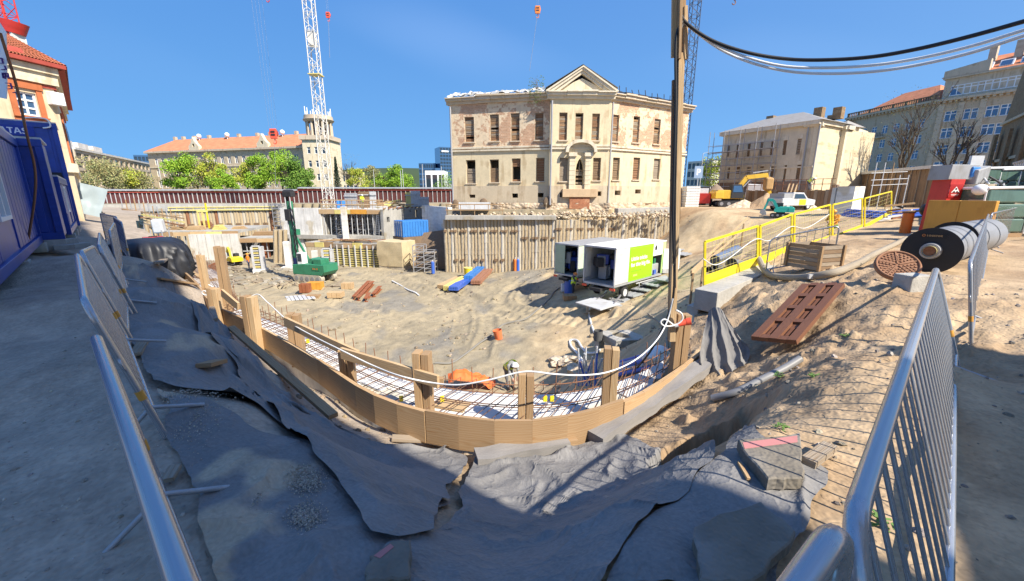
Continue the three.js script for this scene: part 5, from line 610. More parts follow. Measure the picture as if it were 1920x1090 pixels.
// ---------------------------------------------------------------- capping beam with rebar, edge boards, posts
{
  const n = 90, P = [], I = [], UV = []; const b2 = boardC, i2 = innerC; let s = 0;
  for (let k = 0; k <= n; k++) { const a = b2[k], c = i2[k]; if (k) s += Math.hypot(c[0] - i2[k - 1][0], c[1] - i2[k - 1][1]); for (const [p, y, v] of [[a, -1.9, 0], [a, -1.46, .4], [c, -1.46, 1.8], [c, -6.4, 6]]) { P.push(p[0], y, -p[1] - (p === a ? .1 : 0)); UV.push(s, v); } }
  for (let k = 0; k < n; k++) for (let j = 0; j < 3; j++) { const a = k * 4 + j, b = a + 4; I.push(a, b, b + 1, a, b + 1, a + 1); }
  let g = new THREE.BufferGeometry(); g.setAttribute('position', new THREE.Float32BufferAttribute(P, 3)); g.setAttribute('uv', new THREE.Float32BufferAttribute(UV, 2)); g.setIndex(I); g = g.toNonIndexed(); g.computeVertexNormals(); const m = put('retaining_beam', g, M.concW); tag(m, 'pale curved capping beam under the steel mesh along the pit edge', 'beam');
  const cage = thing('rebar_cage', 'steel reinforcement mesh laid on the curved capping beam', 'reinforcement', V(0, -1.4, 5.5)), L = (k, t) => { const f = k * n, i = Math.min(n - 1, Math.floor(f)), r = f - i; return [lerp(lerp(b2[i][0], b2[i + 1][0], r), lerp(i2[i][0], i2[i + 1][0], r), t), lerp(lerp(b2[i][1], b2[i + 1][1], r), lerp(i2[i][1], i2[i + 1][1], r), t)]; };
  for (let j = 0; j < 7; j++) for (const up of [0, 1]) { if (up ? j % 3 : j % 2) continue; const pts = []; for (let k = 0; k <= 60; k++) { const q = L(.25 + .74 * k / 60, .12 + .8 * j / 6); pts.push(V(q[0], -1.38 + up * .16, q[1])); } new B().tube(pts, .009, 5, 120).mesh('long_bar', j === 6 ? M.rusty : M.rebar, cage); }
  let acc = 0, last = L(.25, .5); for (let k = 0; k < 3000; k++) { const f = .25 + .74 * k / 3000, q = L(f, .5); acc += Math.hypot(q[0] - last[0], q[1] - last[1]); last = q; if (acc > .27) { acc = 0; const a = L(f, .06), c = L(f, .98), b = new B(); b.cyl(V(a[0], -1.36, a[1]), V(c[0], -1.36, c[1]), .0065, .0065, 5); b.cyl(V(a[0], -1.2, a[1]), V(c[0], -1.2, c[1]), .0065, .0065, 5); b.cyl(V(c[0], -1.36, c[1]), V(c[0], -1.2, c[1]), .0065, .0065, 5); b.mesh('stirrup', M.rebar, cage); } }
  acc = 0; last = L(.2, 1); for (let k = 0; k < 3000; k++) { const f = .2 + .79 * k / 3000, q = L(f, .97); acc += Math.hypot(q[0] - last[0], q[1] - last[1]); last = q; if (acc > .34) { acc = 0; const h = rr(.35, .62); new B().cyl(V(q[0], -1.45, q[1]), V(q[0] + rr(-.03, .03), -1.45 + h, q[1]), .008, .008, 5).mesh('starter_bar', M.rusty, cage); } }
  for (const px of [545, 577, 752, 783, 829, 1022, 1035]) { const p = onY(px, px < 700 ? 640 : 748, -1.32); new B().box(p, .06, .09, .03, .3).mesh('spacer', M.yellow, cage); }
  for (let k = 0; k < 26; k++) { const f = .5 + .45 * k / 26, q = L(f, .35 + .3 * (k % 2)); const a = L(f + .012, .35 + .3 * (k % 2)); new B().bar(V(q[0], -1.44, q[1]), V(a[0], -1.44, a[1]), .3, .02).mesh('packing_board', k % 3 ? M.concW : M.pine3, cage); }
  // boards on edge
  const bd = thing('edge_boarding', 'curved run of wide timber boards on edge along the ledge', 'boarding', V(-.3, -1.3, 4.6)); const stops = [.2, .27, .345, .42, .5, .57, .64, .7, .76, .82, .88, .94, 1];
  for (let k = 0; k < stops.length - 1; k++) { const pts = []; for (let j = 0; j <= 6; j++) { const q = L(lerp(stops[k], stops[k + 1], j / 6), 0); pts.push(V(q[0], 0, q[1] - .03)); } const b = new B(), y0 = -1.36, y1 = -.92 + rr(-.035, .03); for (let j = 0; j < 6; j++) { const p = pts[j].clone().setY((y0 + y1) / 2), q = pts[j + 1].clone().setY((y0 + y1) / 2); b.bar(p, q.add(q.clone().sub(p).normalize().multiplyScalar(j === 5 ? -.012 : .004)), .045 + (k % 2) * .012, y1 - y0); } b.mesh('board', [M.pine2, M.pine, M.pine2, M.pine3, M.pine][k % 5], bd); }
  const P0 = (px, base) => onY(px, base, -1.3);
  const posts = [[338, 462, 506, .2, 'timber post at the far end of the board beside the black tarpaulin'], [387, 478, 545, .2, 'slim timber post left of the tall pale post'], [428, 462, 575, .22, 'tall pale timber post rising over the far rebar'], [411, 540, 610, .22, 'timber post with the red plug at the board corner'], [480, 555, 650, .23, 'timber post where the white cable begins'], [560, 588, 668, .23, 'timber post at the start of the upper rail'], [655, 655, 722, .22, 'timber post behind the joint of the two rails'], [797, 660, 770, .22, 'timber post at the end of the upper rail'], [985, 700, 786, .2, 'timber post in front of the bending worker'], [1140, 652, 770, .2, 'timber post before the concrete shaft block'], [1268, 588, 712, .22, 'thick timber post carrying the tall pole and red plug']];
  for (const [px, tp, bs, w, lb] of posts) { const p = P0(px, bs), h = Math.max(.5, at(px, tp, -p.z - .02).y - p.y), t = thing('timber_post', lb, 'post', p.clone().setY(-1.5), 'timber posts along the beam'), ry = rr(-.25, .25); const b = new B(); b.box(p.clone().setY(-1.5 + (h + .2) / 2).add(new THREE.Vector3(-w / 4 - .006, 0, 0)), w / 2, h + .2, w * .8, ry, 0, rr(-.01, .01), .006); b.mesh('timber', px % 2 ? M.pine : M.pine2, t); new B().box(p.clone().setY(-1.5 + (h + .2) / 2 - .01).add(new THREE.Vector3(w / 4 + .006, 0, 0)), w / 2, h + .18, w * .8, ry, 0, rr(-.01, .01), .006).mesh('timber', px % 3 ? M.pine2 : M.pine3, t); }
  const rails = [[[534, 603], [672, 668], 'upper'], [[640, 662], [822, 716], 'lower'], [[416, 549], [447, 575], 'short']];
  rails.forEach(([a, b, nm], i) => { const p = at(a[0], a[1], -P0(a[0], [668, 720, 610][i]).z - .22), q = at(b[0], b[1], -P0(b[0], [724, 772, 620][i]).z - .22); const t = thing('guard_board', `${['pale upper rail board nailed to the first posts with the cable on it', 'long rail board ending at the post by the orange netting', 'short rail board stub beside the red plug'][i]}`, 'rail board', p.clone(), 'rail boards'); new B().bar(p, q, .05, .19, .006).mesh('board', M.pine3, t); new B().box(q.clone().add(new THREE.Vector3(0, -.02, -.06)), .12, .1, .08).mesh('cleat', M.pine2, t); });
}
// ---------------------------------------------------------------- cables, pole
const cableM2 = M.black;
{
  const D = (px) => { let best = 6, d = 1e9; for (const q of boardC) { const p = V(q[0], -.6, q[1]); const zf = (EYE + .6) * SP + q[1] * CP, x = 960 + F * p.x / zf; if (Math.abs(x - px) < d) { d = Math.abs(x - px); best = q[1]; } } return best + .12; };
  const C = [[470, 556], [482, 552], [500, 566], [545, 606], [590, 632], [640, 657], [700, 686], [760, 708], [810, 718], [860, 722], [920, 712], [985, 697], [1040, 702], [1090, 704], [1140, 698], [1190, 676], [1230, 640], [1252, 600], [1262, 560]]; const t = thing('white_cable', 'white electric cable draped over the timber posts', 'cable', at(470, 556, D(470))); new B().tube(C  .map(([x, y]) => at(x, y, D(x))), .011, 7, 160).mesh('cable', M.cable, t);
  for (const [px, py, d, lb] of [[1284, 606, 6.2, 'red plug on the thick post by the tall pole'], [408, 550, 9.9, 'red plug on the far post at the board corner']]) { const p = at(px, py, d), g = thing('plug', lb, 'plug', p, 'red plugs'); new B().cyl(p.clone().add(new THREE.Vector3(-.11, -.03, 0)), p.clone().add(new THREE.Vector3(.03, .02, 0)), .035, .055, 12).cyl(p.clone().add(new THREE.Vector3(.03, .02, 0)), p.clone().add(new THREE.Vector3(.09, .04, .02)), .06, .06, 12).mesh('shell', M.redl, g); new B().cyl(p.clone().add(new THREE.Vector3(-.16, -.05, 0)), p.clone().add(new THREE.Vector3(-.1, -.03, 0)), .03, .035, 10).mesh('gland', M.lgrey, g); const q = [p.clone().add(new THREE.Vector3(-.15, -.05, 0))]; for (let k = 1; k < 9; k++) { const a = k / 8 * 6; q.push(p.clone().add(new THREE.Vector3(-.22 - .17 * Math.sin(a), -.03 + .1 * Math.cos(a) + k * .02, .03 * k / 8))); } new B().tube(q, .014, 6).mesh('lead', M.cable, g); }
  const base = at(1266, 700, 6.35), pole = thing('timber_pole', 'tall pole of nailed planks rising from the thick post out of the picture', 'pole', base.clone().setY(-1.4));
  const pl = (x0, y0, x1, y1, w, d, m, dd = 0) => new B().bar(at(x0, y0, 6.3 + dd), at(x1, y1, 6.3 + dd), w, d, .004).mesh('plank', m, pole);
  pl(1260, 640, 1276, 100, .07, .1, M.pine3); pl(1268, 420, 1280, -60, .06, .1, M.pine2, .11); pl(1272, 112, 1276, -60, .12, .04, M.pine2, -.1); pl(1285, 112, 1285, 12, .07, .05, M.pine3, .06); pl(1258, 640, 1267, 150, .05, .1, M.oldwood, .1); pl(1263, 108, 1265, -60, .05, .06, M.pine3, -.04);
  const bc = thing('black_cable', 'black cable running down the tall pole to the rebar', 'cable', at(1255, 300, 6.2)); new B().tube([[1280, 40, 6.2], [1270, 60, 6.18], [1267, 200, 6.15], [1262, 400, 6.15], [1262, 560, 6.15], [1245, 610, 6.3], [1222, 655, 6.6], [1195, 690, 7.2]].map((a) => at(...a)), .018, 7, 120).mesh('cable', M.black, bc); new B().tube([[1280, 46, 6.24], [1274, 70, 6.2], [1270, 200, 6.19], [1266, 400, 6.19], [1266, 540, 6.18]].map((a) => at(...a)), .014, 7, 80).mesh('second_cable', M.black, bc);
  const ov = (pts, r, m, lb) => tag(new B().tube(pts.map(([x, y, d]) => at(x, y, d)), r, 8, 160).mesh('overhead_cable', m), lb, 'cable', 'overhead cables');
  ov([[1278, 30, 6.3], [1284, 40, 6.25], [1330, 73, 6.1], [1400, 98, 5.9], [1480, 111, 5.7], [1560, 112, 5.4], [1640, 106, 5.1], [1720, 92, 4.8], [1820, 68, 4.4], [1935, 36, 4]], .021, M.black, 'thick black overhead cable sagging from the tall pole');
  ov([[1278, 34, 6.32], [1290, 45, 6.27], [1340, 82, 6.1], [1400, 107, 5.9], [1470, 124, 5.7], [1560, 127, 5.4], [1640, 122, 5.1], [1720, 110, 4.8], [1820, 87, 4.4], [1935, 52, 4]], .016, M.cable, 'upper of the two white overhead cables'); ov([[1278, 38, 6.34], [1300, 56, 6.27], [1350, 92, 6.1], [1410, 118, 5.9], [1480, 134, 5.7], [1560, 138, 5.4], [1640, 134, 5.1], [1720, 122, 4.8], [1820, 99, 4.4], [1935, 62, 4]], .016, M.cable, 'lower of the two white overhead cables');
}
// ---------------------------------------------------------------- crowd barriers
const barGeo = new THREE.CylinderGeometry(.008, .008, 1, 7);
function barrier(A, Bp, label, o = {}) {
  const { h = 1.1, r = .021, n = 0, feet = true, clip = true, tilt = 0, lean = 0, group = 'crowd barriers' } = o, a = A.clone(), b = Bp.clone(), d = b.clone().sub(a), L = d.length(), t = thing('crowd_barrier', label, 'barrier', a, group); t.rotation.y = Math.atan2(-d.z, Math.hypot(d.x, 0) * Math.sign(d.x || 1)); const flip = d.x < 0; t.rotation.set(0, Math.atan2(-d.z, d.x), 0);
  if (lean) { const nrm = new THREE.Vector3(d.z, 0, -d.x).normalize().multiplyScalar(lean); t.position.add(nrm); t.rotation.order = 'YXZ'; t.rotation.x = Math.asin(lean / h); } const slope = d.y / L, W = (x, y) => new THREE.Vector3(x, y + slope * x, 0), y0 = .16, c = .14, pts = []; const corner = (cx, cy, a0) => { for (let k = 0; k <= 5; k++) { const q = a0 + k / 5 * Math.PI / 2; pts.push(W(cx + Math.cos(q) * c, cy + Math.sin(q) * c)); } };
  const push = (m) => t.add(m), add = (g, name, m) => put(name, g, m, t);
  const path = new THREE.CurvePath(); corner(L - c, h - c, 0); pts.reverse(); const P2 = [W(0, .02)]; for (let k = 0; k <= 6; k++) { const q = Math.PI - k / 6 * Math.PI / 2; P2.push(W(c + Math.cos(q) * c, h - c + Math.sin(q) * c)); } for (let k = 0; k <= 6; k++) { const q = Math.PI / 2 - k / 6 * Math.PI / 2; P2.push(W(L - c + Math.cos(q) * c, h - c + Math.sin(q) * c)); } P2.push(W(L, .02)); for (let k = 0; k < P2.length - 1; k++) path.add(new THREE.LineCurve3(P2[k], P2[k + 1]));
  class Q extends THREE.Curve { getPoint(u, v = new THREE.Vector3()) { const f = u * (P2.length - 1), i = Math.min(P2.length - 2, Math.floor(f)); return v.copy(P2[i]).lerp(P2[i + 1], f - i); } getPointAt(u, v) { return this.getPoint(u, v); } getTangentAt(u, v = new THREE.Vector3()) { const e = .004, a = this.getPoint(Math.max(0, u - e)), b = this.getPoint(Math.min(1, u + e)); return v.copy(b).sub(a).normalize(); } computeFrenetFrames(seg) { const T2 = [], N = [], Bn = []; for (let i = 0; i <= seg; i++) { const tg = this.getTangentAt(i / seg); T2.push(tg); const z = new THREE.Vector3(0, 0, 1); N.push(z.clone()); Bn.push(tg.clone().cross(z)); } return { tangents: T2, normals: N, binormals: Bn }; } }
  const fr = new THREE.TubeGeometry(new Q(), (P2.length - 1) * 3, r, 12); add(fr, 'frame', M.galv); add(new B().cyl(W(0, y0), W(L, y0), r * .85, r * .85, 10).g[0], 'bottom_rail', M.galv);
  const nb = n || Math.round(L / .17); for (let k = 1; k < nb; k++) { const m = put('bar', barGeo, M.galv, t); const x = L * k / nb; m.position.copy(W(x, (y0 + h) / 2)); m.scale.y = h - y0; }
  if (feet) for (const f of [.1, .9]) { const g = new B(), x = L * f; g.cyl(W(x, y0 + .02), new THREE.Vector3(x, .015 + slope * x, .28), .016, .016, 8).cyl(W(x, y0 + .02), new THREE.Vector3(x, .015 + slope * x, -.28), .016, .016, 8); add(mergeGeometries(g.g), 'foot', M.galvd); }
  if (clip) { add(new B().cyl(W(0, .36), W(0, .43), r * 1.12, r * 1.12, 12).g[0], 'band', M.ochre); add(new B().cyl(W(L, .36), W(L, .43), r * 1.12, r * 1.12, 12).g[0], 'band', M.ochre); add(mergeGeometries(new B().tube([W(-.015, h * .55), W(-.05, h * .57), W(-.05, h * .62), W(-.01, h * .63)], .008, 6, 12).g), 'hook', M.galv); }
  return t;
}
{
  const g = (px, py) => onGround(px, py, gN), top = (px, py, h = 1.1) => { const p = onY(px, py, h); return p.setY(gN(p.x, -p.z)); };
  const pA = top(378, 1200), L1 = top(176, 624), L2a = top(161, 580), L2b = V(-4.35, gN(-4.35, 4.05), 4.05), L3 = V(-6.0, 0, 5.75), L4 = V(-8.0, 0, 7.9), L5 = V(-9.8, 0, 10);
  barrier(pA, L1, 'nearest galvanised barrier whose rail runs down to the bottom edge by the blue sheet', { r: .024, lean: -.12 });
  barrier(L2a, L2b, 'second galvanised barrier along the trodden path beside the blue sheet', { lean: -.24 }); barrier(L2b.clone().add(V(-.05, 0, .06)), L3, 'third galvanised barrier along the trodden path', { lean: -.24, feet: false }); barrier(L3.clone().add(V(.02, 0, .1)), L4, 'fourth galvanised barrier along the path opposite the black tarpaulin', { lean: -.24 }); barrier(L4.clone().add(V(.1, 0, .1)), V(-10, 0, 10.3), 'fifth galvanised barrier along the path opposite the container gap', { feet: false }); barrier(V(-10.1, 0, 10.6), V(-12.6, 0, 13), 'far galvanised barrier where the path narrows', { feet: false }); barrier(V(-12.8, 0, 13.3), V(-15.6, 0, 15.6), 'farthest galvanised barrier on the path', { feet: false });
  const R0 = top(1380, 1270, 1.17), R0b = top(1590, 960, 1.17); barrier(R0, R0b, 'close barrier corner with orange band at the bottom edge', { r: .027, h: 1.17, n: 8 });
  const R1a = top(1600, 968), R1b = top(1757, 492); barrier(R1a, R1b, 'long near barrier with bars throwing shadows on the sand', { r: .026, n: 30, lean: -.34 });
  const R2a = g(1778, 648), R2b = g(1840, 468); barrier(R2a, R2b, 'barrier next to the big black pipe end', { n: 24, lean: -.2 }); const R3b = g(1872, 444).add(V(1.3, 0, .6)); barrier(R2b.clone().add(V(.15, 0, .1)), R3b, 'barrier turning away behind the black pipe', { n: 20 }); barrier(R3b.clone().add(V(.1, 0, 0)), R3b.clone().add(V(3, 0, .2)), 'barrier parallel to the wrapped pallets'); 
  const q0 = at(1436, 508, 11.6), q1 = at(1553, 516, 11.1); q0.y = gN(q0.x, -q0.z); q1.y = gN(q1.x, -q1.z); barrier(q0, q1, 'single barrier leaning beside the wooden crate', { h: 1.05 });
  barrier(V(18, .1, 13.5), V(20.3, .1, 14.3), 'barrier behind the pallets at the picture edge'); barrier(V(20.5, .1, 14.4), V(22.8, .1, 15.6), 'last barrier at the picture edge below the church');
}
// ---------------------------------------------------------------- site cabins, flag, ochre house on the left
function canvasTex(w, h, draw) { const c = document.createElement('canvas'); c.width = w; c.height = h; const x = c.getContext('2d'); draw(x, w, h); const t = new THREE.CanvasTexture(c); t.colorSpace = THREE.SRGBColorSpace; return t; }
// a printed plate: p centre, w x h metres, ry turn
function plate(parent, name, p, w, h, ry, tex, o = {}) { const g = new THREE.BoxGeometry(w, h, o.d || .02), uv = g.attributes.uv; const m = mat({ map: tex, r: o.r || .5 }); g.applyMatrix4(new THREE.Matrix4().makeRotationFromEuler(new THREE.Euler(o.rx || 0, ry, o.rz || 0, 'YXZ')).setPosition(p)); const wv = worldOf(parent); g.translate(-wv.x, -wv.y, -wv.z); return put(name, g, m, parent); }
function cabin(label, A, Bq, y0, h, dep, o = {}) {
  const pl = plane(A, Bq), t = thing('site_cabin', label, 'cabin', pl.p(0, 0), 'blue site cabins'), b = M.blue, n = Math.round(pl.L / .62), frame = new B();
  wbox(frame, pl, 0, y0, pl.L, y0 + .22, -.12, .03, .01); wbox(frame, pl, 0, y0 + h - .22, pl.L, y0 + h, -.12, .03, .01); wbox(frame, pl, 0, y0 + .22, .18, y0 + h - .22, -.15, .03, .01); wbox(frame, pl, pl.L - .18, y0 + .22, pl.L, y0 + h - .22, -.15, .03, .01); frame.mesh('frame', b, t);
  const wins = (o.wins || []); const openings = wins.map((w) => [w[0], y0 + w[1], w[0] + w[2], y0 + w[1] + w[3]]), dr = o.door ? [[o.door[0], y0 + .24, o.door[0] + o.door[1], y0 + 2.25]] : [];
  facade(t, pl, y0 + .2, y0 + h - .2, [...openings, ...dr], b, .1, 'wall', .1, pl.L - .1, -.05);
  for (let k = 0; k < n; k++) { const s = .25 + (pl.L - .5) * k / n, e = s + (pl.L - .5) / n - .07; if ([...openings, ...dr].some((q) => e > q[0] - .05 && s < q[2] + .05)) continue; wbox(new B(), pl, s, y0 + .25, e, y0 + h - .25, -.06, -.02, .01).mesh('wall_rib', b, t); }
  for (const w of openings) { win(t, pl, w, { f: .09, mull: 1, bars: 0, dep: -.06, fm: M.white, pm: M.glassb }); }
  for (const q of dr) { const d = wbox(new B(), pl, q[0], q[1], q[2], q[3], -.12, -.03, .01).mesh('door', b, t); wbox(new B(), pl, q[0] + .1, y0 + 1.1, q[0] + .28, y0 + 1.14, -.01, .04).mesh('handle', M.galv, d); wbox(new B(), pl, q[0] - .16, y0 + 1.5, q[0] - .03, y0 + 1.68, -.04, .03).mesh('door_plate', M.white, t); }
  const bx = new B(); wbox(bx, pl, .05, y0 + .05, pl.L - .05, y0 + h - .06, -dep, -.17); bx.mesh('body', b, t); solid(t, 'roof', M.lgrey, pl, 0, y0 + h + .003, pl.L, y0 + h + .06, dep, .02);
  for (let k = 0; k < 3; k++) { const s = .4 + (pl.L - .9) * k / 2; wbox(new B(), pl, s, 0, s + .5, y0 - .004, -.5, .1, .02).mesh('block', M.conc, t); wbox(new B(), pl, s + .05, y0 - .003 - .0, s + .5, y0, -.4, .06).mesh('packing', M.pine2, t); }
  return [t, pl];
}
{
    const A1 = V(-7.4, 0, 5.4), B1 = V(-15.3, 0, 13.2);
  // the face must look towards the path, so it runs from the far end to the near end with its normal to the right
  const mk = (a, b, ...r) => cabin(r[0], a, b, ...r.slice(1));
  const [n1, q1] = mk(A1.clone(), B1.clone(), 'nearest blue site cabin with a white framed window at the picture edge', .3, 3.15, 2.6, { wins: [[plane(A1, B1).hit(18, 385)[0] - 1.7, .95, 1.7, 1.2]] });
  const [n2, q2] = mk(V(-16.75, 0, 11.9), V(-15.0, 0, 13.65), 'blue site cabin with closed door facing the path between two others', .35, 3.15, 2.4, { door: [1.2, .95] });
  const [n3, q3] = mk(V(-16.95, 0, 15.65), V(-21.6, 0, 20.3), 'low blue site cabin with windows behind the door cabin', .3, 2.15, 2.2, { wins: [[.5, .75, .9, 1.1], [3.2, .75, 1.2, 1.1]] });
  const [n4, q4] = mk(V(-24.6, 0, 18.7), V(-22.25, 0, 21.1), 'tall farthest blue cabin with lettering and a papered window', .25, 4.9, 3, { wins: [[1.2, 2.6, 1.1, 1.4]] });
  const white = (w, h, f, bg) => canvasTex(w, h, (x, W, H) => { x.fillStyle = bg; x.fillRect(0, 0, W, H); f(x, W, H); });
  const ry4 = Math.atan2(-q4.ex.z, q4.ex.x);
  plate(n4, 'lettering', q4.p(1.75, 4.72, .02), 1.7, .45, ry4, white(512, 136, (x, W, H) => { x.fillStyle = '#c9cfdf'; x.font = 'bold 110px sans-serif'; x.textAlign = 'center'; x.fillText('STATAS', W / 2, 108, W - 20); }, '#0b2f8f'));
  plate(n4, 'paper', q4.p(1.8, 3.5, .03), .95, 1.35, ry4, white(64, 64, () => {}, '#c9d3e6'), { rz: .12 });
  plate(n4, 'banner', q4.p(2.1, 2.55, .06), 2.1, .62, ry4, white(512, 150, (x, W, H) => { x.fillStyle = '#caa58d'; x.font = 'italic bold 84px serif'; x.textAlign = 'center'; x.fillText('harasta', W / 2, 102); }, '#11131f')); plate(n4, 'notice', q4.p(2.2, 2.05, .06), 2, .38, ry4, white(512, 100, (x, W, H) => { x.fillStyle = '#55627a'; x.font = '40px sans-serif'; x.fillText('- - - - - - -', 130, 62); x.fillStyle = '#c9c25a'; x.fillRect(430, 22, 30, 52); }, '#c3cbdc'));
  new B().cyl(q4.p(2.8, 2.2, .15), q4.p(2.6, 4.2, .12), .05).mesh('duct', M.greywood, n4); new B().tube([q4.p(2.4, 5.3, .1), q4.p(2.7, 5.35, .12), q4.p(3.1, 5.3, .12), q4.p(3.15, 5, .12), q4.p(2.9, 4.9, .12)], .03, 6).mesh('hose', M.white, n4);
  const sill = thing('concrete_block_pile', 'rough concrete blocks under the corner of the door cabin', 'blocks', V(-15.3, 0, 13.9)); for (let k = 0; k < 5; k++) new B().box(V(-15.2 + rr(-.3, .3), .1 + .16 * (k % 2), 13.7 + rr(-.3, .3)), .5, .16, .3, rr(0, 2), 0, 0, .02).mesh('block', M.conc, sill);
  const rb = V(-13.6, 0, 15.4); const rbt = thing('red_box', 'small red box lying on the path beside the cabins', 'box', rb); new B().box(rb.clone().setY(.12), .6, .24, .35, .8, 0, 0, .02).mesh('case', M.red, rbt); new B().box(rb.clone().setY(.26), .25, .03, .06, .8).mesh('handle', M.black, rbt);
  // feather flag
  const fp = onGround(62, 505, gN), ft = thing('feather_flag', 'white feather flag with purple letters on a leaning pole', 'flag', fp); const base = V(-13.6, 0, 11.2), e1 = at(48, 245, 10.8), e2 = at(0, 62, 10.2); ft.position.copy(base);
  new B().tube([base, at(66, 330, 11), e1, at(30, 160, 10.6), e2], .028, 8, 40).mesh('pole', M.rusty, ft);
  { const pts = [[-30, 20], [2, 62], [16, 110], [27, 150], [37, 190], [38, 197], [19, 188], [8, 150], [-6, 110], [-30, 60]], D = 10.4; const o = at(0, 100, D), ex = new THREE.Vector3(1, 0, 0), ey = at(0, 100, D).sub(at(0, 101, D)).normalize(); const loc = pts.map(([x, y]) => { const p = at(x, y, D).sub(o); return [p.x, p.dot(ey)]; }); new B().slab(loc, o, ex, ey, .02).mesh('cloth', M.white, ft);
    const pm = mat({ c: [.08, .03, .2], r: .7 }), ln = (a, b, w) => new B().bar(at(a[0], a[1], D - .05), at(b[0], b[1], D - .05), w, .01).mesh('letter', pm, ft);
    for (const seg of [[[24, 174], [29, 173]], [[15, 167], [22, 166]], [[22, 166], [19, 156]], [[19, 156], [10, 156]], [[5, 137], [16, 146]], [[16, 146], [14, 137]], [[14, 137], [4, 137]], [[4, 137], [6, 147]], [[9, 148], [10, 138]], [[2, 131], [11, 130]], [[11, 130], [8, 123]], [[-4, 118], [5, 119]], [[5, 119], [3, 109]], [[3, 109], [-5, 110]]]) ln(seg[0], seg[1], .035); }
}
{
  // ochre house: corner at (128, ..), long face looks along the path
  const K = at(122, 260, 29.5), A = at(-60, 260, 25), pl = plane(A, K), t = thing('ochre_house', 'cream town house with orange window frames and red tiled roof', 'building', A.clone().setY(0)), yE = pl.hit(104, 128)[1];
  const hole = (x0, y0, x1, y1) => { const a = pl.hit(x0, y1), b = pl.hit(x1, y0); return [a[0], a[1], b[0], b[1]]; };
  const w1 = hole(37, 176, 66, 214), w2 = [w1[0] - 4.2, w1[1], w1[0] - 2.8, w1[3]], w3 = [w1[0], w1[1] - 4.4, w1[2], w1[3] - 4.4];
  const pm = mat({ c: [.66, .56, .4], map: T.plast }); facade(t, pl, -.1, yE, [w1, w2, w3], pm, .5); for (const w of [w1, w2, w3]) { win(t, pl, w, { f: .1, mull: 1, bars: 2, dep: -.18, pm: M.glassb }); const s = new B(); wbox(s, pl, w[0] - .3, w[1] - .9, w[0] - .01, w[3] + .2, .003, .08); wbox(s, pl, w[2] + .01, w[1] - .9, w[2] + .3, w[3] + .2, .003, .08); wbox(s, pl, w[0] - .35, w[3] + .21, w[2] + .35, w[3] + .75, .003, .14); wbox(s, pl, w[0] - .012, w[1] - .95, w[2] + .012, w[1] - .02, .003, .06); wbox(s, pl, w[0] - .35, w[1] - .14, w[2] + .35, w[1] - .05, .09, .2); s.mesh('window_surround', M.orangeT, t); }
  const end = plane(K, K.clone().add(V(-13.4, 0, 13.2))); facade(t, end, -.1, yE, [[2, 4.8, 3.2, 7], [6, 4.8, 7.2, 7], [10, 4.8, 11.2, 7]], mat({ c: [.7, .6, .44], map: T.plast }), .5, 'end_wall'); for (const s of [2, 6, 10]) { wbox(new B(), end, s - .25, 3.8, s + 1.45, 7.4, .003, .1).mesh('window_surround', M.orangeT, t); wbox(new B(), end, s, 4.8, s + 1.2, 7, .1, .12).mesh('pane', M.glassb, t); }
  for (const [p, s1] of [[pl, pl.L + .2], [end, end.L]]) { solid(t, 'eave_cornice', M.creamL, p, -.1, yE - 1.2, s1, yE - .15, .3, .25); solid(t, 'eave_cornice', M.creamL, p, -.1, yE - .55, s1, yE - .149, .3, .42); solid(t, 'red_band', M.redT, p, 0, yE - 1.42, s1 - .1, yE - 1.25, .2, .1); solid(t, 'gutter', M.redT, p, -.2, yE - .12, s1 + .3, yE + .12, .8, .75); solid(t, 'floor_band', M.creamL, p, 0, 3.3, s1, 3.9, .25, .22); }
  solid(t, 'core', pm, pl, .5, 0, pl.L - .6, yE - .2, 9, -.8);
  const r0 = pl.p(-2, yE + .1, .7), r1 = pl.p(pl.L + .6, yE + .1, .7), pk = at(4, 60, 33), pk2 = pk.clone().add(V(-10, 0, 3)), e2 = end.p(end.L, yE + .1, .7); // hip roof, laid in courses of tiles
  const face = (a, b, c, d, nr, nc) => { for (let i = 0; i < nr; i++) { const f0 = i / nr, f1 = (i + 1) / nr, L0 = a.clone().lerp(d, f0), R0 = b.clone().lerp(c, f0), L1 = a.clone().lerp(d, f1 + .004), R1 = b.clone().lerp(c, f1 + .004), N = b.clone().sub(a).cross(d.clone().sub(a)).normalize(), g = new B(); const n = Math.max(2, Math.round(nc * (L0.distanceTo(R0) / a.distanceTo(b)))); for (let k = 0; k < n; k++) { const p = L0.clone().lerp(R0, (k + .5) / n), q = L1.clone().lerp(R1, (k + .5) / n), w = L0.distanceTo(R0) / n; g.cyl(p.clone().addScaledVector(N, .05), q.clone().addScaledVector(N, .02), w * .36, w * .3, 6, true); } g.quad(L0, R0, R1, L1); g.mesh('tile_course', M.tile, t); } };
  face(r0, r1, pk, pk2, 16, 44); new B().quad(r1, e2, e2.clone().add(V(-6, 3, 1)), pk).mesh('roof_side', M.tile, t);
  { const c = at(21, 106, 28.6); new B().box(c, 1.3, 1.3, .5, Math.atan2(-pl.ex.z, pl.ex.x), -.55).mesh('roof_window', M.redT, t); }
  const ls = pl.hit(99, 186); wbox(new B(), pl, ls[0] - .35, ls[1] - .4, ls[0] + .35, ls[1] + .4, .003, .5, .03).mesh('alarm_box', M.white, t);
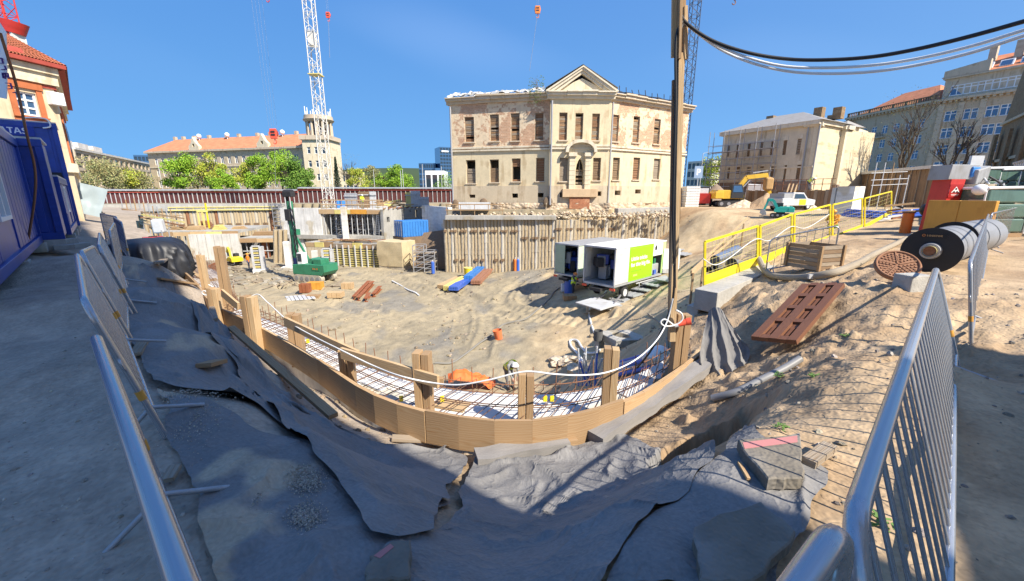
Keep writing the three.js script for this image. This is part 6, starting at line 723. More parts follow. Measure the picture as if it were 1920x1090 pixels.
  const pt = thing('plastic_sheet', 'clear plastic sheet leaning against the ochre house wall', 'plastic sheet', at(165, 395, 31).setY(0)); const g = new THREE.PlaneGeometry(1.6, 2.2, 16, 16), ps = g.attributes.position; for (let i = 0; i < ps.count; i++) ps.setZ(i, .25 * (fbm(ps.getX(i) * 2, ps.getY(i), 3) - .5)); g.computeVertexNormals(); const q = at(167, 375, 31); new B().add(g, new THREE.Matrix4().makeRotationFromEuler(new THREE.Euler(-.25, .6, -.2)).setPosition(q)).mesh('sheet', mat({ c: [.3, .36, .38], r: .25 }), pt);
}
// ---------------------------------------------------------------- concrete blocks, yellow fence and the store of pipes on the right
const G = (px, py) => onGround(px, py, gN);
{
  const a = at(1306, 548, 10.2), b = at(1450, 508, 13.6), w = thing('concrete_block', 'long smooth concrete block carrying the end of the yellow fence', 'concrete block', a.clone().setY(-1.4)); const ex = b.clone().sub(a).setY(0).normalize(); a.y = -.62; b.y = -.38;
  new B().bar(a.clone().add(new THREE.Vector3(.25, -.28, 0)), b.clone().add(new THREE.Vector3(.25, -.28, 0)), .6, .56, .02).mesh('block', M.conc, w); new B().bar(a.clone().add(new THREE.Vector3(.1, -1.6, -.3)), b.clone().add(new THREE.Vector3(.1, -1.6, -.3)), .3, 2.2).mesh('wall_below', M.conc, w);
  const w2 = thing('concrete_plinth', 'row of concrete blocks under the yellow fence further back', 'concrete blocks', at(1460, 500, 14)); const P = [[1452, 505, 13.8], [1530, 470, 17.5], [1600, 440, 22], [1680, 408, 27]]; for (let k = 0; k < 3; k++) for (let j = 0; j < 3; j++) { const p = at(...P[k]).lerp(at(...P[k + 1]), j / 3 + .01), q = at(...P[k]).lerp(at(...P[k + 1]), (j + 1) / 3 - .01); p.y -= .1; q.y -= .1; new B().bar(p, q, .5, .5, .02).mesh('block', M.concL, w2); }
  // fence: top rail, base board, posts, mesh
  const fx = [[1320, 454, 536, 11.0], [1424, 424, 498, 13.0], [1488, 402, 472, 15.2], [1560, 384, 450, 18], [1620, 372, 428, 21.5], [1675, 359, 400, 26]];
  for (let k = 0; k < 5; k++) { const [x0, t0, b0, D0] = fx[k], [x1, t1, b1, D1] = fx[k + 1], T0 = at(x0 + 2, t0, D0), T1 = at(x1 - 3, t1, D1), B0 = at(x0 + 2, b0, D0), B1 = at(x1 - 3, b1, D1); const f = thing('yellow_fence', ['yellow edge fence panel with deep base board at the open end', 'second yellow fence panel behind the leaning barrier', 'third yellow fence panel behind the wooden crate', 'fourth yellow fence panel beside the worker in orange', 'farthest yellow fence panel beside the blue pipe coil'][k], 'fence', B0.clone(), 'yellow edge protection fence');
    new B().bar(T0, T1, .05, .06).mesh('top_rail', M.yellow, f); const bh = k < 2 ? .3 : .2; new B().bar(B0.clone().add(new THREE.Vector3(0, bh / 2, 0)), B1.clone().add(new THREE.Vector3(0, bh / 2, 0)), .025, bh).mesh('base_board', M.yellow, f); for (const q of [0, 1]) { const e = q ? [T1, B1] : [T0, B0]; new B().bar(e[1].clone().add(new THREE.Vector3(0, -.1, 0)), e[0], .055, .055).mesh('post', M.yellow, f); }
    const n = 16, m = new B(); for (let j = 1; j < n; j++) m.cyl(B0.clone().lerp(B1, j / n), T0.clone().lerp(T1, j / n), .0045, .0045, 4); for (let j = 1; j < 7; j++) m.cyl(B0.clone().lerp(T0, j / 7), B1.clone().lerp(T1, j / 7), .0045, .0045, 4); m.mesh('wire_mesh', M.yell2, f); }
  // cable tied along the fence
  tag(new B().tube([[1318, 485, 10.8], [1340, 497, 11], [1420, 448, 12.8], [1440, 452, 13.2], [1485, 425, 15], [1510, 428, 15.8], [1555, 402, 17.8]].map((q) => at(...q)), .013, 6, 80).mesh('fence_cable', M.cable), 'thin white cable looped along the yellow fence', 'cable');
  // ducts lying behind the first panel
  const duct = (px, py, dx, r, lb) => { const p = at(px, py, 12.2), q = at(px + dx[0], py + dx[1], 13.2), d = thing('steel_duct', lb, 'duct', p.clone(), 'galvanised ducts'); new B().cyl(p, q, r, r, 18, true).mesh('tube', mat({ c: [.62, .64, .66], m: .8, r: .3, map: T.galv, side: THREE.DoubleSide }), d); for (const k of [.02, .5, .98]) { const c = p.clone().lerp(q, k), e = q.clone().sub(p).normalize().multiplyScalar(.02); new B().cyl(c.clone().sub(e), c.clone().add(e), r * 1.03, r * 1.03, 18, true).mesh('seam', M.galv, d); } };
  duct(1341, 489, [42, -20], .16, 'thickest galvanised duct lying uppermost behind the fence'); duct(1371, 495, [38, 8], .17, 'galvanised duct lying across behind the fence base'); duct(1340, 500, [50, 14], .1, 'thin galvanised duct in the middle'); duct(1329, 506, [52, 14], .1, 'lowest thin galvanised duct nearest the fence post');
}
{ // wooden crate
  const c = G(1542, 508), o = c.clone().add(V(.1, 0, .5)), ry = .32, t = thing('wooden_crate', 'open wooden plank crate beside the yellow fence', 'crate', o), W = .78, H = .64, Dp = .86, L = (x, y, z) => o.clone().add(new THREE.Vector3(Math.cos(ry) * x + Math.sin(ry) * z, y, -Math.sin(ry) * x + Math.cos(ry) * z));
  for (let k = 0; k < 6; k++) { const y = H * (k + .5) / 6; for (const z of [-Dp / 2, Dp / 2]) new B().box(L(0, y, z), W, H / 6 - .012, .025, ry).mesh('plank', k % 2 ? M.greywood : M.oldwood, t); for (const x of [-W / 2, W / 2]) new B().box(L(x, y, 0), .025, H / 6 - .012, Dp, ry).mesh('plank', k % 2 ? M.pine2 : M.greywood, t); }
  for (const [x, z] of [[-1, -1], [1, -1], [1, 1], [-1, 1]]) new B().box(L(x * (W / 2 + .02), H / 2, z * (Dp / 2 + .02)), .07, H, .07, ry).mesh('corner_post', M.pine2, t); new B().bar(L(W / 2 + .03, .05, Dp / 2 - .1), L(W / 2 + .03, H - .05, 0), .03, .08).mesh('brace', M.pine2, t); new B().bar(L(W / 2 + .03, H - .05, .02), L(W / 2 + .03, .05, -Dp / 2 + .1), .03, .08).mesh('brace', M.pine2, t); new B().box(L(0, .04, 0), W, .03, Dp, ry).mesh('floor', M.oldwood, t);
}
{ // thick hose
  const pts = [[1418, 500], [1440, 520], [1475, 528], [1520, 527], [1560, 520], [1600, 505], [1640, 482], [1680, 462], [1710, 446]].map(([x, y]) => { const p = G(x, y); p.y += .1; return p; }); pts[0].y += .25; const h = thing('corrugated_hose', 'thick grey hose lying across the sand from the fence to the black pipe', 'hose', pts[0].clone()); new B().tube(pts, .085, 12, 160).mesh('hose', mat({ c: [.32, .27, .2], map: T.dirty, bump: T.grainB, bs: .02 }), h); const p = pts[3]; new B().box(p.clone().add(new THREE.Vector3(0, .02, .08)), .25, .1, .05).mesh('tape', M.lgrey, h);
  const p2 = [[1335, 752], [1380, 740], [1430, 716], [1470, 696], [1500, 678]].map(([x, y]) => { const q = G(x, y); q.y += .04; return q; }); tag(new B().tube(p2, .05, 10, 60).mesh('plastic_pipe', mat({ c: [.24, .24, .24], r: .5, map: T.dirty })), 'grey plastic pipe half buried below the brown door', 'pipe');
}
{ // brown panelled door lying on the bank
  const p = [[1405, 668], [1476, 655], [1556, 532], [1520, 556]]; const a = G(1405, 670), b = G(1480, 660), dd = G(1522, 548), o = a.clone(); o.y += .3; b.y = o.y + .16; dd.y += .36; const e1 = dd.clone().sub(o).normalize(), e2r = b.clone().sub(o), n = e1.clone().cross(e2r).normalize(); if (n.y < 0) n.negate(); const e2 = n.clone().cross(e1).normalize().multiplyScalar(e2r.dot(n.clone().cross(e1)) < 0 ? -1 : 1), L = 2.15, W = .66, t = thing('old_door', 'reddish brown panelled door lying tilted on the sandy bank', 'door panel', o.clone()); const q = (s, w, h) => o.clone().addScaledVector(e1, s).addScaledVector(e2, w).addScaledVector(n, h);
  const bx = (s0, s1, w0, w1, h0, h1, nm, m, par = t) => new B().add(new THREE.BoxGeometry(s1 - s0, w1 - w0, h1 - h0), new THREE.Matrix4().makeBasis(e1, e2, e1.clone().cross(e2)).setPosition(q((s0 + s1) / 2, (w0 + w1) / 2, (h0 + h1) / 2))).mesh(nm, m, par);
  bx(0, L, 0, W, 0, .03, 'leaf', M.mahog); for (const [w0, w1] of [[0, .13], [W / 2 - .07, W / 2 + .07], [W - .13, W]]) bx(.002, L - .002, w0 + .002, w1 - .002, .03, .075, 'stile', M.mahog); for (const s of [0, .6, 1.1, 1.6, 2.08]) for (const [w0, w1] of [[.132, W / 2 - .072], [W / 2 + .072, W - .132]]) bx(s, s + .12, w0, w1, .03, .07, 'rail', M.mahog); for (const s of [.16, .76, 1.26, 1.76]) for (const [w0, w1] of [[.17, W / 2 - .11], [W / 2 + .11, W - .17]]) bx(s, s + .28, w0, w1, .03, .05, 'panel', mat({ c: [.24, .1, .05], map: T.wood }));
}
{ // round cover leaning on blocks
  const c = G(1690, 530), o = c.clone().add(V(.05, .28, .2)), R = .34, t = thing('manhole_cover', 'round brown cast cover leaning in front of the black pipe', 'manhole cover', c), n = new THREE.Vector3(-.35, .72, .62).normalize(), ex = new THREE.Vector3(1, 0, 0).cross(n).normalize(), m4 = new THREE.Matrix4().makeBasis(new THREE.Vector3().crossVectors(n, ex).normalize(), n, ex).setPosition(o), cm = mat({ c: [.36, .22, .14], map: T.rust, r: .85 }); o.y += .0;
  new B().add(new THREE.CylinderGeometry(R, R, .06, 48), m4).mesh('disc', cm, t); const P = new B(); new B().add(new THREE.TorusGeometry(R - .03, .022, 6, 48).rotateX(Math.PI / 2).translate(0, .035, 0), m4).mesh('rim', cm, t); const s = new B(); for (let r = 1; r < 6; r++) { const k = Math.round(7 * r * .75); for (let i = 0; i < k; i++) { const a = i / k * 6.283; if (Math.abs((a / 6.283 * 5) % 1 - .5) > .46) continue; s.add(new THREE.BoxGeometry(.034, .02, .03).rotateY(-a).translate(Math.cos(a) * r * .05, .036, Math.sin(a) * r * .05), m4); } } s.mesh('stud_pattern', cm, t); for (let i = 0; i < 5; i++) new B().add(new THREE.BoxGeometry(R - .05, .02, .02).translate(R / 2, .036, 0).rotateY(i * 1.2566), m4).mesh('spoke', cm, t);
  const bl = thing('brick_block', 'rough brick block propping the round cover', 'block', G(1725, 548)); new B().box(G(1728, 548).add(new THREE.Vector3(0, .12, -.2)), .45, .3, .3, .2, 0, 0, .02).mesh('brick', M.conc, bl);
}
function bigPipe(c, dir, R, L, label, near) { const t = thing('insulated_pipe', label, 'pipe', c.clone().add(new THREE.Vector3(0, -R, 0)), 'black insulated pipes'), q = c.clone().addScaledVector(dir, L), gm = mat({ c: [.22, .225, .235], r: .5, map: T.dirty }), r0 = near ? .2 : .2; new B().cyl(c, q, R * .9, R * .9, 40).mesh('casing', gm, t); const nx = dir.clone().multiplyScalar(-.03), e = c.clone().add(nx); const ring = new THREE.RingGeometry(r0 * 1.7 * R, R, 48); new B().cyl(c, e, R, R, 48).mesh('end_cap', mat({ c: [.012, .012, .013], r: .6 }), t); const s = c.clone().addScaledVector(dir, -.14); new B().cyl(e, s, R * .36, R * .33, 28).mesh('collar', M.galvd, t); const s2 = c.clone().addScaledVector(dir, -.2); new B().cyl(s, s2, R * .24, R * .24, 24, true).mesh('steel_pipe', mat({ c: [.6, .5, .2], m: .4, r: .5, side: THREE.DoubleSide }), t); new B().cyl(s.clone().addScaledVector(dir, -.005), s.clone().addScaledVector(dir, -.012), R * .2, R * .2, 20).mesh('bore', M.rusty, t); for (const k of [.35, .7]) new B().cyl(c.clone().addScaledVector(dir, L * k), c.clone().addScaledVector(dir, L * k + .04), R * .915, R * .915, 40, true).mesh('strap', M.black, t); return [t, e]; }
{
  const c = at(1747, 466, 8.9); c.y = gN(c.x, -c.z) + .52; const dir = V(.86, 0, .62).normalize(); const [t, e] = bigPipe(c, dir, .5, 2.3, 'large insulated pipe with black end disc showing its steel bore', 1);
  const tex = canvasTex(256, 64, (x, W, H) => { x.fillStyle = '#0c0c0d'; x.fillRect(0, 0, W, H); x.strokeStyle = '#c47a35'; x.lineWidth = 7; x.beginPath(); x.arc(30, 32, 14, 0, 7); x.stroke(); x.fillStyle = '#b99562'; x.font = 'bold 34px sans-serif'; x.fillText('LOGSTOR', 58, 44); }); plate(t, 'print', e.clone().addScaledVector(dir, -.006).add(new THREE.Vector3(0, .33, 0)), .42, .1, Math.atan2(-dir.x, -dir.z), tex, { d: .006 });
  const c2 = at(1792, 424, 10.6); c2.y = gN(c2.x, -c2.z) + .62; bigPipe(c2, V(.9, .02, .5).normalize(), .5, 2.6, 'second insulated pipe with open dark end behind the first', 0);
}
{ // blue pipe coil
  const c = G(1690, 408), t = thing('pipe_coil', 'flat coil of blue plastic water pipe on the sand', 'pipe coil', c), o = c.clone().add(V(.3, 0, .4)); for (let k = 0; k < 5; k++) { const pts = [], A = 3.1 - k * .12, Bx = 1.35 - k * .1; for (let j = 0; j < 30; j++) { const a = j / 30 * 6.283; const x = Math.cos(a) * A, z = Math.sin(a) * Bx, ca = .9, sa = .436; pts.push(o.clone().add(new THREE.Vector3(x * ca - z * sa, .09 + (k % 3) * .13 + .08 * Math.sin(a * 2 + k) + (x > 0 ? .12 * x : 0), (x * sa + z * ca) * -1 * -1))); } pts.forEach((p) => { p.y = Math.max(p.y, gN(p.x, -p.z) + .09 + (k % 3) * .1); }); new B().tube(pts, .075, 10, 140, true).mesh('loop', M.bluep, t); } for (let k = 0; k < 3; k++) { const p = o.clone().add(new THREE.Vector3(-1.8 + k * 1.6, .5, .6)); new B().box(p, .1, .08, .5, .3).mesh('tie', M.white, t); }
  const p = at(1702, 412, 17.5); p.y = gN(p.x, -p.z); const b = thing('orange_pipe', 'upright orange corrugated plastic pipe inside the blue coil', 'pipe', p); const g = new B(); for (let k = 0; k < 14; k++) { g.cyl(p.clone().add(new THREE.Vector3(0, k * .06, 0)), p.clone().add(new THREE.Vector3(0, k * .06 + .03, 0)), .2, .2, 20); g.cyl(p.clone().add(new THREE.Vector3(0, k * .06 + .03, 0)), p.clone().add(new THREE.Vector3(0, k * .06 + .06, 0)), .18, .18, 20); } g.mesh('ribbed_wall', M.orange, b); new B().cyl(p.clone().add(new THREE.Vector3(0, .84, 0)), p.clone().add(new THREE.Vector3(0, .9, 0)), .22, .22, 20).mesh('rim', mat({ c: [.2, .1, .05] }), b);
}
{ // machine yard behind
  const gp = (px, D) => { const p = at(px, 380, D); p.y = gN(p.x, -p.z); return p; };
  { const a = gp(1744, 15.5), b = gp(1872, 13.4), t = thing('ochre_beam', 'wide ochre steel tray standing behind the pipes', 'steel tray', a); const yt = at(1800, 376, 14.5).y; for (const [f0, f1] of [[0, .5], [.505, 1]]) { const p = a.clone().lerp(b, f0), q = a.clone().lerp(b, f1); p.y = q.y = (yt + .1) / 2; new B().bar(p, q, .12, yt - .1, .02).mesh('side_panel', M.ochre, t); } new B().bar(a.clone().setY(.25), b.clone().setY(.25), .9, .12).mesh('base', M.ochre, t); for (const f of [.05, .95]) { const p = a.clone().lerp(b, f); new B().box(p.clone().setY(.12), .2, .3, .5).mesh('foot', M.ochre, t); } }
  { const p = gp(1750, 17), t = thing('plaster_machine', 'red plastering machine with grey hopper and white mountain logo', 'machine', p), y0 = p.y, yt = at(1760, 338, 17).y, yh = at(1760, 312, 17).y; const W = .6; new B().slab([[-W * .55, 0], [W * .35, 0], [W * .55, yt - y0], [-W * .35, yt - y0]], p.clone(), new THREE.Vector3(1, 0, 0), Yup, .7, [], .02).mesh('body', M.red, t); new B().slab([[-.35, yt - y0 + .02], [.55, yt - y0 + .02], [.75, yh - y0], [-.3, yh - y0]], p.clone().add(V(0, 0, .1)), new THREE.Vector3(1, 0, 0), Yup, .8, [], .02).mesh('hopper', M.grey, t); const tex = canvasTex(256, 256, (x) => { x.fillStyle = '#a51712'; x.fillRect(0, 0, 256, 256); x.fillStyle = '#e8e4de'; x.beginPath(); x.moveTo(128, 40); x.lineTo(215, 160); x.lineTo(41, 160); x.fill(); x.fillStyle = '#1d1d24'; x.beginPath(); x.moveTo(60, 160); x.lineTo(100, 120); x.lineTo(128, 160); x.lineTo(156, 120); x.lineTo(196, 160); x.fill(); x.beginPath(); x.arc(128, 90, 20, 0, 7); x.fill(); x.fillStyle = '#e8d8d0'; x.fillRect(50, 188, 156, 12); x.fillRect(62, 214, 132, 8); }); plate(t, 'logo', p.clone().add(new THREE.Vector3(.02, (yt - y0) * .8, .735)), .5, .5, 0, tex, { d: .02, rz: 0 }); for (const x of [-.4, .3]) new B().cyl(p.clone().add(new THREE.Vector3(x, .12, .5)), p.clone().add(new THREE.Vector3(x, .12, .75)), .14, .14, 14).mesh('wheel', M.rubber, t); new B().bar(p.clone().add(new THREE.Vector3(.9, 2, .8)), p.clone().add(new THREE.Vector3(-.2, .4, 1.1)), .07, .07).mesh('pipe_prop', M.greywood, t); }
  { const p = gp(1812, 16.6), t = thing('mixing_tub', 'cement spattered mixing tub with hoses beside the red machine', 'tub', p); new B().cyl(p.clone().setY(.2), p.clone().setY(at(1800, 345, 16).y), .5, .68, 20).mesh('tub', mat({ c: [.34, .28, .2], map: T.dirty }), t); for (let k = 0; k < 6; k++) { const q = []; for (let j = 0; j < 8; j++) q.push(p.clone().add(new THREE.Vector3(.5 + .4 * Math.sin(j + k), 2 - j * .25 + k * .05, .4 + .25 * Math.cos(j * 1.3 + k)))); new B().tube(q, .035, 6).mesh('hose', k % 2 ? M.black : M.lgrey, t); } new B().box(p.clone().setY(at(1800, 330, 16).y), .9, .7, .6, .4, .1, .2, .05).mesh('motor', M.grey, t); new B().box(p.clone().setY(at(1800, 322, 16).y).add(new THREE.Vector3(-.3, 0, .2)), .4, .4, .3, .2, 0, 0, .05).mesh('control_box', M.blueL, t); new B().box(p.clone().setY(at(1800, 317, 16).y).add(new THREE.Vector3(.2, .2, -.2)), .5, .7, .1).mesh('shield', M.lgrey, t); for (const [x, w] of [[-.35, .7], [.75, .5]]) new B().box(p.clone().setY(1.42).add(new THREE.Vector3(x, 0, .9)), w, .42, .5, .1, 0, 0, .03).mesh('bucket', mat({ c: [.3, .25, .18], map: T.dirty }), t); }
  const wrapM = mat({ c: [.1, .17, .13], r: .25, map: T.dirty, clearcoat: .6 }); for (const [px, D, y0, y1, w, lb, n] of [[1836, 18, 352, 318, 1.5, 'tall green wrapped pallet stack beside the mixing tub', 5], [1870, 18, 352, 320, 1.6, 'tall green wrapped pallet stack beside the grey hoarding', 5], [1856, 16, 372, 354, 1.7, 'lower green wrapped pallet in front of the two stacks', 3]]) { const p = gp(px, D), t = thing('wrapped_pallet', lb, 'pallet', p, 'wrapped pallets'), a = at(px, y0, D).y, b = at(px, y1, D).y; const lo = p.y; for (let k = 0; k < n; k++) new B().box(p.clone().setY(lerp(lo + .15, b, (k + .5) / n)), w + rr(-.06, .06), (b - lo - .15) / n - .01, 1.2, rr(-.04, .04), 0, 0, .08).mesh('bag_layer', wrapM, t); new B().box(p.clone().setY(b + .03), w + .1, .1, 1.3, 0, 0, .02, .04).mesh('film_top', M.white, t); new B().box(p.clone().setY(lo + .07), w, .14, 1.2).mesh('pallet_base', M.pine2, t); for (const x of [-1, 1]) new B().box(p.clone().setY((lo + b) / 2).add(new THREE.Vector3(x * (w / 2 + .03), 0, .58)), .05, b - lo - .2, .06, .2, 0, .02, .03).mesh('film_edge', M.white, t); }
  { const p = gp(1832, 15.6), t = thing('cement_bag', 'white bulging bag beside the lower wrapped pallet', 'bag', p); new B().ball(p.clone().setY(at(1832, 356, 15.6).y), .27, .9, .75, .8, 14).mesh('sack', M.white, t); new B().box(p.clone().setY(p.y + .5), .6, 1, .6).mesh('pallet_base', M.pine2, t); }
  { const pl = plane(gp(1882, 24), gp(1995, 15)), t = thing('grey_hoarding', 'grey ribbed metal hoarding below the church wall', 'hoarding', pl.p(0, 0)), y1 = at(1905, 303, 22).y; for (let k = 0; k < 40; k++) wbox(new B(), pl, pl.L * k / 40, .1, pl.L * (k + .82) / 40, y1, -.05, .03 * (k % 2)).mesh('sheet', M.lgrey, t); solid(t, 'rail', M.grey, pl, 0, y1, pl.L, y1 + .1, .12, .06); }
  { const p = gp(1680, 24), t = thing('stored_props', 'stack of stored props and tarps behind the blue coil', 'stack', p); for (let k = 0; k < 8; k++) new B().bar(p.clone().add(new THREE.Vector3(rr(-1, 1), .2 + k * .1, rr(-.4, .4))), p.clone().add(new THREE.Vector3(rr(0, 2.4), .3 + k * .11, rr(-.4, .4))), .1, .1).mesh('prop', [M.rusty, M.lgrey, M.black, M.pine2][k % 4], t); new B().ball(p.clone().add(new THREE.Vector3(1.9, .7, .3)), .5, 1.2, .9, 1).mesh('tarp', M.black, t); new B().ball(p.clone().add(new THREE.Vector3(1.4, .3, 1)), .35, 1, .8, 1).mesh('blue_sack', M.blueL, t); }
  { const p = at(1600, 372, 34), t = thing('panel_box', 'white and grey flat panel box standing behind the yellow fence', 'box', p.clone().setY(-.2)); new B().box(at(1592, 378, 34), 1.7, 2.4, 1.2, .5).mesh('face', M.concW, t); new B().box(at(1572, 380, 34.5), 1.3, 2.4, .3, .2).mesh('side', M.lgrey, t); }
  { const t = thing('mason_scaffold', 'slim tube scaffold frame in front of the brown hoarding', 'scaffold', at(1640, 358, 40).setY(.3)); for (let k = 0; k < 5; k++) { const p = at(1636 + k * 16, 350, 40).setY(.2); new B().cyl(p, p.clone().setY(at(1640, k < 3 ? 305 : 328, 40).y), .04, .04, 6).mesh('standard', k === 2 ? M.pine2 : M.lgrey, t); } for (const y of [325, 338, 348]) new B().cyl(at(1634, y, 40), at(1702, y - 3, 40), .035, .035, 6).mesh('ledger', M.lgrey, t); }
}
{ // slabs, wood and stones near the edge sheet
  const slab = (pts, th, lb, lift, stain) => { const P = []; pts.forEach((a, i) => { const b = pts[(i + 1) % pts.length]; for (let k = 0; k < 5; k++) { const q = G(lerp(a[0], b[0], k / 5), lerp(a[1], b[1], k / 5)); if (k) { q.x += rr(-.012, .012); q.z += rr(-.012, .012); } P.push(q); } }); const c = P.reduce((a, b) => a.clone().add(b), new THREE.Vector3()).divideScalar(P.length), t = thing('paving_slab', lb, 'slab', c.clone(), 'broken paving slabs'); const loc = P.map((p) => [p.x - c.x, -(p.z - c.z)]); if (THREE.ShapeUtils.area(loc.map((p) => new THREE.Vector2(...p))) < 0) loc.reverse(); new B().slab(loc, c.clone().setY(Math.max(...P.map((p) => p.y)) + lift), new THREE.Vector3(1, 0, 0), new THREE.Vector3(0, 0, -1), th, [], .008).mesh('slab', M.concD, t); if (stain) { const q = stain.map(([x, y]) => { const p = G(x, y); return [p.x - c.x, -(p.z - c.z)]; }); if (THREE.ShapeUtils.area(q.map((p) => new THREE.Vector2(...p))) < 0) q.reverse(); new B().slab(q, c.clone().setY(Math.max(...P.map((p) => p.y)) + lift + th + .0085), new THREE.Vector3(1, 0, 0), new THREE.Vector3(0, 0, -1), .002).mesh('paint_mark', mat({ c: [.46, .19, .18], map: T.dirty }), t); } };
  slab([[1300, 1030], [1420, 985], [1480, 1040], [1400, 1130], [1310, 1120]], .06, 'large broken grey slab at the bottom edge beside the close barrier', .04); slab([[1382, 858], [1492, 852], [1496, 928], [1436, 930]], .07, 'grey slab with faded red line on the edge sheet', .04, [[1388, 862], [1488, 856], [1489, 866], [1392, 872]]); slab([[700, 1076], [740, 1058], [770, 1062], [768, 1120], [690, 1120]], .05, 'small slab with pink paint at the bottom edge', .04, [[704, 1078], [735, 1062], [742, 1068], [716, 1084]]);
  const wood = (a, b, w, h, m, lb, dy = .04) => { const p = G(...a), q = G(...b); p.y += dy + h / 2; q.y += dy + h / 2; const t = thing('wood_offcut', lb, 'timber', p.clone(), 'loose timber'); new B().bar(p, q, w, h, .004).mesh('plank', m, t); };
  wood([1512, 884], [1553, 852], .09, .05, M.greywood, 'split grey wood piece beside the red lined slab'); wood([1384, 880], [1402, 912], .025, .02, M.pine, 'two thin orange sticks against the slab'); wood([384, 704], [416, 694], .16, .05, M.pine2, 'short splintered board on the blue sheet', .09); wood([316, 916], [332, 888], .07, .03, M.greywood, 'grey stake by the nearest barrier foot'); wood([256, 675], [272, 648], .1, .04, M.greywood, 'small grey board beside the barrier bars');
  wood([436, 632], [628, 806], .12, .06, M.pine2, 'long loose plank lying down the bank towards the board', .16); wood([396, 574], [404, 612], .12, .05, M.greywood, 'grey board leaning at the corner post', .1); wood([735, 828], [866, 834], .12, .04, M.greywood, 'flat grey strip along the foot of the board', .03); wood([1022, 812], [1068, 830], .1, .03, M.steel, 'short black strip on the sandy ledge', .03); wood([302, 516], [316, 498], .2, .05, M.greywood, 'upright board end against the black tarpaulin', .3); wood([300, 535], [372, 545], .14, .05, M.pine2, 'plank lying in front of the black tarpaulin', .15); wood([345, 510], [392, 540], .14, .05, M.pine3, 'plank lying between tarpaulin and board', .2);
}
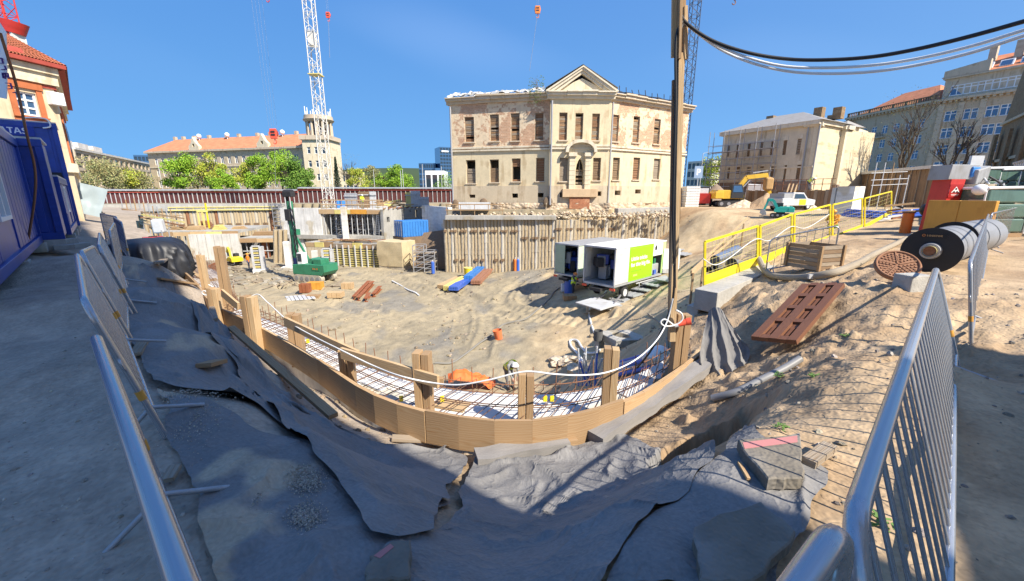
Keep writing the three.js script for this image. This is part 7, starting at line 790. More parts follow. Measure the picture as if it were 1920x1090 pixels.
// ---------------------------------------------------------------- vehicles, built at the origin with x forward, then set down
const X3 = (x, y, z) => new THREE.Vector3(x, y, z);
function wheelGeo(parent, x, y, z, r, w, rimM = M.lgrey) { const t = new B().add(new THREE.TorusGeometry(r * .76, r * .26, 10, 24).scale(1, 1, w / (r * .52)), new THREE.Matrix4().setPosition(x, y, z)).mesh('wheel', M.rubber, parent); new B().cyl(X3(x, y, z - w * .42), X3(x, y, z + w * .42), r * .55, r * .55, 16).mesh('rim', rimM, t); return t; }
function setDown(t, pos, turn, s = 1) { t.position.copy(pos); t.rotation.y = turn; t.scale.setScalar(s); }
function boxTruck(label, L, W, H, o) {
  const t = thing('box_truck', label, 'truck', X3(0, 0, 0), 'service trucks'), y0 = .95, fl = (b, n, m, p = t) => b.mesh(n, m, p), th = .06;
  // x from 0 (rear) to L (front of the box); near side is +z
  fl(new B().box(X3(L / 2, y0 + .06, -W / 2), L, .12, W), 'floor', M.grey); fl(new B().box(X3(L / 2, y0 + H, -W / 2), L + .06, .08, W + .06, 0, 0, 0, .02), 'roof', o.roof || M.white);
  fl(new B().box(X3(L / 2, y0 + H / 2 + .06, -W + th / 2), L, H - .14, th), 'far_wall', M.lgrey); fl(new B().box(X3(L - th / 2, y0 + H / 2 + .06, -W / 2), th, H - .14, W - .12), 'front_wall', M.grey);
  const a = L * .24, b = L * .72, c = L * .93; const side = (x0, x1, ya, yb, n, m) => fl(new B().box(X3((x0 + x1) / 2, (ya + yb) / 2, -th / 2), x1 - x0 - .006, yb - ya, th), n, m);
  side(0, a, y0 + .14, y0 + H - .05, 'side_panel', o.m0); side(a, b, y0 + .14, y0 + H - .05, 'side_panel', o.m1); side(b, c, y0 + H * .62, y0 + H - .05, 'side_panel', o.m0); side(c, L, y0 + .14, y0 + H - .05, 'side_panel', o.m2 || o.m1); side(0, a, y0 + .15, y0 + .42, 'skirt', M.lgrey).position.z += .012;
  if (o.text) {
    plate(t, 'lettering', X3((a + b) / 2, y0 + H * .52, .008), b - a - .1, H * .82, 0, canvasTex(1024, 760, (x, w, h) => { x.fillStyle = '#92ee12'; x.fillRect(0, 0, w, h); x.fillStyle = '#ffffff'; x.font = 'bold 128px sans-serif'; x.fillText('Little tricks', 60, 300); x.fillText('for the big fix.', 60, 450); x.fillStyle = '#4d8f10'; x.fillRect(90, 560, 420, 8); x.fillStyle = '#b7e86a'; x.fillRect(180, 650, 180, 50); }), { d: .012 });
    plate(t, 'logo', X3((b + c) / 2, y0 + H * .8, .008), c - b - .06, H * .33, 0, canvasTex(256, 200, (x, w, h) => { x.fillStyle = '#f2f2f0'; x.fillRect(0, 0, w, h); x.fillStyle = '#15171b'; x.beginPath(); x.moveTo(60, 20); x.quadraticCurveTo(110, 60, 84, 112); x.lineTo(40, 112); x.quadraticCurveTo(14, 60, 60, 20); x.fill(); x.font = 'bold 34px sans-serif'; x.fillText('GEO', 120, 106); x.font = 'bold 70px sans-serif'; x.fillText('LIFT', 50, 180); }), { d: .012 });
    // opened service door beside the hatch
    const d = new B().box(X3(c + .55, y0 + H * .42, .42), 1.15, H * .72, .05, -.75).mesh('hatch_door', M.white, t); new B().box(X3(c + .62, y0 + H * .45, .5), .22, .34, .03, -.75).mesh('vent', M.grey, d); new B().box(X3(c + .56, y0 + H * .12, .46), 1.16, .3, .05, -.75).mesh('kick_panel', M.lgrey, d);
    new B().box(X3((b + c) / 2, y0 + .5, -.5), c - b - .2, .7, .7, 0, 0, 0, .05).mesh('generator', M.grey, t); new B().box(X3((b + c) / 2 + .2, y0 + .95, -.4), .4, .5, .3, .3, 0, 0, .05).mesh('pump', M.green, t); new B().box(X3((b + c) / 2, y0 + .3, -.25), .5, .3, .3, .2).mesh('tool_case', M.bluep, t);
  } else { plate(t, 'logo', X3(-.012, y0 + H * .68, -W + .42), .7, .9, -Math.PI / 2, canvasTex(128, 160, (x, w, h) => { x.fillStyle = '#cfd3d6'; x.fillRect(0, 0, w, h); x.fillStyle = '#15171b'; x.beginPath(); x.arc(40, 50, 24, 0, 7); x.fill(); x.font = 'bold 44px sans-serif'; x.fillText('LIFT', 18, 130); }), { d: .012 }); }
  const fr = new B(); fr.box(X3(-.02, y0 + H / 2, -.04), .08, H, .08).box(X3(-.02, y0 + H / 2, -W + .04), .08, H, .08).box(X3(-.02, y0 + H, -W / 2), .08, .1, W).box(X3(-.02, y0 + .05, -W / 2), .08, .12, W); fr.mesh('rear_frame', M.lgrey, t); new B().box(X3(.35, y0 + H * .55, -W + .08), .6, H * .8, .03).mesh('inner_door', M.offwhite, t);
  if (o.rear) { new B().box(X3(-.03, y0 + H / 2 + .05, -W + .5), .05, H - .2, .95).mesh('rear_door', mat({ c: [.42, .5, .36], map: T.dirty }), t); }
  for (let k = 0; k < 18; k++) new B().box(X3(.5 + rr(0, L * .5), y0 + .4 + rr(0, 1.2), -W * .55 + rr(-.5, .45)), rr(.4, .9), rr(.5, 1.1), rr(.4, .8), rr(0, 1), 0, 0, .04).mesh('equipment', [M.dark, M.grey, M.rusty, M.black, M.blue][k % 5], t);
  new B().box(X3(L * .5, .72, -W / 2), L * 1.12, .18, .8).mesh('chassis', M.dark, t); for (const z of [-.18, -W + .18]) { wheelGeo(t, L * .22, .42, z, .42, .28); wheelGeo(t, L * 1.1, .42, z, .42, .26); new B().box(X3(L * .22, .9, z), 1.1, .08, .3).mesh('mudguard', M.black, t); }
  for (const z of [-.12, -W + .12]) new B().box(X3(-.05, .82, z), .06, .14, .34).mesh('tail_lamp', M.redl, t); new B().box(X3(L * .68, .8, -.1), L * .5, .06, .05).box(X3(L * .5, .68, -.1), .05, .3, .05).box(X3(L * .85, .68, -.1), .05, .3, .05).mesh('side_guard', M.lgrey, t);
  // cab
  const cab = new B().slab([[L + .1, .5], [L + 2.1, .5], [L + 2.1, 1.5], [L + 1.55, 2.45], [L + .1, 2.5]], X3(0, 0, -W + .1), X3(1, 0, 0), Yup, W - .2, [], .05).mesh('cab', M.white, t); new B().slab([[L + .6, 1.5], [L + 1.85, 1.5], [L + 1.45, 2.3], [L + .6, 2.3]], X3(0, 0, -.04), X3(1, 0, 0), Yup, .02).mesh('side_window', M.glass, cab); new B().box(X3(L + 1.9, 2.0, -W / 2), .06, .8, W - .6, 0, 0, .45).mesh('windscreen', M.glass, cab);
  return t;
}
{
  const tr = boxTruck('white and lime green box truck with slogan and open rear', 6.2, 2.3, 2.35, { m0: M.offwhite, m1: M.lime, m2: mat({ c: [.5, .75, .25] }), text: true }), P = V(6.15, 0, 23.7); P.y = gP(8, 26) - .05; setDown(tr, P, .76);
  const t2 = boxTruck('grey topped green box truck parked behind the white one', 6.0, 2.2, 2.3, { m0: mat({ c: [.5, .6, .45], map: T.dirty }), m1: M.lime2, roof: M.grey, rear: true }), P2 = V(4.75, 0, 28.6); P2.y = gP(6, 30); setDown(t2, P2, .76);
  // tail lift platform
  const q = V(5.1, gP(5, 23) + .55, 23.3), tl = thing('tail_lift', 'grey tail lift platform behind the white truck', 'platform', q); const ry = .62; new B().box(q.clone(), 1.7, .07, 2.0, ry, 0, .05, .01).mesh('deck', M.lgrey, tl); for (const k of [-.7, .7]) new B().bar(q.clone().add(X3(k * Math.sin(ry) + .3, -.04, k * Math.cos(ry))), V(6.3 + k * .5, gP(6, 24) + .6, 24.4 - k * .5), .08, .08).mesh('arm', M.steel, tl); for (const k of [-.6, .6]) new B().box(q.clone().add(X3(k, -.3, 0)), .1, .55, .1).mesh('leg', M.steel, tl);
  // road plates beside the trucks
  let n = 0; for (const [px, py] of [[1150, 573], [1172, 560], [1192, 552], [1212, 542], [1232, 533], [1252, 525], [1270, 470], [1282, 478]]) { const p = onGround(px, py, gP); p.y += .1; const t = thing('road_plate', ['grey road plate nearest the white truck tail', 'grey road plate below the truck wheel', 'grey road plate along the lime panel', 'grey road plate under the service hatch', 'grey road plate before the truck cab', 'grey road plate beside the tall pole', 'grey road plate on the upper sand track', 'grey road plate leaning at the sand edge'][n++], 'plate', p, 'road plates'); new B().box(p, 1.1, .06, 2.2, .8 - Math.PI / 2 + rr(-.1, .1), rr(-.03, .03), rr(-.05, .05)).mesh('plate', M.grey, t); for (const k of [-.35, 0, .35]) new B().box(p.clone().add(X3(k * .7, .04, k * .7)), .05, .03, 2.1, .8 - Math.PI / 2).mesh('cleat', M.grey, t); }
}
// drilling rig
{
  const t = thing('drilling_rig', 'green tracked drilling rig with tall black mast', 'drilling rig', X3(0, 0, 0));
  for (const z of [-.9, .9]) { const tr = new B().slab((() => { const p = []; for (let k = 0; k <= 8; k++) { const a = Math.PI / 2 + k / 8 * Math.PI; p.push([-1.5 + .38 * Math.cos(a), .4 + .38 * Math.sin(a)]); } for (let k = 0; k <= 8; k++) { const a = -Math.PI / 2 + k / 8 * Math.PI; p.push([1.5 + .38 * Math.cos(a), .4 + .38 * Math.sin(a)]); } return p; })(), X3(0, 0, z - .25), X3(1, 0, 0), Yup, .5).mesh('track', mat({ c: [.42, .38, .3], map: T.dirty }), t); for (const x of [-1.4, -.7, 0, .7, 1.4]) new B().cyl(X3(x, .4, z - .28), X3(x, .4, z + .28), .24, .24, 12).mesh('roller', M.steel, tr); }
  new B().box(X3(0, .6, 0), 2, .35, 1.4).mesh('undercarriage', M.dark, t); new B().slab([[-1.9, .85], [1.9, .85], [2.2, 1.2], [2.2, 1.9], [-.5, 1.9], [-1.9, 1.75]], X3(0, 0, -1), X3(1, 0, 0), Yup, 2, [], .05).mesh('body', M.green, t); new B().box(X3(1.2, 2.2, .2), 1.1, .6, 1.2, 0, 0, 0, .08).cyl(X3(.2, 2.15, -.6), X3(.2, 2.15, .6), .35, .35, 14).mesh('engine_cover', M.green, t); new B().box(X3(-.9, 2.45, .6), .7, 1.3, .7, 0, 0, 0, .04).mesh('cab', M.white, t); new B().box(X3(-.9, 2.6, .97), .5, .8, .03).mesh('cab_window', M.glass, t); new B().slab([[-1.8, .86], [2.0, .86], [2.1, 1.05], [-1.8, 1.05]], X3(0, 0, 1.02), X3(1, 0, 0), Yup, .02).mesh('black_band', M.black, t); plate(t, 'lettering', X3(1.2, 1.5, 1.09), 1, .3, 0, canvasTex(256, 76, (x) => { x.fillStyle = '#1c7d4f'; x.fillRect(0, 0, 256, 76); x.fillStyle = '#d8542c'; x.font = 'bold 60px sans-serif'; x.fillText('RIG 25', 20, 60); }), { d: .01 });
  const mx = -2.1; new B().box(X3(mx, 4.4, .2), .42, 8, .42, 0, 0, 0, .02).mesh('mast', M.green, t); new B().box(X3(mx - .32, 4.9, .2), .14, 8.6, .3).mesh('leader', M.dark, t); for (const x of [-.3, .35]) new B().cyl(X3(mx + x, .3, .45), X3(mx + x, 8.8, .45), .05, .05, 8).mesh('drill_rod', M.lgrey, t); new B().box(X3(mx - .1, 7, .35), .7, 1.2, .6, 0, 0, 0, .05).mesh('drill_head', M.dark, t); new B().box(X3(mx, 9.1, .2), 1.2, .5, .6, 0, 0, 0, .06).cyl(X3(mx - .5, 9.3, .2), X3(mx + .5, 9.3, .2), .3, .3, 12).mesh('mast_head', M.dark, t); new B().box(X3(mx + .35, 5.2, .2), .6, .6, .6).mesh('winch', M.green, t); new B().bar(X3(mx + .1, 5, .2), X3(-.2, 1.9, .2), .16, .2).mesh('mast_strut', M.green, t); for (let k = 0; k < 4; k++) new B().tube([X3(mx + .2, 8.2 - k * .5, .5), X3(mx + .9, 6.5 - k, .7), X3(mx + .6, 4 - k * .3, .8), X3(-1, 2, .6)], .04, 6).mesh('hose', M.black, t); new B().box(X3(mx, 1.6, .2), .36, 1.6, .5).mesh('clamp', M.blue, t);
  const p = onGround(592, 526, gP); setDown(t, p, -.32, .84);
}
function excavator(name, label, m, o = {}) {
  const t = thing(name, label, 'excavator', X3(0, 0, 0));
  for (const z of [-.95, .95]) { const P = []; for (let k = 0; k <= 8; k++) { const a = Math.PI / 2 + k / 8 * Math.PI; P.push([-1.5 + .42 * Math.cos(a), .44 + .42 * Math.sin(a)]); } for (let k = 0; k <= 8; k++) { const a = -Math.PI / 2 + k / 8 * Math.PI; P.push([1.5 + .42 * Math.cos(a), .44 + .42 * Math.sin(a)]); } const tr = new B().slab(P, X3(0, 0, z - .28), X3(1, 0, 0), Yup, .56).mesh('track', M.dark, t); for (const x of [-1.45, -.5, .5, 1.45]) new B().cyl(X3(x, .44, z - .31), X3(x, .44, z + .31), .24, .24, 12).mesh('roller', M.steel, tr); }
  new B().box(X3(0, .95, 0), 1.6, .3, 1.6).mesh('undercarriage', M.dark, t); new B().slab([[-2.2, 1.15], [1.2, 1.15], [1.2, 1.7], [.2, 2.2], [-2, 2.25], [-2.3, 1.9]], X3(0, 0, -1.25), X3(1, 0, 0), Yup, 2.4, [], .05).mesh('house', m, t); new B().slab([[-2.35, 1.2], [-1.4, 1.2], [-1.4, 2.0], [-2.35, 2]], X3(0, 0, -1.3), X3(1, 0, 0), Yup, 2.6, [], .06).mesh('counterweight', m, t); const cab = new B().slab([[-.3, 1.2], [1.2, 1.2], [1.25, 2.2], [.9, 3], [-.3, 3]], X3(0, 0, .3), X3(1, 0, 0), Yup, .95, [], .04).mesh('cab', M.dark, t); new B().slab([[-.15, 2], [1.1, 2], [.85, 2.85], [-.15, 2.85]], X3(0, 0, 1.3), X3(1, 0, 0), Yup, .02).mesh('cab_window', M.glassb, cab);
  const arm = (pts, w, n, mm) => { const b = new B(); for (let k = 0; k < pts.length - 1; k++) b.bar(X3(...pts[k]), X3(...pts[k + 1]), w * .8, w); return b.mesh(n, mm, t); }; arm(o.boom || [[.6, 1.7, -.4], [2, 4.0, -.4], [4.6, 4.3, -.4]], .55, 'boom', m); arm(o.stick || [[4.5, 4.5, -.4], [5.6, .9, -.4]], .4, 'stick', m); arm(o.ram || [[1.0, 2, -.1], [2.4, 3.6, -.1]], .14, 'ram', M.galvd); arm(o.ram2 || [[2.8, 4.6, -.4], [4.7, 4.9, -.4]], .16, 'ram', M.galvd);
  const e = (o.stick || [[4.5, 4.5, -.4], [5.6, .9, -.4]])[1]; new B().slab([[-.2, .5], [.55, .4], [.7, -.2], [.1, -.7], [-.6, -.6], [-.5, -.1]], X3(e[0], e[1] - .2, e[2] - .6), X3(1, 0, 0), Yup, 1.2, [], .03).mesh('bucket', M.grey, t); return t;
}
{
  const e = excavator('yellow_excavator', 'big yellow tracked excavator with raised boom beside the sand heap', M.cat), p = at(1366, 392, 50); p.y = gP(p.x, -p.z); setDown(e, p, -.12, .86);
  const m = excavator('mini_excavator', 'small teal excavator near the white pickup', M.teal, { boom: [[.6, 1.7, -.4], [1.6, 3.6, -.4], [2.6, 3.7, -.4]], stick: [[2.5, 3.9, -.4], [3.2, 1.3, -.4]], ram2: [[1.6, 4, -.4], [2.7, 4.1, -.4]] }), q = at(1462, 410, 36); q.y = gP(q.x, -q.z); setDown(m, q, 2.6, .4);
  const y = excavator('compact_excavator', 'compact yellow excavator at the far left of the pit', M.yellow, { boom: [[.6, 1.7, -.4], [1.2, 3.8, -.4], [1.9, 4.6, -.4]], stick: [[1.9, 4.6, -.4], [3.2, 3, -.4]], ram2: [[1.3, 4.2, -.4], [2, 4.8, -.4]] }), r = onGround(440, 497, gP); setDown(y, r, 2.5, .42);
  // pickup
  const t = thing('pickup_truck', 'white and yellow pickup beside the stone heap', 'pickup', X3(0, 0, 0)); new B().slab([[-2.4, .5], [2.4, .5], [2.45, 1.0], [1.3, 1.15], [.6, 1.75], [-.9, 1.78], [-1.1, 1.2], [-2.4, 1.15]], X3(0, 0, -.85), X3(1, 0, 0), Yup, 1.7, [], .06).mesh('body', M.lgrey, t); new B().slab([[-.8, 1.2], [1.0, 1.2], [.5, 1.66], [-.75, 1.68]], X3(0, 0, .9), X3(1, 0, 0), Yup, .03).mesh('side_window', M.glass, t); new B().slab([[0, .55], [1.0, .55], [1.0, 1.12], [0, 1.12]], X3(0, 0, .915), X3(1, 0, 0), Yup, .02).mesh('yellow_door', M.yellow, t); new B().slab([[-2.2, 1.2], [-1.0, 1.2], [-.95, 1.7], [-2.2, 1.7]], X3(0, 0, -.8), X3(1, 0, 0), Yup, 1.6, [], .03).mesh('canopy', M.grey, t); for (const x of [-1.5, 1.5]) for (const z of [-.78, .78]) wheelGeo(t, x, .4, z, .4, .26); for (const z of [-.6, .6]) new B().box(X3(2.46, .85, z), .06, .16, .3).mesh('headlight', M.white, t); const pp = at(1480, 398, 41); pp.y = gP(pp.x, -pp.z); setDown(t, pp, .35, .92);
  // red skid loader
  const s = thing('skid_loader', 'dark red skid loader with black cage left of the excavator', 'loader', X3(0, 0, 0)); new B().slab([[-1.2, .4], [1, .4], [1.1, .9], [.3, 1.2], [-1.2, 1.4]], X3(0, 0, -.7), X3(1, 0, 0), Yup, 1.4, [], .05).mesh('body', M.red, s); new B().slab([[-.4, 1.2], [.7, 1.1], [.6, 2.1], [-.4, 2.1]], X3(0, 0, -.5), X3(1, 0, 0), Yup, 1, [], .04).mesh('cab', M.dark, s); new B().box(X3(-.9, 1.7, 0), .5, .6, .9).mesh('hood', M.white, s); for (const x of [-.7, .6]) for (const z of [-.78, .78]) wheelGeo(s, x, .42, z, .42, .3); new B().slab([[1.2, .1], [1.9, .1], [1.7, .8], [1.2, .8]], X3(0, 0, -.9), X3(1, 0, 0), Yup, 1.8).mesh('bucket', M.grey, s); const sp = at(1318, 386, 52); sp.y = gP(sp.x, -sp.z); setDown(s, sp, 1.1, 1.1);
  // small white dumper behind
  const d = thing('wheel_loader', 'white cab loader with dark bucket behind the excavator bucket', 'loader', X3(0, 0, 0)); new B().slab([[-.8, .5], [.8, .5], [.8, 2.1], [-.6, 2.2]], X3(0, 0, -.7), X3(1, 0, 0), Yup, 1.4, [], .05).mesh('cab', M.white, d); new B().box(X3(0, 1.5, .73), 1, 1, .03).mesh('cab_window', M.glassb, d); new B().box(X3(-1.5, .8, 0), 1.4, .8, 1.3, 0, 0, 0, .06).mesh('engine_hood', M.yell2, d); for (const x of [-1.6, .6]) for (const z of [-.8, .8]) wheelGeo(d, x, .5, z, .5, .36); new B().slab([[1, .2], [1.9, .3], [1.5, 1.1]], X3(0, 0, -.9), X3(1, 0, 0), Yup, 1.8).mesh('bucket', M.rusty, d); const dp = at(1412, 378, 53); dp.y = gP(dp.x, -dp.z); setDown(d, dp, -.5, 1.25);
  // stack of white blocks and a black drum by the pole
  const w = thing('panel_stack', 'tall stack of pale hollow panels right of the school corner', 'stack', at(1294, 375, 50)), wp = at(1294, 375, 50); wp.y = gP(wp.x, -wp.z); w.position.copy(wp); for (let k = 0; k < 8; k++) new B().box(wp.clone().add(X3(0, .15 + k * .3, 0)), 1.6, .27, 1.4, rr(-.03, .03), 0, 0, .02).mesh('panel', M.concW, w);
}
// sand and stone heaps
function heap(name, label, p, rx, h, rz, m, sd, cat) { const g = new THREE.PlaneGeometry(2.4, 2.4, 46, 46).rotateX(-Math.PI / 2), q = g.attributes.position; for (let i = 0; i < q.count; i++) { const x = q.getX(i), z = q.getZ(i), r = Math.hypot(x, z), y = Math.max(0, 1 - r * (1 + .3 * (fbm(x * 1.5 + sd, z * 1.5, 3) - .5))) * (1 + .25 * (fbm(x * 3 + sd, z * 3, 3, 4) - .5)) + .04 * (vn(x * 14, z * 14, sd) - .5) - .04; q.setXYZ(i, x * rx, y * h, z * rz); } g.computeVertexNormals(); fixUV(g); const o = put(name, g.translate(0, 0, 0), m); o.position.copy(p); return tag(o, label, cat || 'heap', 'heaps of soil and stone'); }
{
  const hp = (px, py, D) => { const p = at(px, py, D); p.y = gP(p.x, -p.z) - .1; return p; }, sandM = mat({ c: [.52, .36, .21], map: T.grain, bump: T.grainB, bs: .03 }), brownM = mat({ c: [.3, .23, .17], map: T.grain, bump: T.grainB, bs: .04 });
  heap('soil_heap', 'grey brown soil heap behind the yellow excavator', hp(1340, 380, 58), 3.4, 3.2, 2.6, brownM, 3); heap('sand_heap', 'orange sand heap in front of the cream house', hp(1436, 385, 46), 2.2, 1.9, 2, sandM, 5); heap('sand_heap', 'smaller sand heap beside the timber props', hp(1462, 383, 47), 1.7, 1.7, 1.6, sandM, 7); heap('stone_heap', 'pale broken stone heap right of the pickup', hp(1505, 392, 42), 1.9, 1.3, 1.5, M.rubble, 9); heap('stone_heap', 'pale broken stone heap between excavator and sand', hp(1395, 384, 47), 2.4, 1.1, 1.6, M.rubble, 11); heap('gravel_heap', 'light grey gravel heap in front of the pale wall', onGround(415, 480, gP), 2.4, 1.6, 1.8, mat({ c: [.44, .42, .36], map: T.grain, bump: T.grainB, bs: .03 }), 13);
  const pr = thing('timber_props', 'three slanted timber props against the earth wall by the cream house', 'props', hp(1476, 388, 46)); for (const k of [0, 8, 16]) new B().bar(at(1468 + k * .9, 386, 46), at(1481 + k * .9, 345, 48), .12, .1).mesh('prop', M.pine3, pr);
  const rw = thing('earth_retaining_wall', 'dark plank retaining wall below the cream house', 'retaining wall', at(1500, 385, 50)), pl = plane(at(1398, 370, 52), at(1560, 372, 45)), y1 = pl.hit(1500, 356)[1]; for (let k = 0; k < 26; k++) wbox(new B(), pl, pl.L * k / 26, -.6, pl.L * (k + .94) / 26, y1 - (k % 3) * .04, -.12, .03 * (k % 2)).mesh('plank', k % 3 ? M.oldwood : M.greywood, rw); solid(rw, 'earth_fill', M.soil, pl, 0, -.6, pl.L, y1 - .1, 3, -.13);
  const gr = thing('house_guardrail', 'thin tube guardrail on the earth wall in front of the cream house', 'guardrail', pl.p(0, y1)); for (let k = 0; k < 12; k++) new B().cyl(pl.p(pl.L * k / 11.5, y1 - .3, -.3), pl.p(pl.L * k / 11.5, y1 + 1.2, -.3), .035, .035, 6).mesh('post', M.rusty, gr); for (const h of [.6, 1.15]) new B().cyl(pl.p(0, y1 + h, -.3), pl.p(pl.L, y1 + h, -.3), .03, .03, 6).mesh('rail', M.rusty, gr);
  const bg = thing('big_bag', 'tan bulk bag hanging by the guardrail of the cream house', 'bag', pl.p(pl.L * .28, y1 - .2, .2)); new B().box(pl.p(pl.L * .28, y1 + .7, .3), 1, 1.5, .8, 0, 0, 0, .25).mesh('sack', mat({ c: [.5, .3, .12], map: T.fabric }), bg); new B().cyl(pl.p(pl.L * .28, y1 + 1.3, .2), pl.p(pl.L * .28, y1 + 1.5, .1), .2, .1).mesh('neck', mat({ c: [.4, .24, .1], map: T.fabric }), bg);
}
// ---------------------------------------------------------------- small things on the pit floor
const GP = (px, py) => onGround(px, py, gP);
{
  const p = GP(1165, 652), t = thing('shaft_block', 'square concrete shaft block with a round hole on the sand', 'concrete block', p), ry = .45, c = []; for (let k = 0; k < 20; k++) { const a = -k / 20 * 6.283; c.push([Math.cos(a) * .42 - .1, Math.sin(a) * .42]); } const ex = X3(Math.cos(ry), -.12, -Math.sin(ry)).normalize(), ez = X3(-Math.sin(ry), 0, -Math.cos(ry)).normalize(); new B().slab([[-.95, -.7], [.95, -.7], [.95, .7], [-.95, .7]], p.clone().add(X3(0, .3, 0)), ex, ez, .28, [c], .02).mesh('slab', M.conc, t); for (const [x, z] of [[-.8, -.55], [.8, -.55], [.8, .55], [-.8, .55]]) new B().box(p.clone().addScaledVector(ex, x).addScaledVector(ez, z).add(X3(0, .1, 0)), .3, .5, .3, ry).mesh('foot', M.conc, t); new B().cyl(p.clone().addScaledVector(ex, -1.1).addScaledVector(ez, .3).add(X3(0, .3, 0)), p.clone().addScaledVector(ex, -1.1).addScaledVector(ez, .3).add(X3(0, .75, 0)), .2, .2, 16, true).mesh('socket', mat({ c: [.1, .1, .1], side: THREE.DoubleSide }), t);
  const b = GP(934, 637), bk = thing('orange_bucket', 'small orange bucket lying on the sand above the bending worker', 'bucket', b); new B().add(new THREE.CylinderGeometry(.26, .2, .55, 18, 1, true), new THREE.Matrix4().makeRotationZ(.2).setPosition(b.x, b.y + .3, b.z)).mesh('wall', mat({ c: [.62, .16, .06], side: THREE.DoubleSide }), bk); new B().cyl(b.clone().add(X3(0, .03, 0)), b.clone().add(X3(0, .06, 0)), .2, .2, 16).mesh('base', M.orange, bk);
  const hose = (pts, r, m, lb, nm = 'hose') => tag(new B().tube(pts.map(([x, y]) => { const q = GP(x, y); q.y += r; return q; }), r, 7, pts.length * 10).mesh(nm, m), lb, 'hose', 'hoses on the pit floor');
  hose([[1138, 545], [1128, 560], [1108, 578], [1105, 590], [1112, 620], [1122, 640], [1125, 652], [1120, 663], [1105, 665], [1092, 655], [1080, 640], [1070, 640], [1070, 650], [1085, 668], [1098, 690]], .06, M.cable, 'white hose from the truck looping down the sand'); hose([[815, 683], [845, 683], [870, 668], [900, 645], [925, 628], [945, 610], [965, 605], [985, 600], [1005, 585], [1030, 562], [1040, 548], [1065, 532]], .055, mat({ c: [.2, .19, .17] }), 'long grey hose across the sand to the trucks'); hose([[735, 528], [750, 536], [765, 545], [780, 551], [786, 556]], .06, M.cable, 'short pale hose near the steel beams'); hose([[1215, 590], [1240, 610], [1250, 640], [1252, 670]], .04, mat({ c: [.3, .26, .2] }), 'thin brown hose on the sand by the pole');
  const beam = (a, c, lb, w = .3) => { const p = GP(...a), q = GP(...c), t = thing('steel_beam', lb, 'beam', p, 'rusty steel beams'); for (const h of [.03, .3]) new B().bar(p.clone().add(X3(0, h, 0)), q.clone().add(X3(0, h, 0)), w, .04).mesh('flange', M.rust, t); new B().bar(p.clone().add(X3(0, .165, 0)), q.clone().add(X3(0, .165, 0)), .04, .24).mesh('web', M.rust, t); };
  beam([664, 563], [692, 533], 'longest rusty steel beam left of the pair'); beam([672, 565], [699, 534], 'rusty steel beam beside the longest one'); beam([686, 567], [692, 556], 'short rusty steel beam end piece'); beam([700, 558], [713, 543], 'short rusty steel beam apart from the others');
  const blk = (px, py, w, h, d, m, lb, nm, cat, ry = .1) => { const p = GP(px, py), t = thing(nm, lb, cat, p); const n = 3; for (let k = 0; k < n; k++) new B().box(p.clone().add(X3((k - 1) * w / n, h / 2, 0)), w / n - .02, h, d, 0, 0, 0, .01).mesh('piece', m, t); return t; };
  blk(630, 557, 1.1, .4, .7, M.pine3, 'pale timber block on the floor left of the steel beams', 'timber_block', 'block'); blk(652, 541, .9, .5, .6, M.pine3, 'pale timber block further back near the rig', 'timber_block', 'block'); blk(592, 542, 1.2, .6, .7, M.ochre, 'ochre steel box in front of the green rig', 'ochre_box', 'box'); blk(573, 548, .8, .7, .5, M.rust, 'rusty wire crate beside the ochre box', 'rusty_crate', 'crate'); blk(588, 560, 1, .3, .5, M.pine2, 'low timber stack below the ochre box', 'timber_block', 'block'); blk(1068, 562, .9, .35, .8, M.pine2, 'small timber platform by the worker with the orange helmet', 'timber_step', 'step');
  { const p = GP(563, 560), t = thing('steel_mat', 'grey steel mat lying on the mud before the rig', 'mat', p); for (let k = 0; k < 7; k++) new B().box(p.clone().add(X3((k - 3) * .26, .08, (k - 3) * -.1)), .23, .05, 1.6, .6).mesh('slat', M.lgrey, t); }
  { const p = GP(1066, 550), t = thing('blue_drum', 'blue drum beside the worker with the orange helmet', 'drum', p); new B().cyl(p, p.clone().add(X3(0, 1, 0)), .32, .32, 16).mesh('drum', M.bluep, t); new B().cyl(p.clone().add(X3(0, 1, 0)), p.clone().add(X3(0, 1.04, 0)), .33, .3, 16).mesh('lid', M.blueL, t); const q = thing('white_canister', 'white canister on the sand next to the blue drum', 'canister', GP(1056, 548)); new B().box(GP(1056, 548).add(X3(0, .35, 0)), .35, .6, .3, 0, 0, 0, .05).mesh('can', M.white, q); new B().cyl(GP(1056, 548).add(X3(.1, .65, 0)), GP(1056, 548).add(X3(.1, .73, 0)), .06).mesh('cap', M.bluep, q); }
  // material store in front of the pile wall
  const st = (a, c, w, h, m, n, lb, nm = 'timber_bundle') => { const p = GP(...a), q = GP(...c), d = q.clone().sub(p).setY(0).normalize(), s = X3(-d.z, 0, d.x), t = thing(nm, lb, 'stack', p, 'stored material before the pile wall'); for (let k = 0; k < n; k++) { const o = s.clone().multiplyScalar((k - (n - 1) / 2) * w / n); for (const j of [0, 1]) new B().bar(p.clone().add(o).add(X3(0, .12 + h * (j + .5) / 2, 0)), q.clone().add(o).add(X3(rr(-.1, .1), .12 + h * (j + .5) / 2, 0)), w / n - .02, h / 2 - .02).mesh('piece', m, t); } for (const f of [.1, .8]) { const c2 = p.clone().lerp(q, f); new B().bar(c2.clone().addScaledVector(s, -w / 2).add(X3(0, .06, 0)), c2.clone().addScaledVector(s, w / 2).add(X3(0, .06, 0)), .12, .12).mesh('bearer', M.oldwood, t); } };
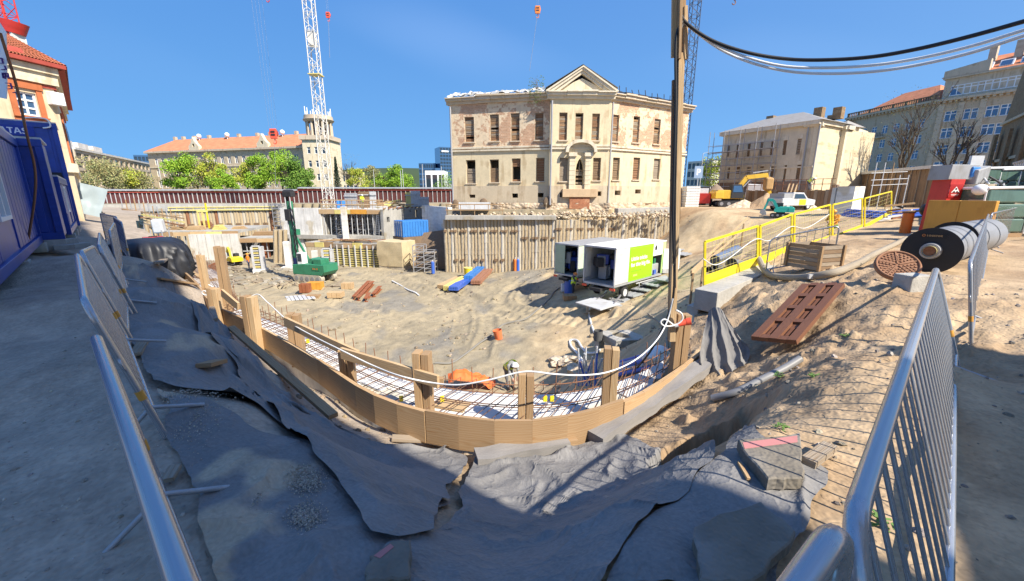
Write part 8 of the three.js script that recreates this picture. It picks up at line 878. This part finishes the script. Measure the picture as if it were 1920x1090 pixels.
  st([828, 545], [862, 528], .9, .35, M.pine3, 5, 'pale timber bundle at the left of the material store'); st([836, 548], [870, 528], .5, .4, M.yell2, 3, 'yellow formwork beams beside the pale bundle'); st([850, 548], [885, 525], .8, .35, M.bluep, 4, 'blue steel formwork beams in front of the store', 'blue_beams'); st([878, 532], [900, 512], .8, .6, M.blueL, 3, 'blue panels stacked behind the blue beams', 'blue_sheets'); st([892, 536], [915, 512], .9, .35, mat({ c: [.42, .22, .15], map: T.wood }), 4, 'reddish planks right of the blue panels'); st([905, 519], [926, 509], .8, .25, M.greywood, 5, 'grey planks pointing at the tarpaulin table');
  { const p = GP(878, 520), t = thing('yellow_tub', 'small yellow tub on the material store', 'tub', p); new B().cyl(p.clone().setY(p.y), p.clone().add(X3(0, .9, 0)), .35, .42, 14).mesh('tub', M.yellow, t); new B().cyl(p.clone().add(X3(0, .9, 0)), p.clone().add(X3(0, .96, 0)), .44, .44, 14).mesh('rim', M.yell2, t); }
  for (const [px, py, w, lb] of [[885, 503, 2.3, 'grey steel trough behind the material store'], [900, 506, 2.3, 'grey steel trough nearer the table']]) { const p = GP(px, py), t = thing('steel_trough', lb, 'trough', p, 'grey troughs'); for (const z of [-.45, .45]) new B().box(p.clone().add(X3(0, .42, z)), w, .7, .06, 0, z > 0 ? -.15 : .15).mesh('side', M.lgrey, t); new B().box(p.clone().add(X3(0, .1, 0)), w, .12, .9).mesh('bottom', M.grey, t); for (const x of [-w / 2, w / 2]) new B().box(p.clone().add(X3(x, .42, 0)), .06, .7, .9).mesh('end', M.lgrey, t); }
  { const p = GP(985, 505), t = thing('work_table', 'pale sheet topped trestle table before the pile wall', 'table', p); new B().box(p.clone().add(X3(0, .85, 0)), 2.4, .06, 1.3, .1, .06).mesh('top', M.concW, t); for (const [x, z] of [[-1, -.5], [1, -.5], [1, .5], [-1, .5]]) new B().bar(p.clone().add(X3(x, 0, z)), p.clone().add(X3(x * .85, .83, z * .8)), .07, .07).mesh('leg', M.lgrey, t); new B().bar(p.clone().add(X3(-1, .3, .5)), p.clone().add(X3(.9, .7, .45)), .05, .05).mesh('brace', M.lgrey, t); }
  for (const [px, m, lb] of [[966, M.orange, 'orange gas cylinder before the pile wall'], [971, M.bluep, 'blue gas cylinder before the pile wall'], [812, M.bluep, 'blue cylinder near the scaffold tower']]) { const p = GP(px, px < 900 ? 513 : 508), t = thing('gas_cylinder', lb, 'gas cylinder', p, 'gas cylinders'); new B().cyl(p, p.clone().add(X3(0, 1.1, 0)), .17, .17, 14).ball(p.clone().add(X3(0, 1.1, 0)), .17, 1, .7, 1).mesh('bottle', m, t); new B().cyl(p.clone().add(X3(0, 1.2, 0)), p.clone().add(X3(0, 1.38, 0)), .06, .06, 8).mesh('valve', M.lgrey, t); }
  { const p = at(1067, 478, 38.5); p.y = gP(p.x, -p.z); const t = thing('hose_reel', 'orange hose reel standing beside the grey truck', 'hose reel', p); new B().add(new THREE.TorusGeometry(.7, .12, 8, 20), new THREE.Matrix4().setPosition(p.x, p.y + 1.2, p.z)).mesh('hose', M.black, t); new B().box(p.clone().add(X3(0, .9, 0)), .7, 1.3, .4, .2, 0, 0, .06).mesh('stand', M.orange, t); }
  // netting, pipes, bags just beyond the rebar
  { const p = GP(885, 727), t = thing('orange_netting', 'crumpled orange safety netting below the beam', 'netting', p); const g = new THREE.PlaneGeometry(2, 1, 40, 20).rotateX(-Math.PI / 2), q = g.attributes.position; for (let i = 0; i < q.count; i++) { const x = q.getX(i), z = q.getZ(i); q.setY(i, .15 + .7 * Math.max(0, 1 - Math.hypot(x + .5, z) * .8) + .35 * (fbm(x * 4, z * 4, 3, 7) - .4)); } g.computeVertexNormals(); new B().add(g, new THREE.Matrix4().makeRotationY(.2).setPosition(p)).mesh('net', mat({ c: [.75, .15, .03], r: .7 }), t); }
  { const t = thing('conduit_bundle', 'bundle of blue plastic conduits standing at the pit foot', 'conduits', GP(1100, 722)); for (let k = 0; k < 14; k++) { const p = GP(1085 + k * 2.6, 724), h = rr(.6, 1.5); new B().cyl(p, p.clone().add(X3(rr(-.3, .3), h, rr(-.3, .3))), .035, .035, 7).mesh('conduit', k % 3 ? M.lgrey : M.bluep, t); } }
  { const t = thing('pipe_bundle', 'bundle of blue grey pipes lying behind the rebar by the pole', 'pipes', GP(1200, 700)); for (let k = 0; k < 9; k++) { const p = GP(1150, 712 - k * 1.6), q = GP(1238, 692 - k * 1.8); p.y += .12 + (k % 3) * .1; q.y += .12 + (k % 3) * .1; new B().cyl(p, q, .07, .07, 8).mesh('pipe', k % 2 ? M.lgrey : M.bluep, t); } }
  { const p = GP(1236, 678), t = thing('white_bags', 'white crumpled bags heaped behind the rebar by the pole', 'bags', p); for (let k = 0; k < 5; k++) { const g = new THREE.SphereGeometry(.24, 14, 10), q = g.attributes.position; for (let i = 0; i < q.count; i++) { const s = 1 + .4 * (vn(q.getX(i) * 8 + k * 5, q.getY(i) * 8 + q.getZ(i) * 5, 2) - .5); q.setXYZ(i, q.getX(i) * s, q.getY(i) * s * .7, q.getZ(i) * s); } g.computeVertexNormals(); new B().add(g, new THREE.Matrix4().setPosition(p.x + (k % 3) * .32 - .32, p.y + .12 + (k > 2 ? .2 : 0), p.z + (k % 2) * .3)).mesh('bag', M.white, t); } }
  { const t = thing('stone_slabs', 'flat broken stones on the sand left of the pit hose', 'stones', GP(1040, 690)); for (let k = 0; k < 9; k++) { const p = GP(1020 + rr(0, 60), 672 + rr(0, 26)); new B().add(new THREE.DodecahedronGeometry(rr(.2, .42), 0), new THREE.Matrix4().makeRotationY(rr(0, 6)).scale(X3(1.3, .45, 1)).setPosition(p.x, p.y + .08, p.z)).mesh('stone', M.rubble, t); } }
  // timber stair rail on the right slope
  { const t = thing('stair_rail', 'pale timber stair rail running up the sand slope behind the fence', 'handrail', at(1330, 500, 14.5)); for (const o of [0, 9]) new B().bar(at(1296, 510 + o * .6, 16), at(1402 + o, 408 + o, 27), .05, .12).mesh('rail', M.pine3, t); for (let k = 0; k < 6; k++) { const p = at(1300 + k * 19, 512 - k * 18.5, 16 + k * 2); new B().bar(p.clone().setY(gP(p.x, -p.z) - .1), p, .07, .07).mesh('post', M.pine2, t); } }
}
// fine rubble: stones scattered over bank and pit, offcuts in the mud
{
  const geo = new THREE.DodecahedronGeometry(1, 0), put2 = (name, label, n, fn, m, sc) => { const im = new THREE.InstancedMesh(geo, m, n), M4 = new THREE.Matrix4(), q = new THREE.Quaternion(), e = new THREE.Euler(), c = new THREE.Color(); let k = 0; for (let i = 0; i < n; i++) { const p = fn(i); if (!p) continue; const s = sc(i); e.set(rr(0, 6), rr(0, 6), rr(0, 6)); M4.compose(p, q.setFromEuler(e), X3(s * rr(.7, 1.3), s * rr(.5, .9), s * rr(.7, 1.3))); im.setMatrixAt(k, M4); const v = rr(.55, 1.25); im.setColorAt(k, c.setRGB(v, v * rr(.92, 1), v * rr(.82, 1))); k++; } im.count = k; im.name = numbered(name); im.castShadow = im.receiveShadow = true; scene.add(im); stuff(tag(im, label, 'stones')); };
  put2('bank_stones', 'pebbles and lumps scattered over the sandy bank', 2600, () => { const x = rr(.6, 9), D = rr(.8, 14); return inside(NEAR, x, D) && (x > 1.9 || D > 3.9) && !(D < 4.2 && x < 1.6) ? V(x, gN(x, D), D) : null; }, M.stone, () => .006 + .035 * Math.pow(rnd(), 5));
  put2('path_grit', 'fine grit along the trodden path and barrier feet', 1500, () => { const D = rr(.7, 9), x = -.55 - D * .86 + rr(-.5, .55) * Math.min(2, D); return V(x, gN(x, D), D); }, mat({ c: [.46, .43, .39], map: T.grain }), () => .004 + .018 * Math.pow(rnd(), 6));
  put2('pit_rubble', 'stones and clods spread over the pit floor', 5200, () => { const D = rr(13, 46), x = rr(-.62 * D - 4, .45 * D); if (inside(NEAR, x, D) || inside(FARP, x, D)) return null; const rough = fbm(x * .25, D * .25, 3, 66); if (rough < .5 && rnd() < .85) return null; return V(x, gP(x, D), D); }, mat({ c: [.36, .31, .23], map: T.grain }), () => .02 + .13 * Math.pow(rnd(), 6));
  put2('ledge_rubble', 'dark clods on the ledge behind the edge boards', 900, () => { const k = Math.floor(rr(30, 84)), b = boardC[k], x = b[0] + rr(-.7, .7), D = b[1] - rr(.1, .8); return inside(NEAR, x, D) ? V(x, gN(x, D), D) : null; }, mat({ c: [.3, .24, .17], map: T.grain }), () => .008 + .05 * Math.pow(rnd(), 4));
  // gravel spilt on the blue sheet
  put2('spilt_gravel', 'patches of grey gravel spilt on the blue sheet', 5200, () => { const c = [[460, 930, .1, .22], [575, 905, .11, .13], [575, 975, .1, .11], [372, 790, .22, .55], [345, 750, .2, .3], [505, 985, .03, .05], [640, 700, .01, .01], [352, 640, .25, .4]][Math.floor(rnd() * rnd() * 8)], o = onGround(c[0], c[1], nearF), a = rr(0, 6.283), r = Math.sqrt(-Math.log(1 - rnd() * .98)) * .72; const x = o.x + Math.cos(a) * r * c[2] - Math.sin(a) * r * c[3] * .35, D = -o.z + Math.sin(a) * r * c[3]; return V(x, gN(x, D) + .045 + .05 * wr(x, D, 2.2, 41), D); }, mat({ c: [.46, .43, .38], map: T.grain }), () => .002 + .006 * rnd() * rnd());
}

{ // offcuts trodden into the mud on the far left of the floor
  const b = new B(), ms = 240; for (let k = 0; k < ms; k++) { const p = GP(rr(350, 640), rr(486, 545) - 6), a = rr(0, 6.283), L = rr(.2, 1.3); if (-p.z > 46) continue; b.bar(p.clone().add(X3(0, .05, 0)), p.clone().add(X3(Math.cos(a) * L, rr(.03, .2), Math.sin(a) * L)), rr(.05, .14), rr(.03, .08)); } stuff(tag(b.mesh('wood_debris', M.greywood), 'broken boards and offcuts lying in the mud round the rig', 'debris'));
  const c = new B(); for (let k = 0; k < 90; k++) { const p = GP(rr(345, 620), rr(482, 535)); if (-p.z > 46) continue; c.add(new THREE.DodecahedronGeometry(rr(.12, .5), 0), new THREE.Matrix4().makeRotationY(rr(0, 6)).scale(X3(1.2, .5, 1)).setPosition(p.x, p.y + .05, p.z)); } stuff(tag(c.mesh('clod_rubble', mat({ c: [.34, .31, .25], map: T.grain, bump: T.grainB, bs: .03 })), 'grey clods and broken concrete on the rough floor beside the rig', 'rubble'));
  const r = thing('rebar_stack', 'rust brown heap of reinforcement bars behind the tall pale post', 'steel', GP(412, 514)); for (let k = 0; k < 26; k++) { const p = GP(386 + rr(0, 8), 520 - k * .6), q = GP(424 + rr(-6, 4), 505 - k * .5); new B().cyl(p.add(X3(0, .12 + k * .012, 0)), q.add(X3(0, .14 + k * .012, 0)), .035, .035, 5).mesh('bar', M.rust, r); }
}
// ---------------------------------------------------------------- people
function person(label, pos, turn, pose, col, o = {}) {
  // joints in metres, y up, facing +z
  const J = { pelvis: [0, .95, 0], chest: [0, 1.3, 0], neck: [0, 1.48, 0], head: [0, 1.63, .02], ls: [.18, 1.42, 0], le: [.24, 1.14, 0], lw: [.25, .9, .06], rs: [-.18, 1.42, 0], re: [-.24, 1.14, 0], rw: [-.25, .9, .06], lh: [.1, .92, 0], lk: [.11, .5, .03], la: [.11, .08, 0], rh: [-.1, .92, 0], rk: [-.11, .5, .03], ra: [-.11, .08, 0], ...pose };
  const v = (n) => J[n], bones = [['pelvis', 'chest', .15, .17, 0], ['chest', 'neck', .16, .07, 0], ['neck', 'head', .055, .06, 2], ['head', 'head', .105, .105, 2], ['ls', 'le', .065, .05, 0], ['le', 'lw', .048, .035, 0], ['rs', 're', .065, .05, 0], ['re', 'rw', .048, .035, 0], ['ls', 'rs', .075, .075, 0], ['lh', 'rh', .13, .13, 1], ['lh', 'lk', .095, .065, 1], ['lk', 'la', .062, .045, 1], ['rh', 'rk', .095, .065, 1], ['rk', 'ra', .062, .045, 1]];
  const seg = bones.map(([a, b, r0, r1, c]) => [v(a), v(b), r0, r1, c]);
  for (const s of ['l', 'r']) { const a = v(s + 'a'); seg.push([[a[0], a[1] - .02, a[2] - .03], [a[0], .05 + a[1] - .08, a[2] + .15], .05, .045, 3]); const w = v(s + 'w'), e = v(s + 'e'), d = [w[0] - e[0], w[1] - e[1], w[2] - e[2]], l = Math.hypot(...d), sg = s === 'l' ? 1 : -1; const tip = (k, off) => [w[0] + d[0] / l * k + off * .8, w[1] + d[1] / l * k, w[2] + d[2] / l * k + off]; seg.push([w, tip(.07, 0), .036, .034, 2]); for (const [off, len] of [[-.03, .15], [-.01, .17], [.012, .165], [.032, .14]]) seg.push([tip(.07, off * .8), tip(len, off), .011, .009, 2]); seg.push([tip(.03, .03), tip(.09, .065), .012, .01, 2]); }
  seg.push([[v('head')[0], v('head')[1] - .01, v('head')[2] + .1], [v('head')[0], v('head')[1] - .03, v('head')[2] + .12], .016, .018, 2]);
  const N = o.n || 64, mc = new MarchingCubes(N, undefined, false, false, 60000), lo = [-.75, -.05, -.8], S = 2.0, f = mc.field; mc.isolation = 0;
  const dist = (p, s) => { const [a, b, r0, r1] = s, dx = b[0] - a[0], dy = b[1] - a[1], dz = b[2] - a[2], L = dx * dx + dy * dy + dz * dz, t = L ? clamp(((p[0] - a[0]) * dx + (p[1] - a[1]) * dy + (p[2] - a[2]) * dz) / L) : 0; return Math.hypot(p[0] - a[0] - dx * t, p[1] - a[1] - dy * t, p[2] - a[2] - dz * t) - (r0 + (r1 - r0) * t); };
  for (let z = 0; z < N; z++) for (let y = 0; y < N; y++) for (let x = 0; x < N; x++) { const p = [lo[0] + x / N * S * .75, lo[1] + y / N * S, lo[2] + z / N * S * .8]; let e = 0; for (const s of seg) { const d = dist(p, s); if (d < .25) e += Math.exp(-d * 55); } f[x + y * N + z * N * N] = e > 1e-9 ? Math.log(e) / 55 : -.5; }
  mc.update(); const n = mc.count, P = new Float32Array(n * 3), C = new Float32Array(n * 3);
  for (let i = 0; i < n; i++) { const q = [0, 1, 2].map((k) => { const g = (mc.positionArray[i * 3 + k] + 1) / 2; return lo[k] + g * S * [.75, 1, .8][k]; }); P.set(q, i * 3); let b = 9, c = 0; for (const s of seg) { const d = dist(q, s); if (d < b) { b = d; c = s[4]; } } C.set([col.top, col.legs, [.5, .3, .22], [.05, .04, .035]][c], i * 3); }
  const g = new THREE.BufferGeometry(); g.setAttribute('position', new THREE.BufferAttribute(P, 3)); g.setAttribute('color', new THREE.BufferAttribute(C, 3)); g.computeVertexNormals(); fixUV(g);
  const t = thing('person', label, 'person', pos); const body = put('body', g, mat({ vc: true, r: .85 }), t); const H = v('head');
  if (col.hat) { const b = new B(); b.add(new THREE.SphereGeometry(.135, 18, 9, 0, 6.283, 0, 1.6), new THREE.Matrix4().setPosition(H[0], H[1] + .03, H[2] - .01)).add(new THREE.CylinderGeometry(.15, .155, .015, 18), new THREE.Matrix4().setPosition(H[0], H[1] + .03, H[2] + .02)); put('helmet', mergeGeometries(b.g), mat({ c: col.hat, r: .4 }), t); } else put('hair', new B().add(new THREE.SphereGeometry(.118, 14, 8, 0, 6.283, 0, 1.5), new THREE.Matrix4().setPosition(H[0], H[1] + .015, H[2] - .015)).g[0], mat({ c: [.03, .02, .015] }), t);
  if (col.vest) { const a = v('pelvis'), b = v('chest'), d = new THREE.Vector3(...b).sub(new THREE.Vector3(...a)); const vg = new THREE.CylinderGeometry(.205, .19, d.length() + .2, 18, 1, true).scale(1.08, 1, .92), m4 = new THREE.Matrix4().compose(new THREE.Vector3(...a).lerp(new THREE.Vector3(...b), .62), new THREE.Quaternion().setFromUnitVectors(UPV, d.clone().normalize()), X3(1, 1, 1)); put('vest', flat(vg).applyMatrix4(m4), mat({ c: col.vest, r: .8, side: THREE.DoubleSide }), t); const sg = new THREE.CylinderGeometry(.209, .209, .05, 18, 1, true).scale(1.08, 1, .92); put('reflective_band', flat(sg).applyMatrix4(m4), mat({ c: [.7, .7, .68], r: .4, side: THREE.DoubleSide }), t); }
  for (const s of [-1, 1]) put('eye', new B().ball(X3(H[0] + s * .036, H[1] + .012, H[2] + .098), .012).g[0], M.dark, t);
  t.rotation.y = turn; t.scale.setScalar(o.s || 1); return t;
}
{
  const bend = { pelvis: [0, .88, -.22], chest: [0, 1.08, .08], neck: [0, 1.12, .25], head: [0, 1.14, .4], ls: [.18, 1.1, .18], le: [.2, .86, .3], lw: [.14, .64, .38], rs: [-.18, 1.1, .18], re: [-.2, .86, .3], rw: [-.12, .62, .4], lh: [.1, .86, -.2], rh: [-.1, .86, -.2], lk: [.13, .48, -.06], rk: [-.13, .48, -.1] };
  const walk = { lk: [.11, .5, .14], la: [.1, .08, .28], rk: [-.1, .5, -.02], ra: [-.1, .12, -.26], le: [.24, 1.16, -.1], re: [-.24, 1.16, .12], lw: [.22, .95, -.02], rw: [-.2, 1, .24] };
  const work = { le: [.26, 1.2, .12], lw: [.14, 1.1, .34], re: [-.26, 1.2, .12], rw: [-.12, 1.12, .34], chest: [0, 1.3, .05], neck: [0, 1.47, .08], head: [0, 1.6, .13] };
  person('person bending over in white helmet and yellow vest beyond the rebar', GP(957, 728), .5, bend, { top: [.25, .25, .24], legs: [.12, .12, .13], hat: [.8, .8, .78], vest: [.6, .82, .04] }, { s: 1.02, n: 84 });
  person('person with orange helmet and yellow vest beside the trucks', GP(1074, 556), 1.4, work, { top: [.08, .08, .09], legs: [.05, .05, .055], hat: [.75, .22, .02], vest: [.6, .82, .04] });
  person('person in orange jacket standing by the column formwork', GP(467, 506), 2.2, {}, { top: [.72, .22, .02], legs: [.1, .13, .25], hat: [.75, .3, .02] });
  { const p = at(679, 385, 52); p.y = .1 + at(650, 392, 51).y - .09; person('person in yellow vest on the propped concrete deck', p, 1, work, { top: [.5, .6, .05], legs: [.2, .2, .15], hat: [.8, .8, .75], vest: [.6, .8, .04] }); }
  { const p = at(183, 393, 40); p.y = gN(p.x, -p.z); person('person in black walking away on the far path', p, 2.6, walk, { top: [.02, .02, .022], legs: [.02, .02, .025] }, { s: 1.06 }); }
  { const p = at(1561, 425, 21.5); p.y = gP(p.x, -p.z); person('person in orange and green seen through the yellow fence', p, -1, work, { top: [.6, .25, .02], legs: [.1, .3, .05], hat: [.75, .3, .02], vest: [.7, .25, .02] }); }
  { const p = at(1518, 356, 46); p.y = at(1518, 356, 46).y; person('person in yellow vest working by the cream house plinth', p, .4, bend, { top: [.3, .3, .2], legs: [.1, .1, .12], hat: [.8, .8, .78], vest: [.6, .82, .04] }); }
}
// ---------------------------------------------------------------- trees
function limbs(b, p, dir, len, r, depth, spread, up) { const q = p.clone().addScaledVector(dir, len); b.cyl(p, q, r, r * .68, depth > 2 ? 8 : 5); if (depth <= 0) return [q]; const out = []; const n = depth > 1 ? 3 : 3; for (let k = 0; k < n; k++) { const d = dir.clone().add(X3(rr(-1, 1) * spread, rr(-.1, .5) * up, rr(-1, 1) * spread)).normalize(); out.push(...limbs(b, p.clone().lerp(q, k === 0 ? 1 : rr(.55, 1)), d, len * rr(.62, .85), r * .62, depth - 1, spread, up)); } return out; }
function leafTree(name, label, pos, h, w, col, n, o = {}) {
  const t = thing(name, label, 'tree', pos, o.group || 'leafy trees along the street'), b = new B(), tips = limbs(b, pos.clone(), X3(rr(-.05, .05), 1, rr(-.05, .05)).normalize(), h * .32, h * .022, 3, .75, .9); b.mesh('trunk', mat({ c: [.13, .1, .075], map: T.grain }), t);
  const P = [], C = [], lobes = []; for (let k = 0; k < 16; k++) { const a = rr(0, 6.283), q = Math.sqrt(rnd()), y = rr(.32, .92), rw = (y < .55 ? 1 : 1 - (y - .55) * 1.35) * w / 2; lobes.push([Math.cos(a) * q * rw * .8, y * h, Math.sin(a) * q * rw * .8, w * rr(.13, .25)]); }
  const q4 = new THREE.Quaternion(), s = o.leaf || .17; for (let i = 0; i < n; i++) { const L = lobes[i % lobes.length], u = rr(-1, 1), a = rr(0, 6.283), rad = L[3] * Math.pow(rnd(), .4), k = Math.sqrt(1 - u * u), c = X3(L[0] + Math.cos(a) * k * rad, L[1] + u * rad * .85, L[2] + Math.sin(a) * k * rad); q4.setFromEuler(new THREE.Euler(rr(0, 6), rr(0, 6), rr(0, 6))); const e1 = X3(s * rr(.6, 1.3), 0, 0).applyQuaternion(q4), e2 = X3(0, s * rr(.5, 1), 0).applyQuaternion(q4); const v = rr(.65, 1.3), cc = [col[0] * v * rr(.8, 1.2), col[1] * v, col[2] * v]; for (const [i1, i2] of [[-1, 0], [0, -1], [1, 0], [-1, 0], [1, 0], [0, 1]]) { const p = c.clone().addScaledVector(e1, i1).addScaledVector(e2, i2); P.push(p.x, p.y, p.z); C.push(...cc); } }
  const g = new THREE.BufferGeometry(); g.setAttribute('position', new THREE.Float32BufferAttribute(P, 3)); g.setAttribute('color', new THREE.Float32BufferAttribute(C, 3)); g.computeVertexNormals(); fixUV(g); put('crown', g, mat({ vc: true, r: .8, side: THREE.DoubleSide }), t); return t;
}
{
  const gr = [.24, .4, .03], yg = [.38, .42, .05], ol = [.3, .29, .12], dk = [.15, .27, .035], at2 = (px, D) => { const p = at(px, 360, D); p.y = .2; return p; }, H = (py, D) => at(960, py, D).y - .2;
  const L = [[345, 96, 292, 7.4, gr, 5200, 'bright green round tree at the left of the apartment house'], [372, 99, 296, 6, ol, 2600, 'thin olive tree next to the bright green round tree'], [404, 98, 288, 5.6, yg, 3600, 'yellow green tree in the middle of the apartment house'], [418, 92, 320, 5.4, gr, 3400, 'low green tree below the yellow green one'], [466, 96, 306, 5.4, yg, 3200, 'light green tree left of the orange hook line'], [486, 94, 291, 6.2, gr, 5000, 'tall green tree beside the orange hook line'], [531, 96, 285, 6.6, gr, 5600, 'tall bright green tree right of the orange hook line'], [556, 95, 291, 6.4, dk, 5600, 'dense green tree in front of the pale tower'], [574, 98, 312, 4.6, dk, 3200, 'darker green tree at the foot of the pale tower'], [672, 108, 318, 5.6, yg, 2800, 'light green bush tree right of the conifer'], [700, 120, 312, 6, ol, 2200, 'olive tree among the far poles'], [722, 120, 316, 6.4, gr, 3600, 'green tree left of the flag poles'], [748, 118, 307, 6.2, gr, 4400, 'bright green tree beside the white flag poles'], [766, 130, 324, 5, dk, 2600, 'small dark tree before the distant hall'], [182, 84, 300, 6.6, ol, 2000, 'hazy half leafed tree nearest the cabins'], [212, 92, 306, 7.4, ol, 2600, 'olive half leafed tree before the office slab'], [240, 96, 318, 6.4, yg, 2600, 'pale green tree before the office slab'], [268, 98, 322, 6.4, ol, 2200, 'olive tree at the corner of the apartment house'], [838, 160, 328, 9, gr, 2200, 'low green bushes left of the school end wall'], [1336, 92, 296, 6, yg, 2600, 'light green tree between the school and the scaffold']];
  for (const [px, D, py, w, c, n, lb] of L) leafTree('street_tree', lb, at2(px, D), H(py - 3, D), w * 1.22, c, n);
  // conifer
  { const p = at2(634, 100), h = H(297, 100), t = thing('conifer', 'dark narrow conifer right of the pale tower', 'tree', p); new B().cyl(p, p.clone().add(X3(0, h, 0)), .2, .03).mesh('trunk', M.oldwood, t); const P = [], C = []; for (let i = 0; i < 4200; i++) { const f = Math.pow(rnd(), .8), y = f * h, r = (1 - f) * 1.5 * (0.55 + .45 * Math.abs(Math.sin(y * 4))) * Math.sqrt(rnd()) + .05, a = rr(0, 6.283), c = X3(p.x + Math.cos(a) * r, p.y + y + .3, p.z + Math.sin(a) * r), s = .16; const v = rr(.6, 1.3); for (let k = 0; k < 3; k++) { P.push(c.x + rr(-s, s), c.y + rr(-s, s), c.z + rr(-s, s)); C.push(.03 * v, .055 * v, .03 * v); } } const g = new THREE.BufferGeometry(); g.setAttribute('position', new THREE.Float32BufferAttribute(P, 3)); g.setAttribute('color', new THREE.Float32BufferAttribute(C, 3)); g.computeVertexNormals(); fixUV(g); g.translate(-p.x, -p.y, -p.z); put('crown', g, mat({ vc: true, side: THREE.DoubleSide }), t); }
  // bare trees before the grey block
  for (const [px, D, py, lb, sd] of [[1682, 58, 168, 'tall bare tree left in front of the grey block', 3], [1772, 56, 176, 'tall bare tree right in front of the grey block', 9], [658, 112, 288, 'bare pale tree beside the conifer', 12], [220, 100, 288, 'bare dark tree behind the cabins', 15]]) { seed = 1000 + sd; const p = at2(px, D), h = H(py, D), t = thing('bare_tree', lb, 'tree', p, 'bare trees'), b = new B(); limbs(b, p.clone(), X3(.02, 1, 0).normalize(), h * .27, h * .017, 5, .55, .9); const m = b.mesh('trunk', mat({ c: [.1, .08, .06], map: T.grain }), t); const P = []; for (let i = 0; i < 900; i++) { const y = rr(.42, 1) * h, a = rr(0, 6.283), r = Math.sqrt(rnd()) * h * .26, c = X3(Math.cos(a) * r, y, Math.sin(a) * r); for (let k = 0; k < 3; k++) P.push(c.x + rr(-.08, .08), c.y + rr(-.08, .08), c.z + rr(-.08, .08)); } const g = new THREE.BufferGeometry(); g.setAttribute('position', new THREE.Float32BufferAttribute(P, 3)); g.computeVertexNormals(); fixUV(g); put('crown', g, mat({ c: [.2, .19, .06], side: THREE.DoubleSide }), t); }
  // poles on the street
  for (const [px, D, py, lb] of [[306, 100, 300, 'lamp post among the hazy trees'], [703, 110, 318, 'slim white pole left of the green trees'], [753, 100, 320, 'white flag pole beside the bright tree'], [757, 104, 318, 'second white flag pole close to the first'], [794, 95, 308, 'tall white mast above the red hoarding'], [829, 98, 312, 'white mast nearest the school end wall'], [1311, 85, 288, 'thin lamp post behind the soil heap']]) { const p = at2(px, D), t = thing('street_pole', lb, 'pole', p, 'street poles'), h = H(py, D); new B().cyl(p, p.clone().add(X3(0, h, 0)), .09, .06, 8).mesh('shaft', M.lgrey, t); new B().cyl(p, p.clone().add(X3(0, .5, 0)), .16, .14, 8).mesh('base', M.grey, t); if (/lamp/.test(lb)) new B().bar(p.clone().add(X3(0, h, 0)), p.clone().add(X3(.9, h + .25, 0)), .08, .08).mesh('arm', M.lgrey, t); }
  const sg = at2(1306, 80), ps = thing('parking_sign', 'blue parking sign behind the soil heap', 'sign', sg); new B().cyl(sg, sg.clone().add(X3(0, 6, 0)), .08).mesh('post', M.lgrey, ps); plate(ps, 'board', sg.clone().add(X3(0, H(323, 80), .1)), 1.6, 2.2, 0, canvasTex(128, 176, (x) => { x.fillStyle = '#8fa6c4'; x.fillRect(0, 0, 128, 176); x.fillStyle = '#f4f6fa'; x.font = 'bold 130px sans-serif'; x.fillText('P', 24, 132); }));
  // small weeds on the bank
  let n = 0; for (const [px, py] of [[1522, 708], [1464, 806], [1584, 632], [1460, 706], [1652, 985], [1480, 688]]) { const p = G(px, py), t = thing('weed', ['weed tuft beside the barrier shadow', 'weed tuft near the red lined slab', 'small weed on the sand right of the door', 'weed at the pipe end below the door', 'weed beside the near barrier foot', 'weed on the clod below the door'][n++], 'weed', p, 'weeds'), b = new B(); for (let k = 0; k < 22; k++) { const a = rr(0, 6.283), r = rr(.01, .06); b.box(p.clone().add(X3(Math.cos(a) * r, rr(.01, .05), Math.sin(a) * r)), .035, .003, .012, a, rr(-.6, .6), rr(-.4, .4)); } b.mesh('leaves', mat({ c: [.12, .22, .05] }), t); }
}
renderer.render(scene, camera);
